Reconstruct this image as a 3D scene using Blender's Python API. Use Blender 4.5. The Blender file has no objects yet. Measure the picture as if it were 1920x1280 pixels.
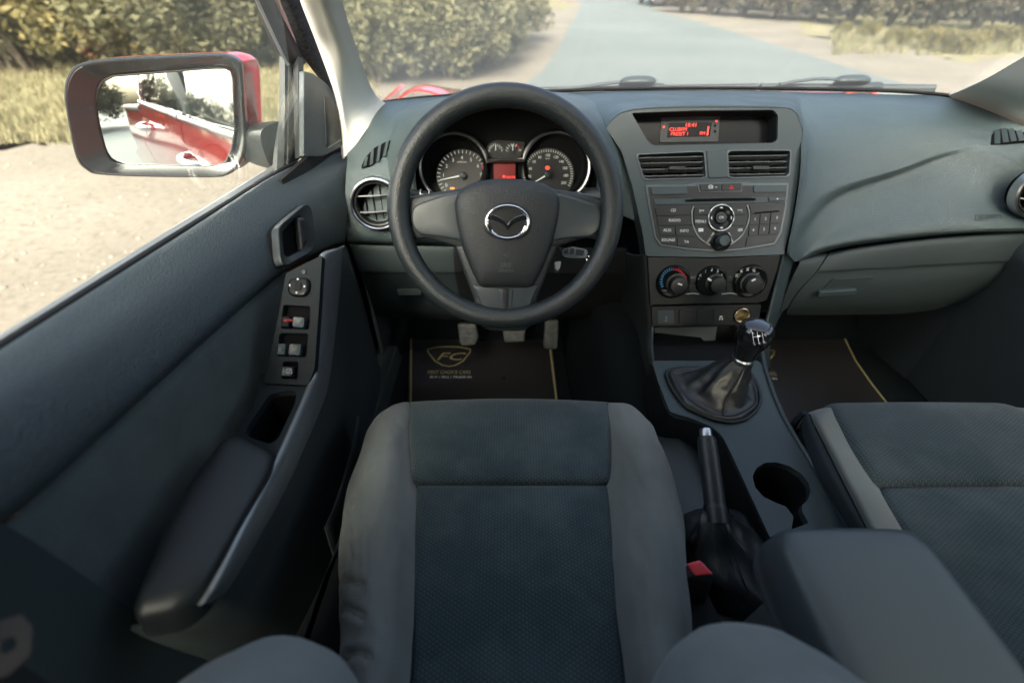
import bpy, bmesh, math, random
from mathutils import Vector, Matrix, noise
from mathutils.geometry import tessellate_polygon

# ------------------------------------------------------------------ camera, world, sun, exposure
scene = bpy.context.scene
COL = scene.collection
FPX = 853.0                                  # focal length in pixels of the 1920 px wide photograph
PITCH = math.radians(39.0)
CP, SP = math.cos(PITCH), math.sin(PITCH)
GROUND = -1.66                               # the eye is the origin, the ground lies 1.66 m below it

camd = bpy.data.cameras.new('camera')
camd.sensor_width = 36.0
camd.lens = FPX / 1920.0 * 36.0
camd.clip_start = 0.01
camd.clip_end = 2000.0
camd.dof.use_dof = True
camd.dof.focus_distance = 0.83
camd.dof.aperture_fstop = 2.1
cam = bpy.data.objects.new('camera', camd)
COL.objects.link(cam)
cam.location = (0, 0, 0)
cam.rotation_euler = (math.pi / 2 - PITCH, 0, 0)
scene.camera = cam

SUN_EL, SUN_AZ = math.radians(36), math.radians(186)     # azimuth clockwise from +Y
world = bpy.data.worlds.new('World')
scene.world = world
world.use_nodes = True
wn = world.node_tree
bg = wn.nodes['Background']
sky = wn.nodes.new('ShaderNodeTexSky')
sky.sky_type = 'NISHITA'
sky.sun_disc = False
sky.sun_elevation = SUN_EL
sky.sun_rotation = SUN_AZ
sky.air_density = 0.6
sky.ozone_density = 0.2
sky.dust_density = 9.0
tint = wn.nodes.new('ShaderNodeMixRGB')                 # a faintly green overcast sky
tint.blend_type = 'MULTIPLY'
tint.inputs[0].default_value = 1.0
tint.inputs[2].default_value = (0.97, 1.0, 0.955, 1)
wn.links.new(sky.outputs[0], tint.inputs[1])
wn.links.new(tint.outputs[0], bg.inputs[0])
bg.inputs[1].default_value = 0.15

sund = bpy.data.lights.new('sun', 'SUN')
sund.energy = 1.1
sund.angle = math.radians(20)
sund.color = (1.0, 0.99, 0.92)
sun = bpy.data.objects.new('sun', sund)
COL.objects.link(sun)
sdir = Vector((math.sin(SUN_AZ) * math.cos(SUN_EL), math.cos(SUN_AZ) * math.cos(SUN_EL), math.sin(SUN_EL)))
sun.rotation_euler = sdir.to_track_quat('Z', 'Y').to_euler()
sun.location = (0, -3, 6)

vs = scene.view_settings
vs.view_transform = 'Standard'
vs.look = 'None'
vs.exposure = 2.62
vs.gamma = 1.0
vs.use_curve_mapping = False
scene.render.engine = 'CYCLES'
cy = scene.cycles
cy.use_denoising = True
cy.max_bounces = 8
cy.diffuse_bounces = 5
cy.glossy_bounces = 4
cy.transparent_max_bounces = 16
cy.caustics_reflective = False
cy.caustics_refractive = False
cy.sample_clamp_indirect = 6.0

# ------------------------------------------------------------------ helpers: pixels of the photograph to points
def ray(px, py):
    x = (px - 960.0) / FPX
    y = (640.0 - py) / FPX
    return Vector((x, CP + y * SP, -SP + y * CP))
def PT(px, py, t): return ray(px, py) * t
def PX(px, py, X):
    r = ray(px, py); return r * (X / r.x)
def PY(px, py, Y):
    r = ray(px, py); return r * (Y / r.y)
def PZ(px, py, Z):
    r = ray(px, py); return r * (Z / r.z)

class Plane:
    """a flat frame in space: origin, right, up and a normal on the viewer's side"""
    def __init__(s, o, n, up=Vector((0, 0, 1))):
        s.o = o.copy(); s.n = n.normalized()
        s.u = up.cross(s.n).normalized(); s.v = s.n.cross(s.u).normalized()
    def hit(s, px, py):
        r = ray(px, py); return r * (s.o.dot(s.n) / r.dot(s.n))
    def uv(s, px, py):
        d = s.hit(px, py) - s.o; return (d.dot(s.u), d.dot(s.v))
    def at(s, u, v, w=0.0): return s.o + s.u * u + s.v * v + s.n * w
    def up_by(s, w): return Plane(s.o + s.n * w, s.n, s.v)
def plane3(a, b, c, up=Vector((0, 0, 1))):
    n = (b - a).cross(c - a).normalized()
    if n.dot(-a) < 0: n = -n
    return Plane(a, n, up)
def plane_yy(px, py0, Y0, py1, Y1):
    a = PY(px, py0, Y0); b = PY(px, py1, Y1)
    return plane3((a + b) / 2, a, (a + b) / 2 + Vector((1, 0, 0)))

# ------------------------------------------------------------------ helpers: objects
def world_loc(o):
    v = Vector((0, 0, 0))
    while o is not None:
        v += o.location; o = o.parent
    return v
def thing(name, label, cat, loc=(0, 0, 0), group=None):
    o = bpy.data.objects.new(name, None)
    COL.objects.link(o)
    o.empty_display_size = 0.05
    o.location = loc
    o['label'] = label; o['category'] = cat
    if group: o['group'] = group
    return o
def tag(o, label=None, cat=None, group=None, kind=None):
    if label: o['label'] = label
    if cat: o['category'] = cat
    if group: o['group'] = group
    if kind: o['kind'] = kind
    return o
def thicken(me, th):
    """give a sheet its thickness on the far side, with a crisp rim"""
    me.update()
    co = [v.co.copy() for v in me.vertices]; nr = [v.normal.copy() for v in me.vertices]
    fs = [tuple(p.vertices) for p in me.polygons]
    N = len(co); V = co + [c - n * th for c, n in zip(co, nr)]
    F2 = fs + [tuple(i + N for i in f)[::-1] for f in fs]
    cnt = {}
    for f in fs:
        for i in range(len(f)):
            a, b = f[i], f[(i + 1) % len(f)]
            cnt[(min(a, b), max(a, b))] = cnt.get((min(a, b), max(a, b)), 0) + 1
    for f in fs:
        for i in range(len(f)):
            a, b = f[i], f[(i + 1) % len(f)]
            if cnt[(min(a, b), max(a, b))] == 1: F2.append((b, a, a + N, b + N))
    return mesh_from(V, F2)
def finish(name, me, m, parent=None, smooth=True, sharp=40, bevel=0.0, solid=0.0, kind=None, segs=2):
    if solid: me = thicken(me, solid)
    me.validate(); me.update()
    if smooth:
        me.polygons.foreach_set('use_smooth', [True] * len(me.polygons))
        me.set_sharp_from_angle(angle=math.radians(sharp))
    if isinstance(m, (list, tuple)):
        for x in m: me.materials.append(x)
    else:
        me.materials.append(m)
    o = bpy.data.objects.new(name, me)
    COL.objects.link(o)
    if parent is not None:
        o.parent = parent
        o.location = -world_loc(parent)
    if bevel:
        md = o.modifiers.new('edge', 'BEVEL'); md.width = bevel; md.segments = segs
        md.limit_method = 'ANGLE'; md.angle_limit = math.radians(38); md.harden_normals = True
    if kind: o['kind'] = kind
    return o
def mesh_from(verts, faces, recalc=False):
    me = bpy.data.meshes.new('m')
    me.from_pydata([tuple(v) for v in verts], [], faces)
    if recalc:
        b = bmesh.new(); b.from_mesh(me)
        bmesh.ops.recalc_face_normals(b, faces=b.faces)
        b.to_mesh(me); b.free()
    return me
def cr(p0, p1, p2, p3, t):
    return 0.5 * ((2 * p1) + (p2 - p0) * t + (2 * p0 - 5 * p1 + 4 * p2 - p3) * t * t + (3 * p1 - p0 - 3 * p2 + p3) * t ** 3)
def curve(pts, n, closed=False):
    P = [Vector(p) for p in pts]
    L = len(P); out = []
    if closed:
        for i in range(L):
            for k in range(n): out.append(cr(P[i - 1], P[i], P[(i + 1) % L], P[(i + 2) % L], k / n))
        return out
    for i in range(L - 1):
        a = P[i - 1] if i else P[0] * 2 - P[1]
        d = P[i + 2] if i + 2 < L else P[-1] * 2 - P[-2]
        for k in range(n): out.append(cr(a, P[i], P[i + 1], d, k / n))
    out.append(P[-1].copy())
    return out
def upgrid(rows, n, m, closed=False):
    R = [curve(r, m, closed) for r in rows]
    cols = [curve([r[j] for r in R], n) for j in range(len(R[0]))]
    return [[c[i] for c in cols] for i in range(len(cols[0]))]
def grid_mesh(G, closed=False):
    h, w = len(G), len(G[0])
    verts = [v for r in G for v in r]
    faces = []
    for i in range(h - 1):
        for j in range(w if closed else w - 1):
            k = (j + 1) % w
            faces.append((i * w + j, i * w + k, (i + 1) * w + k, (i + 1) * w + j))
    return verts, faces
def patch(name, rows, m, parent, n=6, mm=6, solid=0.004, bevel=0.0, sharp=60, kind=None, face=None, crease=None):
    """a smooth sheet through a net of points, given thickness on its far side"""
    G = upgrid(rows, n, mm)
    verts, faces = grid_mesh(G)
    me = mesh_from(verts, faces)
    eye = Vector(face) if face is not None else Vector((0, 0, 0))
    s = sum(p.normal.dot(eye - p.center) * p.area for p in me.polygons)
    if s < 0: me.flip_normals()
    if crease:
        amp, fx, fy = crease
        me.update()
        for v in me.vertices:
            q = Vector((v.co.x * fx, v.co.y * fy, v.co.z * 6))
            v.co += v.normal * (amp * (noise.noise(q) + 0.5 * noise.noise(q * 2.3 + Vector((7, 3, 1)))))
    return finish(name, me, m, parent, solid=solid, bevel=bevel, sharp=sharp, kind=kind)
def loft(name, rings, m, parent, n=4, mm=4, cap=True, sharp=60, bevel=0.0, kind=None, crease=None):
    """closed rings of points joined to one skin"""
    G = upgrid(rings, n, mm, closed=True)
    verts, faces = grid_mesh(G, True)
    w = len(G[0])
    if cap:
        faces.append(tuple(range(w))[::-1])
        b = (len(G) - 1) * w
        faces.append(tuple(range(b, b + w)))
    me = mesh_from(verts, faces, True)
    if crease:
        amp, fx, fy = crease
        me.update()
        for v in me.vertices:
            q = Vector((v.co.x * fx, v.co.y * fy, v.co.z * fx * 0.6))
            v.co += v.normal * (amp * (noise.noise(q) + 0.5 * noise.noise(q * 2.3)))
    return finish(name, me, m, parent, sharp=sharp, bevel=bevel, kind=kind)
def frame_at(d, up=Vector((0, 0, 1))):
    d = d.normalized()
    if abs(d.dot(up)) > 0.95: up = Vector((0, 1, 0))
    a = up.cross(d).normalized(); return a, d.cross(a).normalized()
def tube_data(path, rad, k=10, closed=False, flat=1.0, up=Vector((0, 0, 1))):
    n = len(path); verts = []; faces = []
    for i, p in enumerate(path):
        if closed: d = path[(i + 1) % n] - path[i - 1]
        else: d = path[min(i + 1, n - 1)] - path[max(i - 1, 0)]
        a, b = frame_at(d, up)
        r = rad[i] if isinstance(rad, (list, tuple)) else rad
        for j in range(k):
            t = 2 * math.pi * j / k
            verts.append(p + a * (r * math.cos(t)) + b * (r * flat * math.sin(t)))
    for i in range(n if closed else n - 1):
        i2 = (i + 1) % n
        for j in range(k):
            j2 = (j + 1) % k
            faces.append((i * k + j, i * k + j2, i2 * k + j2, i2 * k + j))
    if not closed:
        faces.append(tuple(range(k))[::-1]); faces.append(tuple(range((n - 1) * k, n * k)))
    return verts, faces
def tube(name, path, rad, m, parent, k=10, closed=False, flat=1.0, up=Vector((0, 0, 1)), kind=None):
    v, f = tube_data(path, rad, k, closed, flat, up)
    return finish(name, mesh_from(v, f, True), m, parent, kind=kind)
def lathe(name, o, axis, prof, m, parent, k=32, up=Vector((0, 0, 1)), cap=True, sharp=35, kind=None, squash=1.0):
    """prof: (radius, height along the axis) from the outside back to the front"""
    a, b = frame_at(axis, up); ax = axis.normalized()
    verts = []; faces = []
    for r, h in prof:
        for j in range(k):
            t = 2 * math.pi * j / k
            verts.append(o + a * (r * math.cos(t)) + b * (r * squash * math.sin(t)) + ax * h)
    for i in range(len(prof) - 1):
        for j in range(k):
            j2 = (j + 1) % k
            faces.append((i * k + j, i * k + j2, (i + 1) * k + j2, (i + 1) * k + j))
    if cap:
        faces.append(tuple(range(k))[::-1]); faces.append(tuple(range((len(prof) - 1) * k, len(prof) * k)))
    return finish(name, mesh_from(verts, faces, True), m, parent, sharp=sharp, kind=kind)
def rpoly(pts, r, seg=4):
    """2-D outline with rounded corners"""
    out = []; n = len(pts)
    P = [Vector((p[0], p[1])) for p in pts]
    for i in range(n):
        a, b, c = P[i - 1], P[i], P[(i + 1) % n]
        d1, d2 = a - b, c - b
        l1, l2 = d1.length, d2.length
        if l1 < 1e-9 or l2 < 1e-9: continue
        d1 /= l1; d2 /= l2
        q = min(r, l1 * 0.48, l2 * 0.48)
        if q < 1e-6: out.append(b); continue
        p0, p2 = b + d1 * q, b + d2 * q
        for k in range(seg + 1):
            t = k / seg
            out.append(p0 * (1 - t) ** 2 + b * (2 * t * (1 - t)) + p2 * t * t)
    return out
def circle_pix(cx, cy, rx, ry=None, n=32, a0=0, a1=360):
    ry = ry or rx
    e = 1 if abs(a1 - a0) < 359.9 else 0
    return [(cx + rx * math.cos(math.radians(a0 + (a1 - a0) * i / (n - e))), cy - ry * math.sin(math.radians(a0 + (a1 - a0) * i / (n - e)))) for i in range(n)]
def plate(name, pl, pix, depth, m, parent, lift=0.0, r=0.002, holes=(), hr=None, bevel=0.0007, seg=4, kind=None, uv=False, segs=2):
    """a flat plate of real thickness on a plane, outline given in photo pixels, with openings cut through"""
    cv = (lambda L: [Vector(p) for p in L]) if uv else (lambda L: [Vector(pl.uv(*p)) for p in L])
    loops = [rpoly(cv(pix), r, seg)] + [rpoly(cv(h), hr if hr is not None else r, seg) for h in holes]
    flat = [p for L in loops for p in L]
    N = len(flat)
    verts = [pl.at(p.x, p.y, lift) for p in flat] + [pl.at(p.x, p.y, lift - depth) for p in flat]
    if holes:
        tris = tessellate_polygon([[Vector((p.x, p.y, 0)) for p in L] for L in loops])
        faces = [tuple(t) for t in tris] + [tuple(i + N for i in t)[::-1] for t in tris]
    else:
        faces = [tuple(range(N)), tuple(range(N, 2 * N))[::-1]]
    b = 0
    for L in loops:
        k = len(L)
        for i in range(k):
            j = (i + 1) % k
            faces.append((b + i, b + j, b + j + N, b + i + N))
        b += k
    return finish(name, mesh_from(verts, faces, True), m, parent, sharp=35, bevel=bevel, kind=kind, segs=segs)
DOME = [(1.0, 0.0), (0.985, 0.45), (0.95, 0.75), (0.88, 0.92), (0.7, 0.98), (0.4, 1.0), (0.02, 1.0)]
def dome(name, pl, pix, h, m, parent, lift=0.0, r=0.004, prof=DOME, skirt=0.0, seg=4, uv=False, c=None, kind=None, n=0, sharp=60):
    """a pillow shape on a plane: the outline drawn in towards its middle while it rises"""
    P = [Vector(p) for p in pix] if uv else [Vector(pl.uv(*p)) for p in pix]
    P = rpoly(P, r, seg)
    c = Vector(c) if c else sum(P, Vector((0, 0))) / len(P)
    prof = list(prof)
    if skirt: prof = [(1.0, -skirt / h)] + prof
    verts = []; faces = []; k = len(P)
    for s, z in prof:
        for p in P:
            q = c + (p - c) * s
            verts.append(pl.at(q.x, q.y, lift + z * h))
    for i in range(len(prof) - 1):
        for j in range(k):
            j2 = (j + 1) % k
            faces.append((i * k + j, i * k + j2, (i + 1) * k + j2, (i + 1) * k + j))
    faces.append(tuple(range((len(prof) - 1) * k, len(prof) * k)))
    faces.append(tuple(range(k))[::-1])
    return finish(name, mesh_from(verts, faces, True), m, parent, sharp=sharp, kind=kind)
def ringplate(name, pl, outer, inner, depth, m, parent, lift=0.0, N=48, bevel=0.0006, din=0.0, r=0.0, kind=None):
    """a closed rim between two outlines; din sinks the inner edge (a funnel)"""
    def res(pix):
        P = rpoly([Vector(pl.uv(*p)) for p in pix], r, 4) if r else [Vector(pl.uv(*p)) for p in pix]
        c = sum(P, Vector((0, 0))) / len(P)
        out = []
        for i in range(N):
            a = 2 * math.pi * i / N; d = Vector((math.cos(a), math.sin(a))); best = None
            for k in range(len(P)):
                p, q = P[k] - c, P[(k + 1) % len(P)] - c
                e = q - p; den = d.x * e.y - d.y * e.x
                if abs(den) < 1e-12: continue
                t = (p.x * e.y - p.y * e.x) / den; s = (p.x * d.y - p.y * d.x) / den
                if t > 0 and -1e-6 <= s <= 1 + 1e-6 and (best is None or t > best): best = t
            out.append(c + d * (best or 0))
        return out
    A, B = res(outer), res(inner)
    verts = [pl.at(p.x, p.y, lift) for p in A] + [pl.at(p.x, p.y, lift - din) for p in B] + \
            [pl.at(p.x, p.y, lift - din - depth) for p in B] + [pl.at(p.x, p.y, lift - depth - din) for p in A]
    faces = []
    for s in range(4):
        for i in range(N):
            j = (i + 1) % N; a, b = s * N, ((s + 1) % 4) * N
            faces.append((a + i, a + j, b + j, b + i))
    return finish(name, mesh_from(verts, faces, True), m, parent, sharp=35, bevel=bevel, kind=kind)
def text(s, pl, px, py, hpx, m, parent, name='lettering', lift=0.0006, rot=0.0, sx=1.0, shear=0.0, bold=0.0, extrude=0.0):
    """printed characters lying on a surface"""
    cu = bpy.data.curves.new('t', 'FONT')
    cu.body = s; cu.align_x = 'CENTER'; cu.align_y = 'CENTER'; cu.size = 1.0; cu.offset = bold; cu.shear = shear
    cu.resolution_u = 2
    to = bpy.data.objects.new('t', cu)
    me = bpy.data.meshes.new_from_object(to)
    bpy.data.objects.remove(to); bpy.data.curves.remove(cu)
    a, b = Vector(pl.uv(px, py - hpx / 2)), Vector(pl.uv(px, py + hpx / 2))
    k = (a - b).length / 0.70
    c = Vector(pl.uv(px, py)); ca, sa = math.cos(math.radians(rot)), math.sin(math.radians(rot))
    for v in me.vertices:
        x, y = v.co.x * k * sx, v.co.y * k
        v.co = pl.at(c.x + x * ca - y * sa, c.y + x * sa + y * ca, lift)
    return finish(name, me, m, parent, smooth=False)
def strokes(name, pl, lines, wpx, m, parent, lift=0.0006, h=0.0003, kind=None):
    """printed line work: each entry a polyline in photo pixels"""
    verts = []; faces = []
    for L in lines:
        P = [Vector(pl.uv(*p)) for p in L]
        a, b = Vector(pl.uv(*L[0])), Vector(pl.uv(L[0][0] + 1, L[0][1]))
        w = (a - b).length * wpx / 2
        base = len(verts)
        for i, p in enumerate(P):
            d = P[min(i + 1, len(P) - 1)] - P[max(i - 1, 0)]
            d = d.normalized() if d.length > 1e-9 else Vector((1, 0))
            nrm = Vector((-d.y, d.x)) * w
            for q, z in ((p + nrm, lift + h), (p - nrm, lift + h)):
                verts.append(pl.at(q.x, q.y, z))
        for i in range(len(P) - 1):
            k = base + i * 2
            faces.append((k, k + 1, k + 3, k + 2))
    return finish(name, mesh_from(verts, faces), m, parent, smooth=False, kind=kind)
def box_between(name, c, sx, sy, sz, m, parent, rot=None, bevel=0.002, kind=None):
    verts = [Vector((x * sx / 2, y * sy / 2, z * sz / 2)) for x in (-1, 1) for y in (-1, 1) for z in (-1, 1)]
    if rot is not None: verts = [rot @ v for v in verts]
    verts = [v + Vector(c) for v in verts]
    faces = [(0, 1, 3, 2), (4, 6, 7, 5), (0, 4, 5, 1), (2, 3, 7, 6), (0, 2, 6, 4), (1, 5, 7, 3)]
    return finish(name, mesh_from(verts, faces, True), m, parent, bevel=bevel, kind=kind)

# ------------------------------------------------------------------ materials
def new_mat(name):
    m = bpy.data.materials.new(name); m.use_nodes = True
    nt = m.node_tree
    return m, nt, nt.nodes['Principled BSDF']
def mat(name, col, rough=0.5, spec=0.5, metal=0.0, bump=None, var=0.0, vscale=6.0, coat=0.0, rvar=0.0, col2=None, sheen=0.0):
    """bump = (scale, strength, distance, kind)"""
    m, nt, b = new_mat(name)
    N, L = nt.nodes, nt.links
    b.inputs['Base Color'].default_value = (*col, 1)
    b.inputs['Roughness'].default_value = rough
    b.inputs['Specular IOR Level'].default_value = spec
    b.inputs['Metallic'].default_value = metal
    if coat: b.inputs['Coat Weight'].default_value = coat; b.inputs['Coat Roughness'].default_value = 0.05
    if sheen: b.inputs['Sheen Weight'].default_value = sheen; b.inputs['Sheen Roughness'].default_value = 0.5
    tc = N.new('ShaderNodeTexCoord')
    if var or rvar:
        nz = N.new('ShaderNodeTexNoise'); nz.inputs['Scale'].default_value = vscale; nz.inputs['Detail'].default_value = 5
        L.new(tc.outputs['Object'], nz.inputs['Vector'])
        if var:
            rp = N.new('ShaderNodeValToRGB')
            c2 = col2 or tuple(min(1, c * (1 + var)) for c in col); c1 = tuple(c * (1 - var) for c in col) if not col2 else col
            rp.color_ramp.elements[0].position = 0.3; rp.color_ramp.elements[1].position = 0.7
            rp.color_ramp.elements[0].color = (*c1, 1); rp.color_ramp.elements[1].color = (*c2, 1)
            L.new(nz.outputs['Fac'], rp.inputs['Fac']); L.new(rp.outputs['Color'], b.inputs['Base Color'])
        if rvar:
            mr = N.new('ShaderNodeMapRange'); mr.inputs['From Min'].default_value = 0.3; mr.inputs['From Max'].default_value = 0.7
            mr.inputs['To Min'].default_value = max(0.02, rough - rvar); mr.inputs['To Max'].default_value = min(1, rough + rvar)
            L.new(nz.outputs['Fac'], mr.inputs['Value']); L.new(mr.outputs['Result'], b.inputs['Roughness'])
    if bump:
        sc, st, di, kind = bump
        if kind == 'voronoi':
            t = N.new('ShaderNodeTexVoronoi'); t.feature = 'DISTANCE_TO_EDGE'; out = t.outputs['Distance']
            t.inputs['Scale'].default_value = sc
            mrr = N.new('ShaderNodeMapRange'); mrr.inputs['From Max'].default_value = 0.25
            L.new(out, mrr.inputs['Value']); out = mrr.outputs['Result']
        elif kind == 'brick':
            t = N.new('ShaderNodeTexBrick'); out = t.outputs['Fac']
            t.inputs['Scale'].default_value = sc; t.inputs['Mortar Size'].default_value = 0.09; t.inputs['Mortar Smooth'].default_value = 1.0
            t.inputs['Brick Width'].default_value = 0.55; t.inputs['Row Height'].default_value = 0.5
        else:
            t = N.new('ShaderNodeTexNoise'); t.inputs['Scale'].default_value = sc; t.inputs['Detail'].default_value = 3; out = t.outputs['Fac']
        L.new(tc.outputs['Object'], t.inputs['Vector'])
        bp = N.new('ShaderNodeBump'); bp.inputs['Strength'].default_value = st; bp.inputs['Distance'].default_value = di
        if kind == 'brick': bp.invert = True
        L.new(out, bp.inputs['Height']); L.new(bp.outputs['Normal'], b.inputs['Normal'])
    return m
def emit(name, col, strength):
    m, nt, b = new_mat(name)
    b.inputs['Base Color'].default_value = (*[c * 0.3 for c in col], 1)
    b.inputs['Emission Color'].default_value = (*col, 1); b.inputs['Emission Strength'].default_value = strength
    return m
def clear_glass(name, tint=(0.93, 0.96, 0.95), refl=0.05, film=0.0, filmcol=(0.8, 0.8, 0.75)):
    """thin pane: lets light through, mirrors a little, may carry a film of dust that puts in a milky haze"""
    m = bpy.data.materials.new(name); m.use_nodes = True
    nt = m.node_tree; N, L = nt.nodes, nt.links
    N.remove(N['Principled BSDF'])
    out = N['Material Output']
    tr = N.new('ShaderNodeBsdfTransparent'); tr.inputs[0].default_value = (*tint, 1)
    gl = N.new('ShaderNodeBsdfGlossy'); gl.inputs['Roughness'].default_value = 0.0
    lw = N.new('ShaderNodeLayerWeight'); lw.inputs['Blend'].default_value = 0.5
    pw = N.new('ShaderNodeMath'); pw.operation = 'POWER'; pw.inputs[1].default_value = 4.2; L.new(lw.outputs['Facing'], pw.inputs[0])
    fr = N.new('ShaderNodeMath'); fr.operation = 'MULTIPLY_ADD'; fr.inputs[1].default_value = 0.95; fr.inputs[2].default_value = refl * 0.5
    L.new(pw.outputs[0], fr.inputs[0])
    mx = N.new('ShaderNodeMixShader'); L.new(fr.outputs[0], mx.inputs[0]); L.new(tr.outputs[0], mx.inputs[1]); L.new(gl.outputs[0], mx.inputs[2])
    last = mx
    if film:  # pale layer mixed in as a milky veil over the view outside
        df = N.new('ShaderNodeBsdfDiffuse'); df.inputs[0].default_value = (*filmcol, 1)
        tl = N.new('ShaderNodeBsdfTranslucent'); tl.inputs[0].default_value = (*filmcol, 1)
        ad = N.new('ShaderNodeMixShader'); ad.inputs[0].default_value = 0.5
        L.new(df.outputs[0], ad.inputs[1]); L.new(tl.outputs[0], ad.inputs[2])
        m2 = N.new('ShaderNodeMixShader')
        nz = N.new('ShaderNodeTexNoise'); nz.inputs['Scale'].default_value = 3.0; nz.inputs['Detail'].default_value = 6
        tc = N.new('ShaderNodeTexCoord'); L.new(tc.outputs['Object'], nz.inputs['Vector'])
        mr = N.new('ShaderNodeMapRange'); mr.inputs['To Min'].default_value = film * 0.6; mr.inputs['To Max'].default_value = film * 1.4
        mr.inputs['From Min'].default_value = 0.3; mr.inputs['From Max'].default_value = 0.7
        L.new(nz.outputs['Fac'], mr.inputs['Value']); L.new(mr.outputs['Result'], m2.inputs[0])
        L.new(mx.outputs[0], m2.inputs[1]); L.new(ad.outputs[0], m2.inputs[2]); last = m2
    L.new(last.outputs[0], out.inputs['Surface'])
    return m

GRAIN = (420, 0.25, 0.0012, 'noise')
M_dash = mat('dash_grained_plastic', (0.055, 0.078, 0.083), 0.37, 0.55, bump=(330, 0.42, 0.0016, 'voronoi'), rvar=0.06, vscale=9, var=0.06)
M_satin = mat('satin_panel_plastic', (0.036, 0.051, 0.056), 0.40, 0.34, rvar=0.05, vscale=14, bump=(900, 0.06, 0.0004, 'noise'))
M_lower = mat('lower_dash_plastic', (0.028, 0.040, 0.042), 0.6, 0.35, rvar=0.05, bump=(700, 0.12, 0.0006, 'noise'))
M_black = mat('black_plastic', (0.010, 0.012, 0.013), 0.42, 0.45, bump=(900, 0.08, 0.0004, 'noise'), rvar=0.06, vscale=20)
M_piano = mat('smooth_black_panel', (0.006, 0.007, 0.008), 0.22, 0.14, rvar=0.05, vscale=12)
M_dark = mat('matt_black_plastic', (0.008, 0.009, 0.010), 0.75, 0.2)
M_void = mat('duct_black', (0.004, 0.004, 0.005), 0.9, 0.1)
M_rim = mat('wheel_grained_rubber', (0.020, 0.026, 0.028), 0.36, 0.55, bump=(400, 0.6, 0.0016, 'noise'))
M_pad = mat('airbag_cover_plastic', (0.020, 0.024, 0.026), 0.44, 0.5, bump=(420, 0.6, 0.0015, 'noise'))
M_spoke = mat('spoke_satin_plastic', (0.042, 0.053, 0.058), 0.32, 0.5, bump=(1200, 0.05, 0.0003, 'noise'))
M_chrome = mat('chrome', (0.80, 0.81, 0.82), 0.08, 0.5, metal=1.0)
M_silver = mat('satin_silver', (0.50, 0.51, 0.52), 0.28, 0.5, metal=1.0)
M_silverdk = mat('brushed_dark_silver', (0.22, 0.235, 0.24), 0.42, 0.5, metal=0.6, rvar=0.05, vscale=25)
M_brass = mat('socket_metal', (0.45, 0.38, 0.26), 0.3, 0.5, metal=1.0, var=0.3, vscale=60)
M_soft = mat('door_soft_plastic', (0.037, 0.050, 0.055), 0.40, 0.5, bump=(330, 0.38, 0.0014, 'voronoi'), rvar=0.06)
M_doorlow = mat('door_lower_plastic', (0.040, 0.050, 0.051), 0.52, 0.4, bump=(320, 0.4, 0.0016, 'noise'), var=0.1)
M_leather = mat('armrest_leather', (0.008, 0.011, 0.0125), 0.46, 0.42, bump=(420, 0.16, 0.0008, 'voronoi'))
M_lid = mat('console_lid_plastic', (0.044, 0.056, 0.060), 0.45, 0.45, bump=(700, 0.12, 0.0006, 'noise'), rvar=0.05)
M_buckle = mat('buckle_black_plastic', (0.040, 0.045, 0.046), 0.4, 0.5)
M_handle = mat('door_handle_plastic', (0.020, 0.026, 0.029), 0.4, 0.45)
M_boot = mat('boot_leather', (0.016, 0.019, 0.020), 0.38, 0.5, bump=(500, 0.35, 0.001, 'noise'))
M_doorcloth = mat('door_insert_cloth', (0.085, 0.104, 0.100), 0.9, 0.15, bump=(450, 0.5, 0.0014, 'noise'), var=0.10, vscale=30, sheen=0.1)
def hex_cloth(name, col, col2, pitch):
    m, nt, b = new_mat(name); N, L = nt.nodes, nt.links
    b.inputs['Roughness'].default_value = 0.85; b.inputs['Specular IOR Level'].default_value = 0.18
    b.inputs['Sheen Weight'].default_value = 0.2; b.inputs['Sheen Roughness'].default_value = 0.5
    tc = N.new('ShaderNodeTexCoord'); acc = None
    for a in (0, 60, 120):
        k = 2 * math.pi / pitch / 0.866
        dt = N.new('ShaderNodeVectorMath'); dt.operation = 'DOT_PRODUCT'
        dt.inputs[1].default_value = (k * math.cos(math.radians(a)), k * math.sin(math.radians(a)), 0)
        L.new(tc.outputs['Object'], dt.inputs[0])
        co = N.new('ShaderNodeMath'); co.operation = 'COSINE'; L.new(dt.outputs['Value'], co.inputs[0])
        if acc is None: acc = co
        else:
            ad = N.new('ShaderNodeMath'); L.new(acc.outputs[0], ad.inputs[0]); L.new(co.outputs[0], ad.inputs[1]); acc = ad
    mr = N.new('ShaderNodeMapRange'); mr.inputs['From Min'].default_value = -1.5; mr.inputs['From Max'].default_value = 1.2
    L.new(acc.outputs[0], mr.inputs['Value'])
    nz = N.new('ShaderNodeTexNoise'); nz.inputs['Scale'].default_value = 7; nz.inputs['Detail'].default_value = 6; nz.inputs['Roughness'].default_value = 0.65
    L.new(tc.outputs['Object'], nz.inputs['Vector'])
    rp = N.new('ShaderNodeValToRGB'); rp.color_ramp.elements[0].position = 0.46; rp.color_ramp.elements[1].position = 0.80
    rp.color_ramp.elements[0].color = (*col, 1); rp.color_ramp.elements[1].color = (*col2, 1)
    L.new(nz.outputs['Fac'], rp.inputs['Fac'])
    dk = N.new('ShaderNodeMixRGB'); dk.blend_type = 'MULTIPLY'; dk.inputs[0].default_value = 0.38
    L.new(rp.outputs['Color'], dk.inputs[1]); L.new(mr.outputs['Result'], dk.inputs[2]); L.new(dk.outputs['Color'], b.inputs['Base Color'])
    bp = N.new('ShaderNodeBump'); bp.inputs['Strength'].default_value = 0.5; bp.inputs['Distance'].default_value = 0.0012
    L.new(mr.outputs['Result'], bp.inputs['Height']); L.new(bp.outputs['Normal'], b.inputs['Normal'])
    return m
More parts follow.
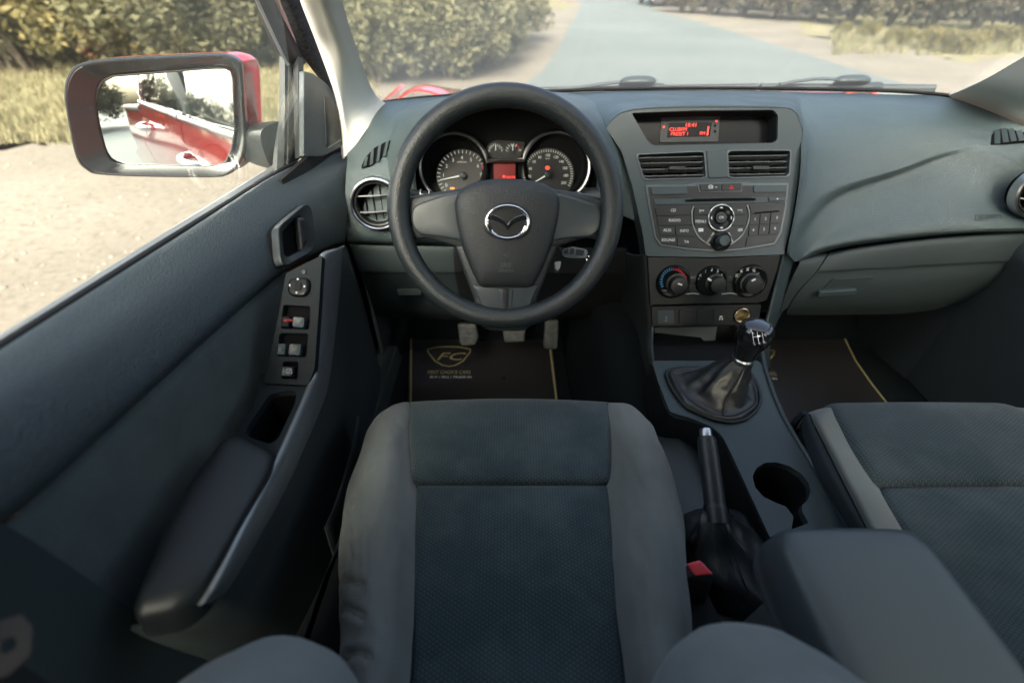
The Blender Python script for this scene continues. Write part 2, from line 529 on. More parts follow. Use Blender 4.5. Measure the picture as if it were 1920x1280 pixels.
M_seat = hex_cloth('seat_insert_cloth', (0.036, 0.058, 0.063), (0.092, 0.118, 0.120), 0.0054)
M_bezel = mat('mirror_bezel_plastic', (0.010, 0.011, 0.012), 0.22, 0.3)
M_switch = mat('switch_panel_plastic', (0.012, 0.016, 0.018), 0.6, 0.1, bump=(900, 0.08, 0.0004, 'noise'))
M_edge = mat('dark_satin_edge', (0.085, 0.10, 0.108), 0.34, 0.5, metal=0.3)
M_bolster = mat('seat_bolster_cloth', (0.146, 0.158, 0.146), 0.9, 0.12, bump=(430, 0.55, 0.0012, 'noise'), var=0.22, vscale=7, sheen=0.2)
M_seatside = mat('seat_side_cloth', (0.030, 0.040, 0.046), 0.85, 0.15, bump=(900, 0.25, 0.0006, 'noise'))
M_carpet = mat('cabin_carpet', (0.010, 0.013, 0.014), 1.0, 0.05, bump=(700, 0.6, 0.002, 'noise'))
M_mat = mat('printed_floor_mat', (0.022, 0.021, 0.020), 0.35, 0.4, rvar=0.08, vscale=9, bump=(14, 0.12, 0.01, 'noise'))
M_gold = mat('gold_print', (0.34, 0.29, 0.13), 0.5, 0.4)
M_white = mat('white_print', (0.62, 0.64, 0.64), 0.6, 0.3)
M_greyprint = mat('grey_print', (0.30, 0.31, 0.31), 0.6, 0.3)
M_redprint = mat('red_print', (0.55, 0.03, 0.04), 0.5, 0.3)
M_blueprint = mat('blue_print', (0.05, 0.22, 0.42), 0.5, 0.3)
M_redplastic = mat('buckle_red_plastic', (0.62, 0.05, 0.06), 0.4, 0.5)
M_glowred = emit('display_red', (1.0, 0.05, 0.03), 0.42)
M_glowdim = emit('display_backlight', (0.5, 0.01, 0.012), 0.018)
M_glowamber = emit('lamp_amber', (1.0, 0.22, 0.03), 0.4)
M_lcd = mat('lcd_dark', (0.008, 0.007, 0.008), 0.3, 0.12)
M_dial = mat('dial_face', (0.05, 0.052, 0.053), 0.55, 0.3)
M_dialprint = emit('dial_backlit_print', (0.85, 0.88, 0.74), 0.10)
M_headliner = mat('pillar_trim_cream', (0.70, 0.70, 0.65), 0.85, 0.2, bump=(800, 0.15, 0.0006, 'noise'))
M_roofcloth = mat('roof_lining', (0.34, 0.36, 0.36), 0.95, 0.1)
M_paint = mat('red_body_paint', (0.52, 0.016, 0.014), 0.22, 0.5, coat=1.0)
M_rubber = mat('weatherstrip_rubber', (0.010, 0.010, 0.010), 0.6, 0.3)
M_rubbergrey = mat('sun_faded_trim', (0.022, 0.026, 0.027), 0.5, 0.4, var=0.25, vscale=30)
M_wiper = mat('wiper_black', (0.026, 0.033, 0.035), 0.45, 0.4)
M_pedal = mat('worn_pedal_rubber', (0.075, 0.078, 0.075), 0.6, 0.4, var=0.3, vscale=70)
M_mirror = mat('mirror_glass', (0.60, 0.65, 0.66), 0.0, 0.5, metal=1.0)
M_windscreen = clear_glass('windscreen_glass', (0.955, 0.975, 0.97), 0.05, film=0.085)
M_rearglass = clear_glass('rear_glass', (0.80, 0.82, 0.81), 0.05)  # rear pane tint made up to govern the light from behind
M_sideglass = clear_glass('side_window_glass', (0.965, 0.98, 0.965), 0.05, film=0.014)
M_tintglass = mat('outer_window_reflection_glass', (0.03, 0.035, 0.035), 0.03, 0.9)
M_webbing = mat('belt_webbing', (0.022, 0.024, 0.024), 0.8, 0.2, bump=(900, 0.5, 0.001, 'noise'))

# ------------------------------------------------------------------ the place outside
rnd = random.Random(7)
def sheet(name, pts, z, m, label=None, sub=0):
    b = bmesh.new()
    vs_ = [b.verts.new((x, y, z)) for x, y in pts]
    f = b.faces.new(vs_)
    if f.normal.z < 0: f.normal_flip()
    bmesh.ops.triangulate(b, faces=b.faces[:])
    me = bpy.data.meshes.new(name); b.to_mesh(me); b.free()
    if me.polygons[0].normal.z < 0: me.flip_normals()
    o = finish(name, me, m, None, smooth=False)
    o['kind'] = 'structure'
    return o
def ground_mat(name, c1, c2, c3, s1=0.6, s2=14.0, rough=0.95, bump=0.5):
    m, nt, b = new_mat(name); N, L = nt.nodes, nt.links
    b.inputs['Roughness'].default_value = rough; b.inputs['Specular IOR Level'].default_value = 0.2
    tc = N.new('ShaderNodeTexCoord')
    n1 = N.new('ShaderNodeTexNoise'); n1.inputs['Scale'].default_value = s1; n1.inputs['Detail'].default_value = 6
    n2 = N.new('ShaderNodeTexNoise'); n2.inputs['Scale'].default_value = s2; n2.inputs['Detail'].default_value = 4
    L.new(tc.outputs['Object'], n1.inputs['Vector']); L.new(tc.outputs['Object'], n2.inputs['Vector'])
    r1 = N.new('ShaderNodeValToRGB'); r1.color_ramp.elements[0].position = 0.36; r1.color_ramp.elements[1].position = 0.66
    r1.color_ramp.elements[0].color = (*c1, 1); r1.color_ramp.elements[1].color = (*c2, 1)
    L.new(n1.outputs['Fac'], r1.inputs['Fac'])
    mx = N.new('ShaderNodeMixRGB'); mx.inputs[2].default_value = (*c3, 1)
    r2 = N.new('ShaderNodeValToRGB'); r2.color_ramp.elements[0].position = 0.52; r2.color_ramp.elements[1].position = 0.7
    L.new(n2.outputs['Fac'], r2.inputs['Fac']); L.new(r2.outputs['Color'], mx.inputs[0]); L.new(r1.outputs['Color'], mx.inputs[1])
    L.new(mx.outputs['Color'], b.inputs['Base Color'])
    bp = N.new('ShaderNodeBump'); bp.inputs['Strength'].default_value = bump; bp.inputs['Distance'].default_value = 0.02
    L.new(n2.outputs['Fac'], bp.inputs['Height']); L.new(bp.outputs['Normal'], b.inputs['Normal'])
    return m
M_ground = ground_mat('pale_dirt', (0.142, 0.127, 0.104), (0.178, 0.160, 0.134), (0.118, 0.104, 0.083))
M_road = ground_mat('worn_asphalt', (0.098, 0.114, 0.112), (0.120, 0.136, 0.133), (0.132, 0.147, 0.144), 0.25, 60.0, 0.8, 0.2)
M_verge = ground_mat('dry_grass_soil', (0.145, 0.134, 0.078), (0.190, 0.170, 0.105), (0.118, 0.110, 0.060), 0.9, 8.0)

GZ = GROUND
g = sheet('ground', [(-400, -400), (400, -400), (400, 400), (-400, 400)], GZ, M_ground)
def wob(pts, amp, n=8):
    out = []
    for i in range(len(pts)):
        a, c = Vector(pts[i]), Vector(pts[(i + 1) % len(pts)])
        for k in range(n):
            p = a.lerp(c, k / n)
            out.append((p.x + rnd.uniform(-amp, amp), p.y + rnd.uniform(-amp, amp)))
    return out
def gp(px, py):
    p = PZ(px, py, GZ); return (p.x, p.y)
road_left = [(0.2, -3.0), (0.1, 4.0), gp(985, 165), gp(1020, 130), gp(1052, 80), gp(1072, 42), gp(1083, 22), (4.9, 42), (3.5, 52), (-2, 66)]
road_right = [(6, 80), (12, 62), (11.5, 48), gp(1225, 17), gp(1290, 37), gp(1345, 52), gp(1450, 84), gp(1640, 142), (7.5, 5), (7.4, -3)]
sheet('road', [tuple(p) for p in curve([Vector((*p, 0)).to_2d() for p in road_left], 4)] + [tuple(p) for p in curve([Vector((*p, 0)).to_2d() for p in road_right], 4)], GZ + 0.008, M_road)
sheet('road', [(-14, -60), (4, -60), (4, -2.0), (-0.9, -1.3), (-4.5, -1.9), (-14, -5)], GZ + 0.008, M_road)
sheet('grass_verge', wob([gp(-700, 275), gp(-100, 285), gp(120, 262), gp(330, 215), gp(540, 235), gp(700, 178), gp(720, 100), gp(-900, 60)], 0.35), GZ + 0.004, M_verge)
sheet('grass_verge', wob([gp(1500, 66), gp(1640, 75), gp(1740, 102), gp(1800, 118), gp(1960, 100), gp(2300, 90), gp(2300, 20), gp(1500, 30)], 0.25), GZ + 0.004, M_verge)
sheet('grass_verge', wob([gp(700, 24), gp(1000, 24), gp(1060, 18), gp(1078, 10), (2, 60), (-30, 60)], 0.3), GZ + 0.004, M_verge)

# foliage
def leaf_mat(name, c1, c2, c3):
    m, nt, b = new_mat(name); N, L = nt.nodes, nt.links
    b.inputs['Roughness'].default_value = 0.7; b.inputs['Specular IOR Level'].default_value = 0.25
    tc = N.new('ShaderNodeTexCoord'); oi = N.new('ShaderNodeObjectInfo')
    nz = N.new('ShaderNodeTexNoise'); nz.inputs['Scale'].default_value = 1.7; nz.inputs['Detail'].default_value = 5
    ad = N.new('ShaderNodeVectorMath'); L.new(tc.outputs['Object'], ad.inputs[0])
    cx = N.new('ShaderNodeCombineXYZ')
    mm = N.new('ShaderNodeMath'); mm.operation = 'MULTIPLY'; mm.inputs[1].default_value = 30; L.new(oi.outputs['Random'], mm.inputs[0])
    L.new(mm.outputs[0], cx.inputs[0]); L.new(cx.outputs[0], ad.inputs[1]); L.new(ad.outputs[0], nz.inputs['Vector'])
    rp = N.new('ShaderNodeValToRGB')
    e = rp.color_ramp.elements; e[0].position = 0.34; e[0].color = (*c1, 1); e[1].position = 0.68; e[1].color = (*c3, 1)
    x = e.new(0.5); x.color = (*c2, 1)
    L.new(nz.outputs['Fac'], rp.inputs['Fac']); L.new(rp.outputs['Color'], b.inputs['Base Color'])
    tl = N.new('ShaderNodeBsdfTranslucent'); L.new(rp.outputs['Color'], tl.inputs[0])
    mx = N.new('ShaderNodeMixShader'); mx.inputs[0].default_value = 0.3
    L.new(b.outputs[0], mx.inputs[1]); L.new(tl.outputs[0], mx.inputs[2]); L.new(mx.outputs[0], N['Material Output'].inputs['Surface'])
    return m
M_leaf = leaf_mat('olive_leaves', (0.072, 0.074, 0.042), (0.105, 0.104, 0.058), (0.150, 0.140, 0.078))
M_leafy = leaf_mat('yellowed_leaves', (0.085, 0.080, 0.036), (0.135, 0.120, 0.050), (0.200, 0.165, 0.066))
M_scrub = leaf_mat('brown_scrub_leaves', (0.079, 0.072, 0.050), (0.104, 0.094, 0.061), (0.130, 0.119, 0.068))
M_bark = mat('grey_bark', (0.10, 0.085, 0.065), 0.9, 0.2, var=0.3, vscale=12)
M_blade = leaf_mat('dry_grass_blades', (0.135, 0.128, 0.068), (0.190, 0.175, 0.098), (0.250, 0.222, 0.135))

def crown_mesh(seed, rx, rz, clumps, per, size):
    R = random.Random(seed); verts = []; faces = []
    for c in range(clumps):
        th = R.uniform(0, 2 * math.pi); u = R.uniform(-0.75, 1.0); q = R.uniform(0.35, 1.0) ** 0.6
        k = math.sqrt(max(0, 1 - u * u))
        wobx = 1 + 0.22 * math.sin(3 * th + seed) + 0.15 * math.sin(5 * th + u * 4)
        cc = Vector((rx * q * k * math.cos(th) * wobx, rx * q * k * math.sin(th) * wobx, rz * (1 + u * q * R.uniform(0.8, 1.05))))
        cr_ = R.uniform(0.16, 0.36) * rx * 0.75
        for i in range(per):
            d = Vector((R.gauss(0, 1), R.gauss(0, 1), R.gauss(0, 1))).normalized() * (cr_ * R.uniform(0.3, 1.0) ** 0.5)
            p = cc + d
            if p.z < 0.03: p.z = R.uniform(0.03, 0.3)
            a = Vector((R.gauss(0, 1), R.gauss(0, 1), R.gauss(0, 0.6))).normalized()
            b = a.cross(Vector((R.gauss(0, 1), R.gauss(0, 1), R.gauss(0, 1)))).normalized()
            s = size * R.uniform(0.6, 1.4); n = len(verts)
            verts += [p - a * s, p + b * s * 0.45, p + a * s, p - b * s * 0.45]
            faces.append((n, n + 1, n + 2, n + 3))
    return mesh_from(verts, faces)
def stems_mesh(seed, h, spread, n):
    R = random.Random(seed); V = []; Fc = []
    for i in range(n):
        th = R.uniform(0, 6.28)
        e = Vector((math.cos(th) * spread * R.uniform(0.3, 1), math.sin(th) * spread * R.uniform(0.3, 1), h * R.uniform(0.7, 1)))
        path = [Vector((math.cos(th) * 0.05, math.sin(th) * 0.05, -0.05)), e * 0.35 + Vector((0, 0, h * 0.12)), e * 0.7 + Vector((0, 0, h * 0.06)), e]
        v, f = tube_data(curve(path, 3), [0.045 * (1 - 0.8 * k / 9) for k in range(10)], 6)
        o = len(V); V += v; Fc += [tuple(x + o for x in q) for q in f]
    return mesh_from(V, Fc)
PROTO = []
for k, (rx, rz, cl, per, sz) in enumerate([(1.45, 1.05, 150, 56, 0.062), (1.2, 0.9, 130, 54, 0.056), (1.7, 1.5, 190, 56, 0.070), (0.7, 0.45, 70, 46, 0.042)]):
    cm = crown_mesh(20 + k, rx, rz, cl, per, sz); sm = stems_mesh(50 + k, rz * 1.6, rx * 0.7, 7)
    PROTO.append((cm, sm))
def bush(kind, x, y, s, m, label, group, name='bush', cat='bush'):
    t = thing(name, label, cat, (x, y, GZ), group)
    t.rotation_euler = (0, 0, rnd.uniform(0, 6.28)); t.scale = (s, s, s * rnd.uniform(0.9, 1.15))
    cm, sm = PROTO[kind]
    for nm, me, mm in (('foliage', cm, m), ('stem', sm, M_bark)):
        o = bpy.data.objects.new(nm, me); COL.objects.link(o); o.parent = t
        if not me.materials: me.materials.append(mm)
        o.material_slots[0].link = 'OBJECT'; o.material_slots[0].material = mm
    return t
# row beyond the driver's window
LB = 'olive green roadside bush in the thicket beyond the driver window'
for i in range(16):
    px = -420 + i * 62 + rnd.uniform(-15, 15)
    p = gp(px, 148 + rnd.uniform(-10, 6))
    bush(i % 3, p[0] - 0.9, p[1] + 1.0, rnd.uniform(0.95, 1.3), M_leaf if i % 4 else M_leafy, LB if i % 4 else 'yellowing bush among the olive bushes beyond the driver window', 'bushes beyond the driver window' if i % 4 else 'yellowing bushes beyond the driver window')
for i in range(13):
    p = gp(-520 + i * 90, 100)
    bush(2, p[0] * 1.05 - 1, p[1] + 2.2, rnd.uniform(1.4, 1.9), M_leaf if i % 3 else M_leafy, 'tall olive tree rising behind the thicket beyond the driver window' if i % 3 else 'tall yellowing tree rising behind the thicket beyond the driver window', 'trees behind the thicket' if i % 3 else 'yellowing trees behind the thicket', 'tree', 'tree')
# thicket ahead, left of the road
for i, (px, py, k, s) in enumerate([(690, 172, 1, 0.9), (760, 166, 0, 0.85), (830, 160, 1, 0.95), (905, 152, 0, 0.85), (968, 134, 1, 0.85), (1000, 104, 1, 0.9), (1010, 85, 0, 0.9),
                                   (720, 130, 2, 1.0), (800, 125, 2, 1.0), (880, 112, 2, 0.95), (940, 92, 2, 0.9), (640, 140, 2, 1.0), (985, 66, 1, 0.8)]):
    p = gp(px, py); r = PROTO_R = (1.45, 1.2, 1.7, 0.7)[k] * s * 0.8
    bush(k, p[0] - (0.7 if px > 900 else 0.0) - (0.35 if px > 980 else 0), p[1] + r, s, M_leaf, 'dense olive bush at the bend edge ahead of the bonnet' if i < 7 else 'olive bush behind the front row at the bend ahead', 'bushes at the bend ahead' if i < 7 else 'second row of bushes at the bend')
# scrub right of the road
for i, (px, py, k, s) in enumerate([(1275, 26, 1, 0.9), (1330, 30, 1, 1.0), (1395, 34, 0, 1.0), (1460, 40, 1, 1.1), (1530, 44, 0, 1.0), (1600, 50, 1, 1.1), (1680, 56, 0, 1.1),
                                   (1760, 60, 1, 1.2), (1850, 66, 0, 1.1), (1940, 70, 1, 1.2), (2040, 74, 0, 1.2)]):
    p = gp(px, py)
    bush(k, p[0] + 0.4, p[1] + 1.1, s * 1.15, M_scrub, 'brownish scrub bush behind the sandy shoulder across the road', 'scrub across the road')
for i, (px, py) in enumerate([(1262, 16), (1310, 18), (1365, 22), (1425, 26), (1490, 30), (1560, 34), (1640, 38), (1725, 42), (1820, 46), (1930, 50), (2060, 54)]):
    p = gp(px, py)
    bush(2, p[0] + 1.2, p[1] + 2.6, rnd.uniform(1.1, 1.5), M_scrub, 'taller brown tree rising behind the scrub across the road', 'brown trees across the road', 'tree', 'tree')
for i, (px, py, s) in enumerate([(1640, 74, 0.8), (1700, 88, 0.9), (1760, 98, 1.0), (1815, 105, 0.9), (1880, 92, 1.0), (1590, 66, 0.7), (1950, 84, 1.0)]):
    p = gp(px, py)
    bush(3, p[0], p[1] + 0.4, s * 0.62, M_leafy, 'low yellow green clump on the sand before the brown scrub', 'yellow clumps on the sand')
for i in range(14):
    x = -34 + i * 6.2
    bush(2, x + rnd.uniform(-1, 1), 74 + rnd.uniform(0, 8) - abs(i - 7) * 1.5, 2.3, M_scrub if i % 2 else M_leaf, 'distant tree closing off the far end of the road' , 'trees at the far end of the road', 'tree', 'tree')
# seen in the wing mirror, behind the truck
for i, (x, y, s) in enumerate([(-9, -19, 1.5), (-6.2, -21, 1.4), (-12, -18, 1.6), (-3.4, -23, 1.5), (-15.5, -17, 1.7), (-1, -25, 1.4)]):
    bush(2, x, y, s, M_leaf, 'dark green tree across the asphalt behind the truck', 'trees behind the truck', 'tree', 'tree')
# grass
def grass():
    R = random.Random(5); V = []; Fc = []
    def put(x, y, h):
        for k in range(6):
            th = R.uniform(0, 6.28); l = h * R.uniform(0.5, 1.2); w = 0.012
            d = Vector((math.cos(th), math.sin(th), 0)); s = Vector((-d.y, d.x, 0)) * w
            b = Vector((x + R.gauss(0, 0.05), y + R.gauss(0, 0.05), GZ)); n = len(V)
            V.extend([b - s, b + s, b + d * l * 0.45 + Vector((0, 0, l))]); Fc.append((n, n + 1, n + 2))
    for i in range(5200):
        x, y = gp(R.uniform(-300, 700), 120 + 150 * R.random() ** 1.0); put(x, y, R.uniform(0.05, 0.17))
    for i in range(900):
        x, y = gp(R.uniform(1560, 2000), R.uniform(60, 104)); put(x, y, R.uniform(0.1, 0.3))
    o = finish('grass', mesh_from(V, Fc), M_blade, None, smooth=False)
    tag(o, 'dry yellow green grass on the verge before the bushes', 'grass', kind='stuff')
grass()
def pebbles():
    R = random.Random(9); V = []; Fc = []
    for i in range(260):
        x, y = gp(R.uniform(-100, 520), R.uniform(290, 640)); s = R.uniform(0.006, 0.028); n = len(V)
        for k in range(5):
            th = 6.283 * k / 5 + R.uniform(-.3, .3); V.append(Vector((x + math.cos(th) * s, y + math.sin(th) * s * R.uniform(.6, 1), GZ + 0.002)))
        V.append(Vector((x, y, GZ + s * 0.7)))
        Fc += [(n + k, n + (k + 1) % 5, n + 5) for k in range(5)]
    o = finish('gravel', mesh_from(V, Fc), mat('pale_stone', (0.17, 0.15, 0.125), 0.9, 0.2, var=0.4, vscale=30), None, smooth=False)
    tag(o, 'loose pale gravel scattered on the dirt beside the door', 'gravel', kind='stuff')
pebbles()
# white van standing half behind the scrub at the far road edge
def van():
    t = thing('parked_van', 'small white van parked half hidden behind roadside scrub', 'van', (0, 0, 0))
    m_w = mat('van_white_paint', (0.75, 0.76, 0.75), 0.3, 0.5, coat=0.5); m_t = mat('tyre_rubber', (0.02, 0.02, 0.022), 0.85)
    c = gp(1224, 15); x0, y0 = c[0] + 0.1, c[1] + 0.6
    prof = [(0.0, 0.35), (0.0, 0.95), (0.35, 1.15), (0.75, 1.85), (4.1, 1.9), (4.2, 0.35)]
    rings = []
    for dx, ins in ((0, 0.06), (0.06, 0.0), (1.66, 0.0), (1.72, 0.06)):
        rings.append([Vector((x0 + dx, y0 + a + (ins if a < 1 else -ins), GZ + z - ins * 0.5)) for a, z in prof])
    V = [p for r in rings for p in r]; n = len(prof); Fc = []
    for i in range(3):
        for j in range(n): Fc.append((i * n + j, i * n + (j + 1) % n, (i + 1) * n + (j + 1) % n, (i + 1) * n + j))
    Fc += [tuple(range(n)), tuple(range(3 * n, 4 * n))]
    finish('body', mesh_from(V, Fc, True), m_w, t, bevel=0.03)
    for a in (0.8, 3.4):
        for dx in (0.06, 1.66):
            w = lathe('wheel', Vector((x0 + dx, y0 + a, GZ + 0.31)), Vector((1, 0, 0)), [(0.2, -0.1), (0.31, -0.1), (0.31, 0.1), (0.2, 0.1)], m_t, t, 20)
            lathe('hub', Vector((x0 + dx, y0 + a, GZ + 0.31)), Vector((1, 0, 0)), [(0.19, -0.085), (0.19, 0.085)], M_silver, w, 16)
    for (a, z, b_, z2) in ((0.8, 1.2, 1.7, 1.7), (1.85, 1.2, 2.9, 1.7)):
        box_between('window', (x0 - 0.004, y0 + (a + b_) / 2, GZ + (z + z2) / 2), 0.012, b_ - a, z2 - z, M_tintglass, t, bevel=0.003)
    box_between('windscreen', (x0 + 0.86, y0 + 0.52, GZ + 1.5), 1.5, 0.02, 0.72, M_tintglass, t, rot=Matrix.Rotation(math.radians(-30), 3, 'X'), bevel=0.003)
    box_between('bumper', (x0 + 0.86, y0 - 0.03, GZ + 0.42), 1.66, 0.1, 0.2, M_rubber, t, bevel=0.02)
van()

# ------------------------------------------------------------------ the truck around the cabin
CX = 0.38                                   # the truck's centre line; the driver sits on x = 0
def belt(y): return -0.289 + (0.84 - y) * 0.062
def mirx(p): return Vector((2 * CX - p.x, p.y, p.z))
truck = thing('pickup_truck', 'red double cab pickup body with cream pillar trims around the cabin', 'pickup truck', (CX, 0.2, GZ))
# windscreen
WB = [PY(640, 215, 1.24), PY(722, 192, 1.30), PY(900, 176, 1.385), PY(1241, 166, 1.425), PY(1590, 168, 1.385), PY(1768, 178, 1.30), PY(1850, 196, 1.24)]
WT = [Vector((CX + s * 0.60, 0.40 + (1 - s * s) * 0.05, 0.30)) for s in (-1, -0.86, -0.45, 0, 0.45, 0.86, 1)]
WM = [a.lerp(b, 0.5) + Vector((0, 0.03, 0.035)) for a, b in zip(WB, WT)]
patch('windscreen', [WT, WM, [w + Vector((0, 0.02, -0.012)) for w in WB]], M_windscreen, truck, 6, 6, solid=0.004)
# black band baked on the glass edge
bw = curve(WB, 8)
tube('glass_edge_seal', bw, 0.0045, M_rubber, truck, 8)
# pillar trims (a strip net from its inner to its outer edge)
INN = [(728, 197, 1.295), (706, 180, 1.255), (690, 150, 1.20), (672, 100, 1.115), (655, 50, 1.045), (641, 0, 0.985), (620, -90, 0.88), (600, -240, 0.73)]
MID = [(690, 240, 1.16), (676, 205, 1.165), (662, 160, 1.13), (644, 100, 1.055), (626, 50, 0.99), (611, 0, 0.93), (588, -90, 0.83), (562, -240, 0.69)]
MI2 = [(668, 270, 1.12), (655, 225, 1.125), (643, 175, 1.10), (624, 100, 1.045), (606, 50, 0.985), (590, 0, 0.925), (565, -90, 0.825), (540, -240, 0.69)]
OUT = [(646, 295, 1.10), (643, 235, 1.11), (634, 178, 1.095), (607, 100, 1.05), (588, 50, 0.99), (569, 0, 0.935), (542, -90, 0.84), (515, -240, 0.70)]
BACK = [(640, 300, 1.14), (637, 240, 1.15), (628, 180, 1.13), (600, 100, 1.09), (581, 50, 1.03), (562, 0, 0.975), (535, -90, 0.87), (508, -240, 0.72)]
rowsA = [[PY(*p) for p in L] for L in (INN, MID, MI2, OUT, BACK)]
patch('pillar_trim', rowsA, M_headliner, truck, 5, 5, solid=0.004)
rowsB = [[mirx(p) for p in r] for r in rowsA]
C0 = [(1758, 186, 1.31), (1840, 222, 1.268), (1898, 252, 1.225), (1960, 284, 1.185), (1990, 300, 1.21)]
C1 = [(1800, 171, 1.268), (1872, 188, 1.20), (1918, 203, 1.165), (1962, 224, 1.145), (1965, 226, 1.18)]
for r, a, b in zip(rowsB, C0, C1): r[0] = PY(*a); r[1] = PY(*b)
patch('pillar_trim', rowsB, M_headliner, truck, 5, 5, solid=0.004)
# roof, sides above the belt, rear wall
RZ = 0.34
def slab(name, pts, m, parent=truck, th=0.02, bevel=0.004):
    """flat panel from 3-D corner points, thickened away from the eye"""
    me = mesh_from(pts, [tuple(range(len(pts)))])
    if me.polygons[0].normal.dot(-me.polygons[0].center) < 0: me.flip_normals()
    return finish(name, me, m, parent, solid=th, bevel=bevel)
XL, XR = -0.33, 2 * CX + 0.33
patch('roof_lining', [[Vector((CX + s * 0.66, y, z - 0.06 * abs(s) ** 3)) for s in (-1, -0.6, 0, 0.6, 1)] for y, z in ((0.42, 0.30), (0.2, 0.34), (-0.5, 0.35), (-1.2, 0.30))], M_roofcloth, truck, 3, 3, solid=0.03)
patch('roof_panel', [[Vector((CX + s * 0.70, y, z - 0.07 * abs(s) ** 3)) for s in (-1, -0.6, 0, 0.6, 1)] for y, z in ((0.46, 0.34), (0.2, 0.39), (-0.5, 0.40), (-1.28, 0.34))], M_paint, truck, 3, 3, solid=0.004, face=(0, 0, 5))
slab('rear_wall', [Vector((XL - 0.1, -1.22, -1.0)), Vector((XR + 0.1, -1.22, -1.0)), Vector((XR + 0.1, -1.24, -0.18)), Vector((XL - 0.1, -1.24, -0.18))], M_doorlow)
slab('rear_window', [Vector((XL + 0.02, -1.24, -0.18)), Vector((XR - 0.02, -1.24, -0.18)), Vector((XR - 0.06, -1.2, 0.28)), Vector((XL + 0.06, -1.2, 0.28))], M_rearglass, th=0.004, bevel=0)
for s in (-1, 1):
    # roof rails and rear pillars
    q = [Vector((CX + s * 0.655, y, z)) for y, z in ((0.60, 0.16), (0.40, 0.265), (0.1, 0.30), (-0.6, 0.30), (-1.2, 0.25))]
    tube('roof_rail', curve(q, 4), 0.035, M_paint, truck, 10)
    tube('rear_pillar', curve([Vector((CX + s * 0.66, -1.2, 0.26)), Vector((CX + s * 0.75, -1.22, 0.0)), Vector((CX + s * 0.82, -1.22, -0.25))], 4), 0.05, M_paint, truck, 10)
    # B pillar, painted outside
    P = [Vector((CX + s * 0.655, 0.03, 0.29)), Vector((CX + s * 0.74, 0.05, 0.0)), Vector((CX + s * 0.80, 0.06, -0.27)), Vector((CX + s * 0.80, 0.06, -0.62)), Vector((CX + s * 0.80, 0.06, -1.05))]
    tube('centre_pillar', curve(P, 4), 0.04, M_rubbergrey, truck, 8, flat=1.5)
# B-pillar inner trim beside the driver
def ringxy(x0, x1, y0, y1, z, dy=0): return [Vector((x0, y0 + dy, z)), Vector((x1 - 0.012, y0 + dy, z)), Vector((x1, y0 + 0.014 + dy, z)), Vector((x1, y1 - 0.02 + dy, z)), Vector((x1 - 0.02, y1 + dy, z)), Vector((x0, y1 + dy, z))]
loft('centre_pillar_trim', [ringxy(-0.46, -0.362, 0.155, -0.12, -1.0), ringxy(-0.46, -0.362, 0.155, -0.12, -0.62), ringxy(-0.46, -0.366, 0.152, -0.12, -0.45), ringxy(-0.455, -0.372, 0.150, -0.10, -0.30), ringxy(-0.42, -0.345, 0.11, -0.10, 0.0), ringxy(-0.34, -0.28, 0.08, -0.10, 0.28)], M_lower, truck, 4, 2)
# sill, floor pan, tunnel, firewall
FZ = -0.955
slab('floor_pan', [Vector((-0.46, 1.3, FZ)), Vector((1.27, 1.3, FZ)), Vector((1.27, -1.2, FZ)), Vector((-0.46, -1.2, FZ))], M_carpet, th=0.02)
patch('toe_board', [[Vector((x, y, z)) for x in (-0.42, 0.0, 0.38, 0.8, 1.2)] for y, z in ((1.13, FZ + 0.004), (1.22, FZ + 0.03), (1.34, FZ + 0.15), (1.44, FZ + 0.36), (1.46, -0.40))], M_carpet, truck, 3, 2, solid=0.01)
def tunnel_ring(y, w, top, bot): return [Vector((CX - w - 0.05, y, bot)), Vector((CX - w, y, top - 0.06)), Vector((CX - w + 0.05, y, top)), Vector((CX + w - 0.05, y, top)), Vector((CX + w, y, top - 0.06)), Vector((CX + w + 0.05, y, bot))]
loft('tunnel', [tunnel_ring(1.40, 0.17, -0.66, FZ - 0.02), tunnel_ring(1.0, 0.16, -0.72, FZ - 0.02), tunnel_ring(0.3, 0.14, -0.82, FZ - 0.02), tunnel_ring(-0.8, 0.13, -0.86, FZ - 0.02)], M_carpet, truck, 3, 2)
patch('door_jamb', [[Vector((x, y, z)) for y, x in ((1.30, 1.215), (1.1, 1.215), (0.4, 1.22))] for z in (-0.30, -0.6, FZ)], M_rubber, truck, 2, 2, solid=0.01)
patch('door_jamb', [[Vector((x, y, z)) for y, x in ((1.30, -0.425), (1.1, -0.425), (0.85, -0.43))] for z in (-0.30, -0.6, FZ)], M_rubber, truck, 2, 2, solid=0.01)
patch('kick_panel', [[Vector((x, y, z)) for y, x in ((1.45, -0.40), (1.2, -0.40), (1.06, -0.392))] for z in (-0.42, -0.7, FZ)], M_doorlow, truck, 2, 2, solid=0.01)
patch('kick_panel', [[Vector((x, y, z)) for y, x in ((1.45, 1.16), (1.2, 1.17), (1.0, 1.19))] for z in (-0.42, -0.7, FZ)], M_doorlow, truck, 2, 2, solid=0.01)
slab('door_sill', [Vector((-0.36, 1.1, FZ + 0.05)), Vector((-0.36, -0.9, FZ + 0.05)), Vector((-0.48, -0.9, FZ + 0.03)), Vector((-0.48, 1.1, FZ + 0.03))], M_doorlow, th=0.1)
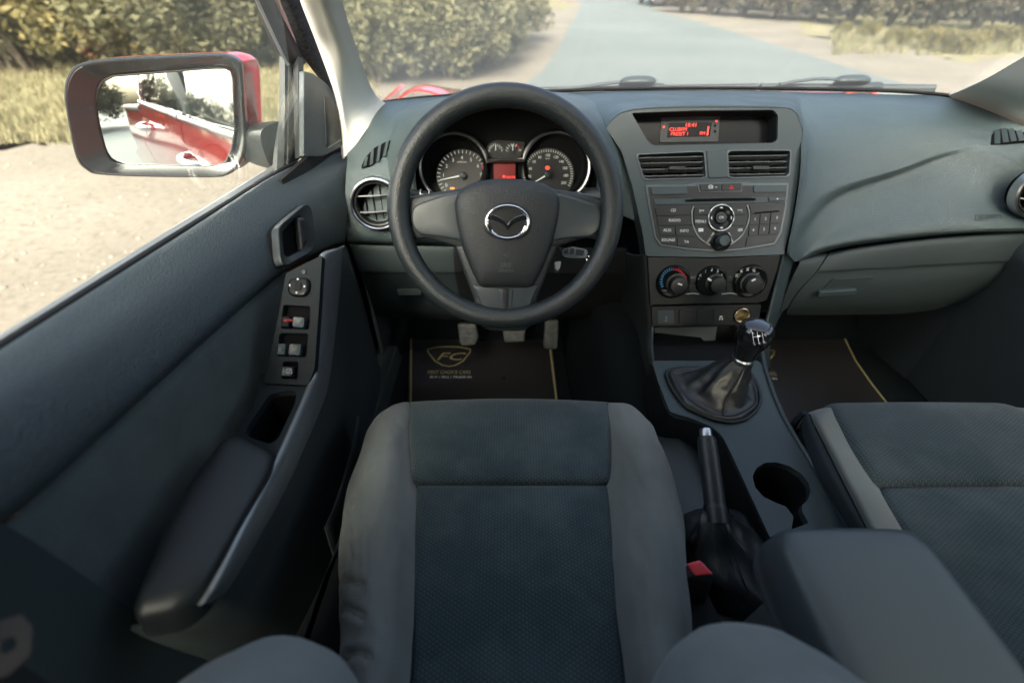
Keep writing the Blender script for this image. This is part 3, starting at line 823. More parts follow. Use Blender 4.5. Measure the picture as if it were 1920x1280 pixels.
# front wing, load bed side
def side_rows(ys, top, s):
    return [[Vector((CX + s * w, y, z if z is not None else top(y))) for y in ys] for w, z in ((0.865, None), (0.895, -0.40), (0.915, -0.52), (0.92, -0.70), (0.91, -0.90), (0.895, -1.06), (0.86, -1.17))]
for s in (-1, 1):
    patch('front_wing', side_rows((2.35, 2.0, 1.6, 1.22), lambda y: -0.34 - max(0, y - 1.3) * 0.06, s), M_paint, truck, 3, 3, solid=0.006, face=(CX + s * 9, 1, -0.5))
    patch('bed_side', side_rows((-1.27, -1.8, -2.4, -2.75), lambda y: -0.24, s), M_paint, truck, 3, 3, solid=0.03, face=(CX + s * 9, -1, -0.5))
    tube('bed_rail_cap', [Vector((CX + s * 0.855, y, -0.232)) for y in (-1.26, -2.0, -2.75)], 0.028, M_rubbergrey, truck, 8)
# bonnet
bonnet = thing('bonnet', 'glossy red bonnet edge showing beyond the windscreen base', 'bonnet', (CX, 1.9, -0.4))
def bz(x, y):
    u = abs(x - CX) / 0.80
    ridge = 0.118 * math.exp(-((u - 0.83) / 0.21) ** 4)
    return -0.392 - 0.05 * u ** 14 + ridge - 0.19 * max(0, y - 1.58)
patch('bonnet_skin', [[Vector((CX + s * 0.84, y, bz(CX + s * 0.84, y))) for s in (-1, -0.85, -0.7, -0.5, -0.2, 0.2, 0.5, 0.7, 0.85, 1)] for y in (1.50, 1.6, 1.75, 1.95, 2.15, 2.35)], M_paint, bonnet, 4, 4, solid=0.006, face=(0, 0, 6))
# cowl grille under the wipers
cowl = thing('cowl_panel', 'black plastic cowl panel along the windscreen foot', 'cowl', (CX, 1.45, -0.33))
CO = [w + Vector((0, 0.012, -0.018)) for w in WB[1:6]]
patch('cowl_skin', [[p for p in CO], [p + Vector((0, 0.05, -0.010)) for p in CO], [p + Vector((0, 0.12, -0.03)) for p in CO]], M_wiper, cowl, 3, 5, solid=0.006, face=(0, 0, 5))
# wipers: blade, arm, pivot cap
def wiper(hub, arm, b0, b1, tipend, lab):
    w = thing('windscreen_wiper', lab, 'wiper', PT(*hub, 1.30), 'windscreen wipers')
    T0 = 1.315
    f = lambda p, t=T0: PT(p[0], p[1], t)
    tube('blade', [f(b0, 1.34), f(((b0[0] + b1[0]) / 2, (b0[1] + b1[1]) / 2 + 0.5), 1.345), f(b1, 1.34)], [0.009, 0.010, 0.009], M_wiper, w, 8)
    tube('rubber_lip', [f((b0[0], b0[1] + 6), 1.335), f((b1[0], b1[1] + 6), 1.335)], 0.004, M_rubber, w, 6)
    tube('arm', curve([f(p) for p in arm], 5), [0.010] * 6 + [0.007] * (5 * (len(arm) - 1) - 5), M_wiper, w, 8, flat=0.6)
    h = Vector(f(hub))
    loft('pivot_cap', [[f((hub[0] + dx * k, hub[1] + dy * k), T0 - 0.006 - d) for dx, dy in ((-38, 6), (-32, -4), (-8, -8), (18, -7), (28, 0), (24, 6), (-4, 8))] for k, d in ((1.0, -0.02), (1.0, 0.0), (0.72, 0.012), (0.3, 0.016))], M_wiper, w, 2, 3)
    loft('spine', [[f((p[0], p[1] - 4), 1.33), f((p[0], p[1] + 5), 1.33), f((p[0], p[1] + 5), 1.345), f((p[0], p[1] - 4), 1.345)] for p in tipend], M_wiper, w, 3, 2)
    return w
wiper((1202, 150), [(1205, 149), (1172, 153), (1130, 158), (1085, 164), (1030, 168)], (1012, 170), (1420, 163), [(1160, 161), (1245, 161)], 'black wiper whose arm reaches down behind the steering wheel')
wiper((1605, 148), [(1608, 147), (1572, 149), (1535, 148), (1500, 152), (1462, 158)], (1425, 163), (1752, 165), [(1562, 159), (1655, 159)], 'black wiper standing before the passenger side of the windscreen')

# ------------------------------------------------------------------ dashboard
dash = thing('dashboard', 'dark grey grained dashboard with round end vents and glovebox', 'dashboard', (CX, 1.15, -0.6))
def net(rows): return [[PY(*p) for p in r] for r in rows]
patch('driver_end_panel', net([
    [(640, 232, 1.20), (690, 205, 1.245), (722, 191, 1.295), (790, 184, 1.335), (880, 178, 1.375), (960, 175, 1.395)],
    [(648, 262, 1.14), (682, 240, 1.165), (712, 222, 1.19), (765, 210, 1.22), (840, 202, 1.25), (960, 195, 1.30)],
    [(651, 292, 1.095), (680, 278, 1.105), (712, 265, 1.115), (760, 250, 1.13), (830, 238, 1.16), (960, 225, 1.20)],
    [(649, 325, 1.055), (678, 318, 1.055), (712, 312, 1.055), (758, 305, 1.065), (830, 300, 1.190), (960, 290, 1.280)],
    [(647, 365, 1.028), (676, 362, 1.022), (712, 358, 1.02), (758, 355, 1.03), (830, 350, 1.160), (960, 345, 1.260)],
    [(647, 410, 1.012), (676, 410, 1.004), (712, 410, 1.003), (758, 412, 1.01), (830, 410, 1.140), (960, 405, 1.240)],
    [(650, 445, 1.005), (678, 448, 0.995), (712, 449, 0.995), (758, 449, 1.0), (830, 449, 1.130), (960, 445, 1.230)],
    [(653, 456, 1.03), (680, 459, 1.03), (712, 460, 1.03), (758, 460, 1.03), (830, 460, 1.150), (960, 455, 1.250)],
]), M_dash, dash, 6, 5, solid=0.004)
# instrument hood: an arch from the opening back to the windscreen
H0 = [(784, 372, 1.005), (779, 335, 0.995), (784, 290, 0.975), (806, 240, 0.945), (856, 203, 0.915), (948, 189, 0.905), (1040, 201, 0.915), (1092, 235, 0.945), (1114, 290, 0.975), (1119, 335, 0.995), (1116, 372, 1.005)]
H1 = [(776, 374, 1.000), (769, 335, 0.988), (772, 288, 0.966), (797, 232, 0.935), (852, 193, 0.905), (948, 179, 0.895), (1046, 191, 0.905), (1102, 228, 0.935), (1126, 288, 0.966), (1131, 335, 0.988), (1126, 374, 1.000)]
H2 = [(760, 378, 1.012), (748, 335, 1.010), (752, 282, 1.02), (782, 222, 1.03), (846, 187, 1.03), (948, 177, 1.03), (1052, 185, 1.03), (1116, 218, 1.03), (1150, 280, 1.02), (1160, 335, 1.005), (1160, 400, 1.000)]
H3 = [(745, 380, 1.020), (728, 335, 1.035), (730, 280, 1.085), (760, 216, 1.17), (840, 184, 1.20), (948, 176, 1.20), (1056, 180, 1.20), (1122, 208, 1.16), (1166, 275, 1.075), (1184, 340, 1.025), (1200, 420, 0.985)]
H4 = [(740, 384, 1.040), (715, 335, 1.055), (712, 280, 1.105), (735, 218, 1.20), (830, 184, 1.33), (948, 176, 1.385), (1062, 174, 1.405), (1130, 202, 1.20), (1170, 275, 1.085), (1187, 340, 1.035), (1206, 440, 0.975)]
patch('instrument_hood', net([H0, H1, H2, H3, H4]), M_dash, dash, 5, 6, solid=0.003)
clus_o = PY(948, 318, 1.085)
CL = Plane(clus_o, Vector((0, -math.cos(math.radians(20)), math.sin(math.radians(20)))))
K0 = [PY(*p) for p in H0]
K1 = [CL.hit(*p) for p in ((770, 375), (768, 335), (772, 290), (792, 244), (852, 214), (948, 206), (1044, 214), (1100, 244), (1124, 290), (1130, 335), (1130, 375))]
patch('hood_lining', [K0, [a.lerp(b, 0.5) for a, b in zip(K0, K1)], K1], M_dark, dash, 3, 4, solid=0.002, face=(0, 1.0, -0.33))
# centre face: top skin and the face plate with its openings
S1 = plane_yy(1340, 280, 1.03, 470, 0.92)
S2 = plane_yy(1340, 480, 0.917, 610, 0.872)
topx = (1064, 1120, 1165, 1240, 1340, 1440, 1478, 1500)
TP = [[PY(x, y, Y) for x, y, Y in zip(topx, (175, 173, 171, 170, 170, 171, 174, 182), (1.400, 1.41, 1.415, 1.42, 1.42, 1.39, 1.34, 1.29))],
      [PY(x, y, Y) for x, y, Y in zip((1082, 1128, 1165, 1240, 1340, 1440, 1484, 1503), (192, 184, 181, 179, 178, 180, 186, 205), (1.28, 1.27, 1.265, 1.26, 1.26, 1.25, 1.22, 1.16))],
      [PY(x, y, Y) for x, y, Y in zip((1112, 1143, 1172, 1240, 1340, 1440, 1488, 1506), (212, 201, 195, 190, 188, 190, 197, 224), (1.16, 1.15, 1.145, 1.14, 1.14, 1.14, 1.12, 1.09))],
      [S1.hit(x, y) + S1.n * 0.001 for x, y in zip((1130, 1152, 1178, 1240, 1340, 1440, 1487, 1506), (246, 220, 207.5, 202, 200.5, 201.5, 206.5, 246))]]
patch('centre_top_skin', TP, M_satin, dash, 5, 4, solid=0.003)
DISP = [(1184, 212), (1300, 207.5), (1450, 206), (1459, 216), (1458, 262), (1450, 268), (1225, 273), (1214, 264)]
VL = [(1194, 291), (1319, 285), (1323, 333), (1208, 336)]
VR = [(1364, 284), (1481, 283), (1478, 330), (1367, 333)]
FACE = [(1136, 240), (1156, 216), (1180, 204), (1240, 199), (1340, 197), (1440, 198), (1484, 203), (1498, 218), (1504, 242), (1502, 285), (1497, 335), (1487, 397), (1470, 477), (1340, 482), (1211, 480), (1206, 442), (1186, 350), (1166, 285)]
plate('centre_face', S1, FACE, 0.045, M_satin, dash, r=0.006, holes=[DISP, VL, VR], hr=0.006, bevel=0.003, segs=3)
plate('vent_divider', S1, [(1324, 283), (1361, 282), (1365, 333), (1328, 335)], 0.03, M_satin, dash, lift=0.003, r=0.003, bevel=0.002)
for nm, pix in (('vent_frame', VL), ('vent_frame', VR)):
    c = (sum(p[0] for p in pix) / 4, sum(p[1] for p in pix) / 4)
    big = [(c[0] + (p[0] - c[0]) * 1.045, c[1] + (p[1] - c[1]) * 1.10) for p in pix]
    ringplate(nm, S1, big, [(c[0] + (p[0] - c[0]) * 1.0, c[1] + (p[1] - c[1]) * 1.0) for p in pix], 0.003, M_edge, dash, lift=0.0025, r=0.004, N=64)
def air_vent(pix, ys, tab, lab):
    v = thing('air_vent', lab, 'air vent', S1.hit(*pix[3]), 'centre air vents')
    back = S1.up_by(-0.042)
    c = (sum(p[0] for p in pix) / 4, sum(p[1] for p in pix) / 4)
    plate('duct', back, [(c[0] + (p[0] - c[0]) * 1.0, c[1] + (p[1] - c[1]) * 1.05) for p in pix], 0.003, M_void, v, bevel=0)
    f = lambda y, a, b: a[0] + (b[0] - a[0]) * (y - a[1]) / (b[1] - a[1])
    for y in ys:
        y1 = y - (1.5 if pix[0][0] > 1300 else 3.0)
        xl, xr = f(y, pix[0], pix[3]) + 1, f(y, pix[1], pix[2]) - 1
        a, b = S1.hit(xl, y), S1.hit(xr, y1)
        d = S1.n * -0.020 + Vector((0, 0, -0.003)); th = Vector((0, 0, 0.0011))
        V = [a - S1.n * 0.004 + th, b - S1.n * 0.004 + th, b - S1.n * 0.004 - th, a - S1.n * 0.004 - th]
        V += [q + d for q in V]
        finish('slat', mesh_from(V, [(0, 1, 2, 3), (4, 5, 6, 7), (0, 1, 5, 4), (1, 2, 6, 5), (2, 3, 7, 6), (3, 0, 4, 7)], True), M_silverdk, v, bevel=0.0004)
    for k in range(6):
        t = (k + 0.6) / 6
        a = S1.hit(pix[0][0] + (pix[1][0] - pix[0][0]) * t, pix[0][1] + (pix[1][1] - pix[0][1]) * t + 2) - S1.n * 0.024
        b = S1.hit(pix[3][0] + (pix[2][0] - pix[3][0]) * t, pix[3][1] + (pix[2][1] - pix[3][1]) * t - 2) - S1.n * 0.024
        dx = Vector((0.0008, 0, 0)); d = S1.n * -0.015
        V = [a - dx, a + dx, b + dx, b - dx]; V += [q + d for q in V]
        finish('vane', mesh_from(V, [(0, 1, 2, 3), (4, 5, 6, 7), (0, 1, 5, 4), (1, 2, 6, 5), (2, 3, 7, 6), (3, 0, 4, 7)], True), M_black, v)
    plate('tab', S1, [(tab[0], tab[2] - 3.5), (tab[1], tab[2] - 3.5), (tab[1], tab[2] + 3.5), (tab[0], tab[2] + 3.5)], 0.012, M_black, v, lift=0.003, r=0.002, bevel=0.001)
air_vent(VL, (295.5, 306, 317.5, 330), (1254, 1284, 315.5), 'slatted centre air vent nearer the steering wheel')
air_vent(VR, (292, 303.5, 315, 326.5), (1411, 1442, 315), 'slatted centre air vent nearer the passenger side')
# information display sunk in the hood
disp = thing('information_display', 'black glossy display recess with red glowing clock and radio text', 'display', S1.hit(1340, 270))
D1 = S1.up_by(-0.036)
plate('screen_panel', D1, [(1176, 204), (1470, 200), (1470, 276), (1205, 280)], 0.004, M_piano, disp, bevel=0)
dz = [S1.hit(1322 + (x - 1322) * 0.993, 240 + (y - 240) * 0.985) for x, y in [tuple(p) for p in DISP]]
nD = len(dz)
finish('display_shroud', mesh_from([p - S1.n * 0.003 for p in dz] + [p - S1.n * 0.037 for p in dz], [(i, (i + 1) % nD, nD + (i + 1) % nD, nD + i) for i in range(nD)]), M_dark, disp, solid=0.0008)
plate('display_bezel', D1, [(1240, 219), (1350, 216), (1346, 266), (1236, 268)], 0.004, M_black, disp, lift=0.002, r=0.004)
plate('lcd', D1, [(1254, 232), (1334, 230.5), (1330, 256), (1250, 258)], 0.003, M_lcd, disp, lift=0.0032, r=0.001, bevel=0)
LT = dict(lift=0.0038)
text('18:41', D1, 1294, 236, 7.5, M_glowred, disp, **LT, shear=0.12, sx=1.05)
text('CLUBFM', D1, 1270, 244, 6.6, M_glowred, disp, **LT, shear=0.12)
text('PRESET 1', D1, 1273, 252.5, 6.6, M_glowred, disp, **LT, shear=0.12, sx=0.95)
text('FM', D1, 1315.5, 251.5, 6.2, M_glowred, disp, **LT, shear=0.12)
plate('signal_bar', D1, [(1326, 238), (1328.5, 238), (1326, 255), (1323.5, 255)], 0.0005, M_glowred, disp, lift=0.0040, r=0.0002, bevel=0)
for x, y in ((1244, 239), (1342.5, 228)):
    plate('indicator_lamp', D1, circle_pix(x, y, 2.0, n=10), 0.001, M_glowred, disp, lift=0.003, r=0, bevel=0)
for y in (236, 247): plate('small_key', D1, circle_pix(1340, y, 2.4, n=12), 0.002, M_dark, disp, lift=0.0035, r=0, bevel=0.0003)

# ------------------------------------------------------------------ car stereo
st = thing('car_stereo', 'black car stereo panel with buttons, round menu dial and volume knob', 'stereo', S1.hit(1345, 475))
RAD = [(1209, 347.5), (1287, 346.5), (1300, 344), (1400, 342), (1410, 343.5), (1478, 343), (1474, 390), (1465, 436), (1452, 459), (1400, 468), (1349, 473), (1290, 469), (1237, 461), (1226, 445), (1216, 390)]
plate('face_panel', S1, RAD, 0.006, M_edge, st, lift=0.0030, r=0.003, bevel=0.0015)
plate('inner_panel', S1, [(1214, 351), (1474, 347.5), (1470, 388), (1461, 434), (1450, 455), (1400, 464), (1349, 469), (1290, 465), (1240, 458), (1230, 443), (1220, 390)], 0.004, M_black, st, lift=0.0042, r=0.003)
def btn(pix, nm='button', lift=0.0064, m=M_black, h=0.003, bev=0.0006, r=0.0015):
    c = (sum(p[0] for p in pix) / len(pix), sum(p[1] for p in pix) / len(pix))
    q = [(c[0] + (p[0] - c[0]) * 0.975, c[1] + (p[1] - c[1]) * 0.95) for p in pix]
    return plate(nm, S1, q, h, m, st, lift=lift, r=r, bevel=bev)
btn([(1218, 352.5), (1286, 350), (1288, 364.5), (1221, 366.5)], 'blank_button', m=M_satin)
btn([(1410, 349), (1473, 347.5), (1472, 361.5), (1410, 362)], 'blank_button', m=M_satin)
plate('switch_frame', S1, [(1306, 344.5), (1390, 342.5), (1389, 360.5), (1309, 361.5)], 0.003, M_edge, st, lift=0.0052, r=0.003)
b = btn([(1309, 346.5), (1348.5, 345.5), (1348.5, 358.5), (1311.5, 359.5)], 'lock_button', 0.0085)
strokes('lock_symbol', S1, [[(1326, 354.5), (1326, 350.5), (1328, 349), (1332, 349), (1333, 351), (1333, 354.5), (1326, 354.5)], [(1329, 352), (1333, 352)], [(1338, 352.5), (1341, 352.5)]], 1.1, M_white, b, lift=0.0087)
b = btn([(1350, 345.5), (1388, 344.5), (1387, 358), (1350, 358.5)], 'hazard_button', 0.0085)
strokes('warning_triangle', S1, [[(1364, 356), (1368, 348.5), (1372, 356), (1364, 356)], [(1366.3, 354.7), (1368, 351.5), (1369.7, 354.7), (1366.3, 354.7)]], 1.1, M_redprint, b, lift=0.0087)
plate('disc_ledge', S1, [(1224, 374), (1470, 369.5), (1470, 380), (1226, 384.5)], 0.004, M_satin, st, lift=0.0058, r=0.001)
plate('disc_slot', S1, [(1281, 375.5), (1300, 373.6), (1400, 371.6), (1415, 373), (1413, 377.3), (1284, 379.6)], 0.004, M_void, st, lift=0.0064, r=0.001, bevel=0)
b = btn([(1437, 370.5), (1467, 370), (1466, 377.5), (1438, 378.5)], 'eject_button', 0.0085, M_satin)
plate('eject_symbol', S1, [(1451.5, 375), (1453.5, 372.5), (1455.5, 375)], 0.0004, M_white, b, lift=0.0090, r=0, bevel=0)
for pix, s, tx in (([(1225, 389), (1296, 387), (1293, 404), (1229, 406)], 'CD', (1260.5, 395.5)), ([(1229, 407), (1293, 405), (1295.5, 422.5), (1232, 424)], 'RADIO', (1263, 414)),
                   ([(1232, 425), (1263, 424.5), (1265, 442), (1236, 441)], 'AUX', (1249.5, 432.5)), ([(1264, 424.5), (1298, 424), (1303, 444), (1266, 443)], 'INFO', (1281, 433.5)),
                   ([(1237, 442), (1266, 444), (1267, 460), (1242, 457)], 'SOUND', (1251, 450.5)), ([(1268, 445), (1303, 446), (1305, 465), (1268, 461)], 'TA', (1285, 454)),
                   ([(1298, 406), (1325, 405), (1326, 422), (1301, 425)], 'MENU', (1311.5, 416)),
                   ([(1405, 404), (1422, 402), (1421, 421), (1403, 423)], '1', (1413, 412)), ([(1423, 402), (1442, 400), (1440, 420), (1421.5, 421)], '2', (1432.5, 411)), ([(1443, 400), (1463, 398.5), (1459, 419), (1441, 420)], '3', (1453.5, 409.5)),
                   ([(1402, 424), (1420, 422), (1418, 441), (1401, 444)], '4', (1409.5, 432)), ([(1421, 422), (1440, 421), (1438, 440), (1419, 441)], '5', (1429.5, 430.5)), ([(1441, 420), (1458.5, 419.5), (1455, 438), (1439, 440)], '6', (1450, 428.5))):
    b = btn(pix); text(s, S1, *tx, 5.2, M_white, b, lift=0.0068)
b = btn([(1301, 388), (1331, 386), (1326, 404), (1298, 405)], 'seek_button'); text('|<<', S1, 1313.5, 396, 4.5, M_white, b, lift=0.0068)
b = btn([(1366, 386), (1395, 388), (1396.5, 403), (1373, 404)], 'seek_button'); text('>>|', S1, 1384.5, 395, 4.5, M_white, b, lift=0.0068)
btn([(1374, 405), (1396.5, 404.5), (1393, 424), (1370, 425)], 'blank_button')
btn([(1402, 386), (1466, 384), (1464, 397), (1404, 402)], 'blank_button'); btn([(1398, 446), (1456, 439), (1450, 452), (1395, 462)], 'blank_button')
plate('card_slot', S1, [(1412, 399), (1458, 395), (1458, 397.5), (1412, 401.5)], 0.001, M_void, st, lift=0.0068, r=0, bevel=0)
strokes('dolby_badge', S1, [[(1308, 430), (1317, 430)], [(1308, 433.5), (1317, 433)]], 2.6, M_white, st, lift=0.0045)
strokes('wma_badge', S1, [[(1381.5, 432), (1390.5, 431)]], 5.0, M_greyprint, st, lift=0.0045)
for L in ([(1299, 387), (1295.5, 398), (1295.5, 412), (1298, 425), (1305, 440), (1315, 451), (1329, 460)], [(1398.5, 385), (1402, 398), (1402, 412), (1397, 427), (1390, 440), (1380, 450), (1367, 459)]):
    tube('trim_arc', curve([S1.hit(*p) + S1.n * 0.0055 for p in L], 4), 0.0016, M_silverdk, st, 8)
NAV = S1.hit(1349, 409); rr = (S1.hit(1349 + 24.5, 409) - NAV).length
d = lathe('menu_dial', NAV + S1.n * 0.004, S1.n, [(rr * 0.93, -0.002), (rr * 0.93, 0.0045), (rr * 0.86, 0.0055), (rr * 0.48, 0.0035), (rr * 0.46, 0.003)], M_piano, st, 40)
tube('dial_ring', [NAV + S1.u * (rr * 0.96 * math.cos(a)) + S1.v * (rr * 0.96 * math.sin(a)) + S1.n * 0.0082 for a in [6.2832 * i / 48 for i in range(48)]], 0.0013, M_silver, d, 8, closed=True)
k = lathe('ok_button', NAV + S1.n * 0.004, S1.n, [(rr * 0.42, 0.0), (rr * 0.42, 0.006), (rr * 0.36, 0.007), (0.0005, 0.0062)], M_black, d, 32)
text('OK', S1, 1348.5, 409, 4.6, M_white, k, lift=0.0115)
for q in ([(1345.5, 391.5), (1349, 388.7), (1352.5, 391.5)], [(1345.5, 427), (1349, 429.8), (1352.5, 427)], [(1331.5, 406), (1329, 409.5), (1331.5, 413)], [(1366.5, 406), (1369, 409.5), (1366.5, 413)]):
    plate('arrow', S1, q, 0.0003, M_white, d, lift=0.0100, r=0, bevel=0)
VOL = S1.hit(1349, 452.5); r2 = (S1.hit(1349 + 18.5, 452.5) - VOL).length
q = lathe('volume_collar', VOL, S1.n, [(r2, 0.0), (r2, 0.009), (r2 * 0.9, 0.0105), (r2 * 0.72, 0.010), (r2 * 0.66, 0.004), (0.0005, 0.004)], M_piano, st, 40)
lathe('volume_knob', VOL + S1.n * 0.004, S1.n, [(r2 * 0.60, 0.0), (r2 * 0.56, 0.020), (r2 * 0.50, 0.0225), (0.0005, 0.0215)], M_satin, q, 36)
text('VOLUME', S1, 1331, 446, 4.0, M_white, st, lift=0.0048, rot=58)
text('POWER', S1, 1367.5, 445.5, 4.0, M_white, st, lift=0.0048, rot=-62)

# ------------------------------------------------------------------ heater controls
hv = thing('heater_panel', 'black heater control panel with three round knobs', 'heater panel', S2.hit(1330, 570))
plate('face_panel', S2, [(1214, 481), (1340, 484), (1464, 478), (1457, 510), (1438, 563), (1420, 568), (1219, 572)], 0.03, M_black, hv, r=0.004, bevel=0.002)
def knob(cx, cy, ro, kx, ky, kr, mark, kind):
    o = S2.hit(cx, cy); R = (S2.hit(cx + ro, cy) - o).length; rk = (S2.hit(kx + kr, ky) - S2.hit(kx, ky)).length
    kt = lathe('dial_surround', o, S2.n, [(R * 1.08, -0.002), (R * 1.06, 0.003), (R, 0.009), (R * 0.92, 0.010), (R * 0.86, 0.0085), (0.0005, 0.0085)], M_piano, hv, 44)
    ok = S2.hit(kx, ky)
    kn = lathe('knob', ok + S2.n * 0.0085, S2.n, [(rk * 1.25, -0.001), (rk * 1.2, 0.002), (rk * 1.02, 0.003), (rk, 0.018), (rk * 0.93, 0.0205), (rk * 0.6, 0.0215), (0.0005, 0.0215)], M_black, kt, 40)
    L = S2.up_by(0.0305)
    a = math.radians(mark)
    q0, q1 = (kx + kr * 0.35 * math.cos(a), ky - kr * 0.35 * math.sin(a)), (kx + kr * 0.86 * math.cos(a), ky - kr * 0.86 * math.sin(a))
    strokes('pointer', L, [[q0, q1]], 3.0, M_white, kn, lift=0.0)
    return kt
P9 = S2.up_by(0.0089)
k1 = knob(1261.5, 528, 30, 1266, 529.5, 16, -20, 0)
def ticks(cx, cy, r0, r1, a0, a1, n, m, parent, name, w=1.6, pl=P9, kind='stuff'):
    L = []
    for i in range(n):
        a = math.radians(a0 + (a1 - a0) * i / max(1, n - 1))
        L.append([(cx + r0 * math.cos(a), cy - r0 * math.sin(a)), (cx + r1 * math.cos(a), cy - r1 * math.sin(a))])
    return strokes(name, pl, L, w, m, parent, lift=0.0004, kind=kind)
ticks(1262.5, 527, 20.5, 25.5, 98, 205, 11, M_blueprint, k1, 'cold_scale', 1.8)
ticks(1262.5, 527, 20.5, 25.5, 88, -22, 11, M_redprint, k1, 'hot_scale', 1.8)
text('MAX', P9, 1246, 544.5, 3.2, M_greyprint, k1)
k2 = knob(1332, 526, 27, 1338, 528.5, 14.5, 150, 1)
for s, x, y in (('0', 1313.5, 517), ('1', 1323, 508.5), ('2', 1334.5, 505.5), ('3', 1345.5, 508.5), ('4', 1352.5, 516.5), ('*', 1310.5, 524)): text(s, P9, x, y, 5.4, M_white, k2)
k3 = knob(1405, 527, 30, 1404, 529, 16.5, 25, 2)
for i, (x, y) in enumerate(((1381, 516), (1390, 507.5), (1402, 504.5), (1413.5, 506.5), (1420.5, 514.5))):
    strokes('air_symbol', P9, [[(x - 2.5, y - 2), (x, y - 1), (x + 1, y + 2.5)], [(x - 2.5, y + 1.5), (x + (2.5 if i % 2 else -0.5), y + 2.5)], [(x + 1, y - 2.8), (x + 2.5, y - 2.8)]], 1.0, M_white, k3)
for pix, s, tx in (([(1291, 510), (1303, 509.5), (1304, 529), (1292, 530)], 'A/C', (1299, 519.5)), ([(1360, 509), (1374, 508), (1373, 528), (1361, 529)], '=', (1367.5, 518.5))):
    b = plate('button', S2, pix, 0.006, M_black, hv, lift=0.0035, r=0.002); text(s, S2, *tx, 4.4, M_greyprint, b, lift=0.0040)
for pix in ([(1291, 531), (1304, 531), (1303, 546), (1292, 547)], [(1361, 530), (1373, 529), (1372, 545), (1362, 546)]): plate('blank_button', S2, pix, 0.006, M_black, hv, lift=0.003, r=0.002)
for L in ([(1286, 551), (1300, 549.5), (1310, 551)], [(1353, 551), (1370, 549), (1384, 552)]):
    tube('trim_line', [S2.hit(*p) + S2.n * 0.001 for p in L], 0.0016, M_silverdk, hv, 6)
sw = thing('switch_strip', 'black strip of square switches with a lighter socket below the heater knobs', 'switch panel', S2.hit(1320, 612))
plate('strip_panel', S2, [(1222, 575), (1427, 570.5), (1421, 607), (1223, 611.5)], 0.02, M_black, sw, lift=0.001, r=0.003, bevel=0.0015, holes=[circle_pix(1390.5, 590.5, 12.5, n=24)], hr=0)
for i, pix in enumerate(([(1233, 581.5), (1263, 580.5), (1263, 606), (1233, 606.5)], [(1273, 579.5), (1304, 579), (1304, 605), (1272, 605.5)], [(1306, 579), (1335, 578.5), (1335, 604.5), (1306, 605)], [(1337, 578.5), (1367, 578), (1366, 603.5), (1337, 604.5)])):
    b = plate('switch', S2, pix, 0.004, M_black if i else M_satin, sw, lift=0.0030, r=0.0015)
    if i == 0: strokes('lamp_symbol', S2, [[(1247, 593), (1250, 593)], [(1247, 596), (1250, 596)], [(1246, 600), (1250, 600)]], 1.6, M_greyprint, b, lift=0.0033)
    if i == 3: strokes('skid_symbol', S2, [[(1348, 592.5), (1353.5, 592.5)], [(1349, 595), (1348, 598.5)], [(1352.5, 595), (1353.5, 598.5)]], 1.8, M_white, b, lift=0.0033)
so = S2.hit(1390.5, 590.5); sr = (S2.hit(1404, 590.5) - so).length
k = lathe('lighter_socket', so, S2.n, [(sr * 1.12, 0.0), (sr * 1.12, 0.004), (sr * 0.98, 0.0052), (sr * 0.80, 0.0045), (sr * 0.76, -0.018), (0.0005, -0.018)], M_brass, sw, 32, cap=False)
lathe('socket_ring', so, S2.n, [(sr * 1.18, 0.001), (sr * 1.16, 0.0045), (sr * 1.10, 0.0055), (sr * 1.06, 0.004)], M_piano, k, 32, cap=False)

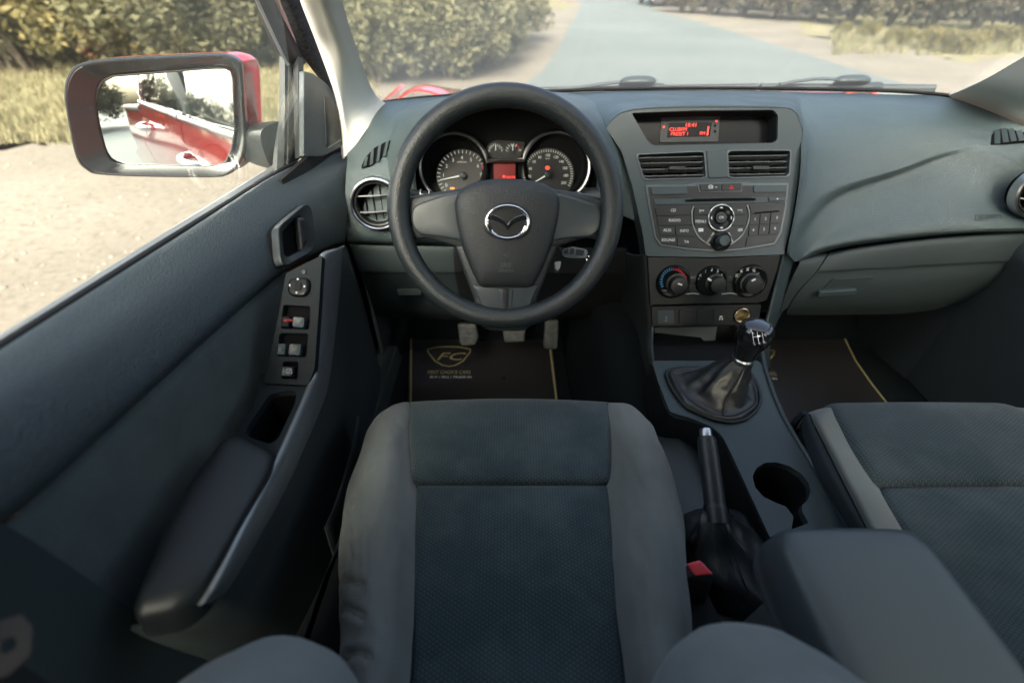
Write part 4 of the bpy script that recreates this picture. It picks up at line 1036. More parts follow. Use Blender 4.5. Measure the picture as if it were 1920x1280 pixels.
# ------------------------------------------------------------------ passenger side of the dashboard
patch('passenger_pad', net([
    [(1440, 172, 1.392), (1500, 173, 1.39), (1580, 175, 1.375), (1690, 178, 1.335), (1765, 181, 1.29), (1830, 199, 1.245), (1925, 240, 1.17), (2060, 310, 1.08)],
    [(1474, 184, 1.28), (1520, 190, 1.27), (1590, 194, 1.26), (1690, 198, 1.245), (1765, 205, 1.22), (1835, 220, 1.19), (1930, 258, 1.14), (2060, 325, 1.06)],
    [(1500, 222, 1.10), (1530, 226, 1.155), (1595, 230, 1.17), (1690, 232, 1.17), (1765, 230, 1.165), (1840, 240, 1.15), (1932, 272, 1.115), (2060, 338, 1.045)],
    [(1506, 270, 1.03), (1528, 276, 1.075), (1590, 282, 1.10), (1690, 277, 1.115), (1766, 252, 1.135), (1845, 254, 1.13), (1935, 284, 1.1), (2060, 348, 1.038)],
    [(1503, 335, 0.985), (1518, 340, 1.01), (1570, 334, 1.05), (1690, 308, 1.09), (1768, 270, 1.118), (1848, 264, 1.115), (1937, 296, 1.09), (2060, 357, 1.033)],
    [(1492, 408, 0.945), (1506, 400, 0.962), (1562, 355, 1.03), (1690, 316, 1.083), (1770, 286, 1.106), (1850, 272, 1.105), (1938, 308, 1.082), (2060, 365, 1.029)],
    [(1480, 470, 0.912), (1502, 425, 0.957), (1564, 364, 1.036), (1690, 321, 1.090), (1772, 291, 1.107), (1851, 280, 1.098), (1939, 318, 1.077), (2060, 371, 1.026)],
    [(1484, 484, 0.925), (1508, 436, 0.980), (1569, 371, 1.056), (1692, 328, 1.098), (1775, 297, 1.107), (1852, 290, 1.09), (1940, 328, 1.071), (2060, 377, 1.023)],
    [(1490, 490, 0.940), (1522, 440, 0.990), (1585, 387, 1.043), (1700, 346, 1.077), (1783, 322, 1.084), (1856, 325, 1.072), (1942, 350, 1.058), (2060, 390, 1.018)],
    [(1494, 490, 0.950), (1530, 455, 0.985), (1595, 420, 1.01), (1710, 390, 1.02), (1798, 375, 1.025), (1862, 378, 1.03), (1945, 386, 1.03), (2060, 408, 1.008)],
    [(1498, 489, 0.960), (1535, 468, 0.975), (1600, 452, 0.975), (1715, 437, 0.97), (1805, 430, 0.965), (1865, 428, 0.965), (1945, 428, 0.97), (2060, 432, 0.98)],
    [(1500, 494, 0.985), (1537, 475, 1.00), (1602, 460, 1.005), (1716, 446, 1.00), (1806, 438, 1), (1866, 436, 1), (1945, 436, 1), (2060, 440, 1)],
]), M_dash, dash, 4, 5, solid=0.004)
AB = plane3(PY(1830, 401, 1.004), PY(1877, 403, 1.008), PY(1830, 412, 0.992)).up_by(0.010)
# airbag mark set into the pad
strokes('airbag_mark', AB, [[(1828, 404), (1876, 403)], [(1828, 413.5), (1876, 413)], [(1828, 404), (1828, 413.5)], [(1876, 403), (1876, 413)]], 1.0, M_black, dash, kind='stuff')
text('SRS AIRBAG', AB, 1852, 408.5, 5.0, M_black, dash)
# glovebox
gb = patch('glovebox_lid', net([
    [(1556, 474, 0.992), (1610, 464, 0.988), (1720, 450, 0.985), (1810, 442, 0.983), (1930, 437, 0.98), (2060, 440, 0.98)],
    [(1551, 482, 0.972), (1608, 470, 0.970), (1720, 456, 0.966), (1810, 449, 0.964), (1930, 444, 0.962), (2060, 446, 0.96)],
    [(1534, 507, 0.958), (1605, 502, 0.957), (1720, 496, 0.955), (1810, 491, 0.953), (1930, 486, 0.95), (2060, 486, 0.95)],
    [(1530, 512, 0.961), (1603, 507, 0.960), (1720, 501, 0.958), (1810, 496, 0.956), (1930, 491, 0.953), (2060, 491, 0.953)],
    [(1500, 545, 0.956), (1585, 540, 0.955), (1710, 532, 0.953), (1800, 524, 0.953), (1900, 516, 0.955), (2060, 512, 0.955)],
    [(1480, 575, 0.965), (1570, 572, 0.965), (1690, 568, 0.965), (1770, 560, 0.967), (1850, 545, 0.97), (2060, 540, 0.97)],
    [(1475, 590, 1.00), (1565, 590, 1.00), (1680, 588, 1.00), (1755, 580, 1.0), (1830, 562, 1.0), (2060, 556, 1.0)],
]), M_lower, dash, 4, 4, solid=0.004)
GL = plane3(PY(1560, 525, 0.956), PY(1640, 520, 0.954), PY(1545, 552, 0.957)).up_by(0.004)
r_ = plate('latch_recess', GL, [(1563, 524), (1640, 519), (1612, 541), (1540, 545)], 0.006, M_lower, gb, r=0.003)
plate('latch_handle', GL, [(1534, 543), (1604, 539), (1602, 549), (1529, 553)], 0.012, M_satin, gb, lift=0.010, r=0.004, bevel=0.003)
patch('glovebox_side_trim', net([
    [(1503, 484, 0.985), (1530, 478, 0.992), (1552, 475, 0.992)],
    [(1500, 492, 0.965), (1525, 487, 0.968), (1547, 483, 0.970)],
    [(1484, 525, 0.955), (1510, 520, 0.957), (1528, 512, 0.958)],
    [(1470, 560, 0.955), (1484, 556, 0.957), (1496, 546, 0.956)],
    [(1464, 585, 0.965), (1470, 582, 0.965), (1476, 577, 0.965)],
]), M_lower, dash, 4, 4, solid=0.004)
# lower panel beside the steering column
lp = patch('knee_panel', net([
    [(655, 458, 1.012), (720, 460, 1.01), (790, 461, 1.01), (850, 462, 1.012)],
    [(657, 463, 0.998), (720, 465, 0.997), (790, 466, 0.997), (850, 467, 1.0)],
    [(672, 505, 0.990), (725, 507, 0.990), (792, 508, 0.990), (852, 508, 0.993)],
    [(675, 512, 0.994), (726, 513, 0.994), (793, 513, 0.994), (853, 513, 0.997)],
    [(682, 528, 1.004), (730, 530, 1.004), (796, 531, 1.004), (856, 531, 1.006)],
    [(700, 575, 1.03), (745, 580, 1.03), (810, 584, 1.03), (870, 586, 1.03)],
    [(712, 592, 1.08), (750, 596, 1.08), (815, 598, 1.08), (875, 600, 1.08)],
]), M_lower, dash, 4, 4, solid=0.004)
patch('column_dark_fill', net([
    [(850, 462, 1.012), (960, 463, 1.02), (1060, 464, 1.03), (1175, 464, 1.05)],
    [(850, 467, 1.0), (960, 468, 1.01), (1060, 469, 1.02), (1175, 469, 1.04)],
    [(852, 508, 0.993), (960, 508, 1.0), (1060, 508, 1.01), (1172, 508, 1.035)],
    [(853, 513, 0.997), (960, 513, 1.0), (1060, 513, 1.01), (1172, 513, 1.035)],
    [(856, 531, 1.006), (960, 531, 1.01), (1060, 531, 1.02), (1170, 531, 1.04)],
    [(870, 586, 1.03), (960, 586, 1.04), (1060, 585, 1.045), (1165, 580, 1.06)],
    [(875, 600, 1.08), (960, 600, 1.09), (1060, 598, 1.09), (1160, 594, 1.10)],
]), M_dark, dash, 4, 4, solid=0.004)  # added dark sheet for the shade beside the column, where no panel is
KP = Plane(PY(770, 545, 1.003), Vector((0, -1, 0.3)))
plate('coin_tray_pull', KP, [(745, 541), (792, 541), (790, 553), (747, 553)], 0.012, M_lower, lp, lift=0.006, r=0.003, bevel=0.002)
# round end vents
def round_vent(c, n, R, lab):
    v = thing('round_vent', lab, 'air vent', c - Vector((0, 0, R)), 'round end vents')
    u, w = frame_at(n); n = n.normalized()
    lathe('vent_ring', c, n, [(R * 0.86, -0.012), (R * 0.92, 0.006), (R * 0.97, 0.0085), (R * 1.03, 0.0065), (R * 1.06, -0.014)], M_silver, v, 56, cap=False)
    lathe('duct', c - n * 0.034, n, [(R * 0.9, 0.028), (R * 0.9, 0.0), (0.0005, 0.0)], M_void, v, 48, cap=False)
    lathe('inner_ring', c, n, [(R * 0.76, -0.02), (R * 0.80, 0.001), (R * 0.86, 0.002), (R * 0.88, -0.012)], M_black, v, 48, cap=False)
    for h in (-0.30, 0.34):
        s = math.sqrt(max(0.01, 0.78 ** 2 - h * h)) * R
        G = []
        for k in range(9):
            x = -s + 2 * s * k / 8; bulge = 0.006 * (1 - (x / s) ** 2)
            G.append((x, bulge))
        V = []; Fc = []
        for x, bu in G:
            p = c + u * x + w * (h * R) + n * (bu - 0.004)
            V += [p + w * 0.0016, p - w * 0.0016, p - n * 0.022 - w * 0.0046, p - n * 0.022 - w * 0.0014]
        for i in range(8):
            for j in range(4): Fc.append((i * 4 + j, i * 4 + (j + 1) % 4, i * 4 + 4 + (j + 1) % 4, i * 4 + 4 + j))
        Fc += [(0, 1, 2, 3), (32, 33, 34, 35)]
        finish('slat', mesh_from(V, Fc, True), M_silverdk, v, bevel=0.0006)
    for k in range(4):
        x = (-0.48 + 0.32 * k) * R; hh = math.sqrt(0.72 ** 2 - (x / R) ** 2) * R
        V = [c + u * (x + e * 0.0009) + w * (f * hh) - n * dd for e in (-1, 1) for f in (-1, 1) for dd in (0.024, 0.032)]
        finish('vane', mesh_from(V, [(0, 1, 3, 2), (4, 6, 7, 5), (0, 4, 5, 1), (2, 3, 7, 6), (0, 2, 6, 4), (1, 5, 7, 3)], True), M_void, v)
c = PY(706, 383, 0.985)
round_vent(c, Vector((0.16, -0.95, 0.22)), 0.055, 'round silver ringed vent between driver door and steering wheel')
round_vent(PY(1958, 360, 0.99), Vector((-0.16, -0.95, 0.22)), 0.055, 'round silver ringed vent at the passenger end of the dashboard')
# side window demister slots
def demister(a, b, cpt, pix, slats, lab, lift):
    pl = plane3(PY(*a), PY(*b), PY(*cpt)).up_by(lift)
    v = thing('demister_vent', lab, 'air vent', pl.hit(*pix[0]), 'side demister vents')
    plate('duct', pl, pix, 0.006, M_void, v, r=0.004, bevel=0.001)
    for p, q in slats:
        A, B = pl.hit(*p) + pl.n * 0.003, pl.hit(*q) + pl.n * 0.003
        w = (B - A).cross(pl.n).normalized()
        V = [A + w * 0.0045 + pl.n * 0.002, A - w * 0.0045 - pl.n * 0.002, B - w * 0.0045 - pl.n * 0.002, B + w * 0.0045 + pl.n * 0.002]; V += [x - pl.n * 0.002 for x in V]
        finish('slat', mesh_from(V, [(0, 1, 2, 3), (4, 5, 6, 7), (0, 1, 5, 4), (1, 2, 6, 5), (2, 3, 7, 6), (3, 0, 4, 7)], True), M_satin, v, bevel=0.0008)
demister((678, 312, 1.062), (737, 262, 1.118), (690, 282, 1.10), [(676, 314), (684, 296), (700, 278), (722, 266), (738, 261), (728, 282), (712, 298), (694, 310)],
         [((685, 313), (688, 296)), ((697, 310), (699, 282)), ((709, 304), (713, 273)), ((721, 295), (727, 267))], 'leaf shaped slotted demister vent above the driver end round vent', 0.006)
demister((1860, 270, 1.122), (1925, 250, 1.145), (1870, 245, 1.155), [(1857, 272), (1862, 250), (1880, 240), (1925, 248), (1960, 268), (1925, 264)],
         [((1868, 271), (1868, 246)), ((1884, 268), (1880, 242)), ((1899, 266), (1893, 243)), ((1914, 265), (1908, 246))], 'slotted demister vent at the passenger end of the dashboard', 0.012)

# ------------------------------------------------------------------ instrument cluster
ic = thing('instrument_cluster', 'twin dial instrument cluster with silver rims and red readout', 'instrument cluster', CL.hit(948, 375))
plate('back_panel', CL, [(760, 380), (760, 230), (830, 200), (1070, 200), (1140, 230), (1140, 380)], 0.006, M_dark, ic, lift=-0.012, bevel=0)
arcL = circle_pix(852, 314, 63, 64, 26, 238, 10); arcR = circle_pix(1042, 312, 62, 64, 26, 169, -58)
tube('silver_rim', [CL.hit(*p) + CL.n * 0.014 for p in arcL + [(930, 301.5), (963, 301.5)] + arcR], 0.0048, M_silver, ic, 8, up=Vector((0, -1, 0.3)))
for cx, cy in ((852, 314), (1042, 312)):
    o = CL.hit(cx, cy); R = (CL.hit(cx + 61, cy) - o).length
    lathe('dial_well', o, CL.n, [(R, 0.013), (R * 0.90, -0.004), (R * 0.80, -0.008)], M_dark, ic, 48, cap=False)
dl = plate('tachometer_face', CL, circle_pix(866, 328, 49, 49, 48), 0.003, M_dial, ic, lift=-0.006, r=0, bevel=0)
ds = plate('speedometer_face', CL, circle_pix(1028, 327, 50, 50, 48), 0.003, M_dial, ic, lift=-0.006, r=0, bevel=0)
CG = CL.up_by(-0.0055)
for i, (x, y) in enumerate(((837, 347.5), (831.5, 329), (837.5, 312), (849.5, 300.5), (866, 296), (883, 300), (896, 311.5), (901.5, 328))): text(str(i), CG, x, y, 6.8, M_dialprint, dl)
ticks(866.5, 328.5, 41, 47, 222, 70, 17, M_dialprint, dl, 'scale_marks', 1.1, CG)
ticks(866.5, 328.5, 41, 47, 60, 30, 4, M_dialprint, dl, 'scale_marks', 1.1, CG)
strokes('red_zone', CG, [circle_pix(866.5, 328.5, 42.5, 42.5, 14, 26, -14)], 4.0, M_redprint, dl)
text('x1000r/min', CG, 866, 304, 3.0, M_dialprint, dl)
for s, x, y in (('20', 993, 331), ('40', 994.5, 316.5), ('60', 1001.5, 303.5), ('80', 1012, 295), ('100', 1027, 291.5), ('120', 1042, 295), ('140', 1052, 303.5), ('160', 1059, 315.5), ('180', 1060.5, 329.5), ('200', 1057, 343)): text(s, CG, x, y, 5.4, M_dialprint, ds, sx=0.9)
ticks(1027.5, 327, 42, 47, 205, -28, 41, M_dialprint, ds, 'scale_marks', 1.0, CG)
text('km/h', CG, 1027, 297.5, 3.0, M_dialprint, ds)
def needle(cx, cy, tx, ty, L, parent):
    a, b = CL.hit(cx, cy) + CL.n * 0.002, CL.hit(tx, ty) + CL.n * 0.002
    n = tube('needle', [a.lerp(b, -0.1), a, b], [0.0022, 0.0021, 0.0009], M_dialprint, parent, 6)
    lathe('needle_hub', CL.hit(cx, cy), CL.n, [(0.0085, -0.004), (0.0082, 0.005), (0.006, 0.0065), (0.0004, 0.0065)], M_satin, parent, 24)
needle(867.5, 329, 826, 337.5, 0, dl); needle(1027.5, 327, 1000, 343, 0, ds)
w_ = plate('handbrake_lamp', CG, circle_pix(1026.5, 315, 4.2, 3.6, 14), 0.0006, M_glowred, ds, lift=0.0006, r=0, bevel=0)
plate('belt_lamp', CG, [(844, 351.5), (852, 351.5), (852, 355), (844, 355)], 0.0006, M_glowamber, dl, lift=0.0006, r=0, bevel=0)
sg = plate('small_gauge_panel', CL, [(905, 296), (915, 270), (930, 262), (985, 266), (982, 282), (975, 297)], 0.004, M_dial, ic, lift=-0.004, r=0.006, bevel=0)
CS = CL.up_by(-0.0038)
for s, x, y, m in (('E', 917.5, 282.5, M_dialprint), ('F', 941.5, 282.5, M_dialprint), ('C', 950.5, 282, M_dialprint), ('H', 975, 282, M_dialprint)): text(s, CS, x, y, 5.2, m, sg)
ticks(929, 283, 9, 14, 150, 30, 7, M_dialprint, sg, 'scale_marks', 1.0, CS); ticks(961.5, 283, 9, 14, 150, 60, 5, M_dialprint, sg, 'scale_marks', 1.0, CS)
strokes('red_zone', CS, [[(968.5, 272.5), (974.5, 276.5)]], 4.0, M_redprint, sg)
for x in (929.5, 961.5):
    strokes('needle', CS, [[(x, 284), (x - 0.3, 271)]], 1.6, M_dialprint, sg, lift=0.002)
    plate('needle_hub', CS, circle_pix(x, 287, 4.5, n=16), 0.003, M_satin, sg, lift=0.003, r=0, bevel=0.0004)
lc = plate('trip_display', CL, [(924, 306), (968, 306), (968, 345), (924, 345)], 0.004, M_lcd, ic, lift=-0.002, r=0.001, bevel=0)
CT2 = CL.up_by(-0.0018)
plate('backlight', CT2, [(926, 307.5), (966, 307.5), (966, 338), (926, 338)], 0.0004, M_glowdim, lc, lift=0.0006, r=0.001, bevel=0)
text('94174', CT2, 957.5, 333, 5.0, M_glowred, lc, lift=0.001, shear=0.12)
plate('readout_symbol', CT2, circle_pix(945, 331, 2.6, n=10), 0.0004, M_glowred, lc, lift=0.001, r=0, bevel=0)

# ------------------------------------------------------------------ steering wheel
TW = math.radians(24)
WP = Plane(PT(947.5, 400, 0.724), Vector((0, -math.cos(TW), math.sin(TW))))
RW = (WP.uv(1168, 400)[0] - WP.uv(727, 400)[0]) / 2
wheel = thing('steering_wheel', 'black grained three spoke steering wheel with winged chrome emblem', 'steering wheel', WP.hit(947.5, 632))
rt = 0.0172
V = []; Fc = []; NU, NV = 96, 20
for i in range(NU):
    a = 2 * math.pi * i / NU
    thick = 1.0 + 0.10 * math.exp(-(math.sin((a - 0.25) / 1.0) ** 2) * 30) * (1 if math.cos(a) > 0 else 0)
    d = WP.u * math.cos(a) + WP.v * math.sin(a)
    for j in range(NV):
        t = 2 * math.pi * j / NV
        V.append(WP.o + d * (RW - rt + rt * math.cos(t)) + WP.n * (rt * 1.08 * math.sin(t)))
for i in range(NU):
    for j in range(NV):
        i2, j2 = (i + 1) % NU, (j + 1) % NV
        Fc.append((i * NV + j, i2 * NV + j, i2 * NV + j2, i * NV + j2))
rim = finish('rim', mesh_from(V, Fc, True), M_rim, wheel)
HP = WP.up_by(-0.012)
# the black arms that run from the hub into the rim
ARM = [(1.0, -1.0), (1.0, 0.0), (0.985, 0.35), (0.95, 0.5), (0.3, 0.55)]
dome('arm', HP, [(752, 372), (790, 364), (870, 352), (880, 470), (850, 462), (800, 446), (765, 452), (748, 420)], 0.016, M_rim, wheel, lift=-0.010, r=0.010, prof=[(1.0, -0.6), (1.0, 0.2), (0.98, 0.6), (0.94, 0.85), (0.85, 0.95), (0.3, 0.98)])
dome('arm', HP, [(1144, 372), (1106, 364), (1026, 352), (1020, 470), (1046, 462), (1098, 446), (1131, 452), (1150, 420)], 0.016, M_rim, wheel, lift=-0.010, r=0.010, prof=[(1.0, -0.6), (1.0, 0.2), (0.98, 0.6), (0.94, 0.85), (0.85, 0.95), (0.3, 0.98)])
dome('arm', HP, [(846, 448), (1052, 448), (1024, 520), (1006, 566), (1012, 598), (985, 622), (913, 622), (884, 598), (890, 566), (872, 520)], 0.018, M_rim, wheel, lift=-0.012, r=0.012, prof=[(1.0, -0.6), (1.0, 0.2), (0.98, 0.6), (0.95, 0.85), (0.85, 0.95), (0.3, 0.98)])
# satin spoke covers
sp = [(1.0, -1.2), (1.0, 0.3), (0.985, 0.7), (0.95, 0.93), (0.85, 1.0), (0.2, 1.0)]
dome('spoke_cover', HP, [(774, 394), (782, 384), (840, 364), (872, 360), (874, 452), (842, 446), (790, 440), (778, 430), (773, 414)], 0.010, M_spoke, wheel, lift=0.004, r=0.006, prof=sp)
dome('spoke_cover', HP, [(1125, 394), (1117, 384), (1060, 366), (1028, 360), (1026, 454), (1052, 448), (1108, 444), (1121, 432), (1126, 414)], 0.010, M_spoke, wheel, lift=0.004, r=0.006, prof=sp)
lowsp = dome('spoke_cover', HP, [(886, 532), (1010, 532), (992, 575), (980, 600), (968, 608), (928, 608), (917, 600), (905, 575)], 0.009, M_spoke, wheel, lift=0.004, r=0.006, prof=sp)
LS = HP.up_by(0.0138)
dome('spoke_groove', LS, [(934, 541), (962, 541), (957, 598), (942, 598)], 0.002, M_spoke, lowsp, lift=-0.0005, r=0.004)
dome('spoke_ridge', LS, [(943, 541), (953, 541), (950.5, 600), (946, 600)], 0.004, M_black, lowsp, lift=-0.0005, r=0.002)
# airbag cover, domed
PADO = [(852, 380), (860, 358), (885, 343), (920, 337), (950, 335.5), (982, 337), (1016, 343), (1040, 356), (1050, 376), (1047, 410), (1034, 460), (1016, 505), (1000, 534), (990, 539), (908, 539), (898, 534), (884, 505), (866, 460), (855, 410)]
pad = dome('airbag_cover', HP, PADO, 0.030, M_pad, wheel, lift=0.000, r=0.012, c=HP.uv(950, 425), prof=[(1.0, -0.4), (1.0, 0.18), (0.99, 0.40), (0.965, 0.58), (0.92, 0.70), (0.84, 0.80), (0.7, 0.89), (0.5, 0.95), (0.25, 0.99), (0.03, 1.0)], seg=5)
EP = HP.up_by(0.0278)
eo = EP.hit(951.5, 416.5)
def ell(pl, cx, cy, rx, ry, lift, n=56): return [pl.hit(*p) + pl.n * lift for p in circle_pix(cx, cy, rx, ry, n)]
em = dome('emblem_base', EP, circle_pix(951.5, 417, 47, 38, 48), 0.0022, M_black, pad, r=0)
tube('emblem_ring', ell(EP, 951.5, 416.5, 39.5, 30.5, 0.0035), 0.0026, M_chrome, em, 10, closed=True)
EW = EP.up_by(0.0030)
wing = [(914, 403), (922, 402), (936, 407), (947, 415), (951.5, 421.5), (956, 415), (967, 407), (981, 402), (989, 403), (991, 410), (982, 412), (968, 416), (958, 423), (951.5, 433), (945, 423), (935, 416), (921, 412), (912, 410)]
plate('emblem_wing', EW, wing, 0.0030, M_chrome, em, lift=0.0022, r=0.001, bevel=0.0009, segs=3)
for s in (-1, 1):
    tube('emblem_flank', curve([EW.hit(951.5 + s * x, y) + EW.n * 0.0008 for x, y in ((38, 404), (35.5, 420), (29.5, 433), (20, 440))], 4), [0.0014] * 4 + [0.0026] * 5 + [0.0012] * 4, M_chrome, em, 8)
M_emboss = mat('embossed_mark', (0.055, 0.063, 0.066), 0.35, 0.5)
EB = HP.up_by(0.0268)
strokes('horn_symbol', EB, [[(944, 477), (948, 477), (955, 474.5), (955, 482), (948, 479.5), (945, 479.5)]], 1.3, M_emboss, pad, lift=0.0026)
text('SRS', EB, 948.5, 497, 8.5, M_emboss, pad, lift=0.0022, sx=1.15, bold=0.03)
text('AIRBAG', EB, 948.5, 507, 6.0, M_emboss, pad, lift=0.0020, bold=0.03)

# steering column shroud with stalks
colm = thing('steering_column', 'black steering column shroud behind the wheel with two stalks', 'steering column', WP.hit(948, 520) - WP.n * 0.2)
ax = -WP.n
def cring(s, w, h, dz=0.0):
    o = WP.o + ax * s + Vector((0, 0, dz))
    return [o + WP.u * (w * a) + WP.v * (h * b) for a, b in ((-1, -0.7), (-0.75, -1), (0.75, -1), (1, -0.7), (1, 0.6), (0.7, 1), (-0.7, 1), (-1, 0.6))]
loft('shroud', [cring(0.03, 0.045, 0.045), cring(0.05, 0.062, 0.062, -0.01), cring(0.14, 0.072, 0.075, -0.02), cring(0.30, 0.07, 0.07, -0.02)], M_dark, colm, 4, 3)
def stalk(pts, rads, lab):
    return tube('stalk', curve([PY(*p) for p in pts], 4), rads, M_black, colm, 12)
s1 = stalk([(850, 378, 0.93), (815, 370, 0.90), (790, 366.5, 0.885), (768, 363, 0.875)], [0.011] * 4 + [0.0105] * 4 + [0.0095] * 5, '')
for x, y in ((806, 368), (790, 366)):
    a = PY(x, y, 0.893 - (806 - x) * 0.0006); tube('stalk_ring', [a + Vector((-0.001, 0, 0)), a + Vector((0.001, 0, 0))], 0.0118, M_greyprint if x == 806 else M_silverdk, s1, 16)
s2 = stalk([(1042, 378, 0.93), (1070, 373, 0.905), (1095, 370, 0.89), (1134, 368, 0.875)], [0.011] * 4 + [0.0125] * 4 + [0.0175] * 5, '')
for x, r in ((1108, 0.0172), (1122, 0.0182)):
    a = PY(x, 369.5 - (x - 1095) * 0.04, 0.884 - (x - 1108) * 0.0003); tube('stalk_ring', [a + Vector((-0.0012, 0, 0)), a + Vector((0.0012, 0, 0))], r, M_silverdk if x == 1122 else M_rubbergrey, s2, 20)
SK = Plane(PY(1088, 370, 0.875), Vector((0, -0.85, 0.5)))
for i, (x, y) in enumerate(((1086, 362), (1085.5, 367.5), (1085, 373), (1084, 378))): text('o-oo'[i], SK, x, y, 4.4, M_white, s2, lift=0.006)
SK1 = Plane(PY(797, 365, 0.875), Vector((0, -0.85, 0.5)))
for x in (792, 813): text('D', SK1, x, 366.5, 4.0, M_white, s1, lift=0.006)
lever = dome('tilt_lever', Plane(PY(1045, 499, 0.93), Vector((0, -0.8, 0.6))), [(1039, 491), (1052, 490), (1050, 503), (1045, 509), (1039, 506)], 0.006, M_greyprint, colm, r=0.003, skirt=0.02)
# ignition key
KY = Plane(PY(1078, 474, 0.86), Vector((-0.12, -0.78, 0.62)))
M_fob = mat('key_fob_plastic', (0.085, 0.105, 0.112), 0.4, 0.5)
key = thing('car_key', 'dark folding car key in the ignition with ring and metal tag', 'key', KY.hit(1078, 486))
fob = dome('fob', KY, [(1051, 480), (1055, 468), (1074, 462.5), (1098, 468), (1103, 473), (1099, 485), (1088, 486.5), (1060, 485)], 0.008, M_fob, key, r=0.004, skirt=0.006, prof=[(1, 0), (0.985, 0.6), (0.94, 0.9), (0.85, 1.0), (0.2, 1.0)])
for q in ([(1058, 471), (1066, 467), (1065, 477), (1057, 477)], [(1069, 467), (1077, 467), (1076, 478), (1067, 478)], [(1080, 468), (1096, 471), (1093, 480), (1079, 479)]):
    plate('fob_button', KY, q, 0.002, M_black, fob, lift=0.0095, r=0.002, bevel=0.0006)
tube('key_blade', [KY.hit(1054, 476), KY.hit(1040, 470) + Vector((0, 0.05, 0.0))], 0.004, M_silver, key, 8)
tube('link', ell(KY, 1102, 484, 3.6, 4.0, 0.002, 18), 0.0008, M_chrome, key, 6, closed=True)
tube('split_ring', ell(KY, 1108, 490, 9.5, 9.5, 0.0, 28), 0.0011, M_chrome, key, 6, closed=True)
plate('metal_tag', KY, [(1101, 502), (1105, 498), (1110, 500), (1112, 506), (1109, 528), (1098, 528)], 0.0015, M_silver, key, lift=-0.001, r=0.002)

# ------------------------------------------------------------------ centre console
A_, B_ = PZ(1320, 690, -0.662), PZ(1500, 970, -0.692)
CT = plane3(A_, B_, A_ + Vector((1, 0, 0)), up=Vector((0, 1, 0)))
con = thing('centre_console', 'dark grey centre console with open cup holder between the seats', 'console', (CX, 0.45, FZ))
CUP = [(1411, 893), (1418, 877), (1434, 867), (1455, 866), (1480, 873), (1503, 888), (1517, 906), (1520, 922), (1514, 938), (1504, 946), (1504, 958), (1516, 980), (1484, 992), (1488, 968), (1474, 949), (1455, 942), (1432, 931), (1416, 913)]
plate('top_panel', CT, [(1222, 676), (1235, 718), (1256, 772), (1298, 784), (1335, 800), (1355, 818), (1372, 852), (1446, 1012), (1470, 1022), (1600, 1005), (1466, 778), (1436, 700), (1424, 676)], 0.014, M_satin, con, r=0.008, holes=[CUP], hr=0.003, bevel=0.003, segs=3)
cw = [CT.hit(*p) - CT.n * 0.0145 for p in CUP]
wv = cw + [p - Vector((0, 0, 0.085)) for p in cw]; nC = len(cw)
finish('cup_well', mesh_from(wv, [(i, (i + 1) % nC, nC + (i + 1) % nC, nC + i) for i in range(nC)] + [tuple(range(nC, 2 * nC))]), M_dark, con)
# edge bead along the passenger side
tube('edge_bead', curve([CT.hit(*p) + CT.n * 0.001 for p in ((1428, 660), (1437, 700), (1467, 778), (1530, 884), (1600, 1005))], 4), 0.0045, M_satin, con, 8)
patch('passenger_side_wall', [[CT.hit(*p) + Vector((dx, 0, dz)) for p in ((1424, 640), (1437, 700), (1467, 778), (1530, 884), (1610, 1020), (1750, 1250))] for dx, dz in ((0.002, -0.004), (0.006, -0.1), (0.02, -0.3))], M_doorlow, con, 3, 4, solid=0.005, face=(1.2, 0.4, 0))
patch('driver_side_wall', [[CT.hit(*p) + Vector((dx, dy, dz)) for p in ((1222, 676), (1235, 718), (1256, 772), (1298, 786), (1335, 802), (1355, 820), (1372, 854), (1446, 1014))] for dx, dy, dz in ((0.0, 0, -0.006), (-0.002, 0, -0.05), (-0.006, 0, -0.09))], M_black, con, 3, 4, solid=0.004, face=(-0.2, 0.2, 0))
# lower tray by the handbrake, and the console flank towards the driver
def crr(y, x0, x1, zt, zb): return [Vector((x0 - 0.01, y, zb)), Vector((x0, y, zt - 0.02)), Vector((x0 + 0.018, y, zt)), Vector((x1 - 0.01, y, zt)), Vector((x1, y, zb))]
loft('lower_tray', [crr(0.66, 0.27, 0.38, -0.80, -0.95), crr(0.60, 0.245, 0.38, -0.752, -0.95), crr(0.5, 0.235, 0.385, -0.745, -0.95), crr(0.32, 0.245, 0.39, -0.745, -0.95), crr(-0.15, 0.25, 0.39, -0.73, -0.95)], M_doorlow, con, 4, 3)
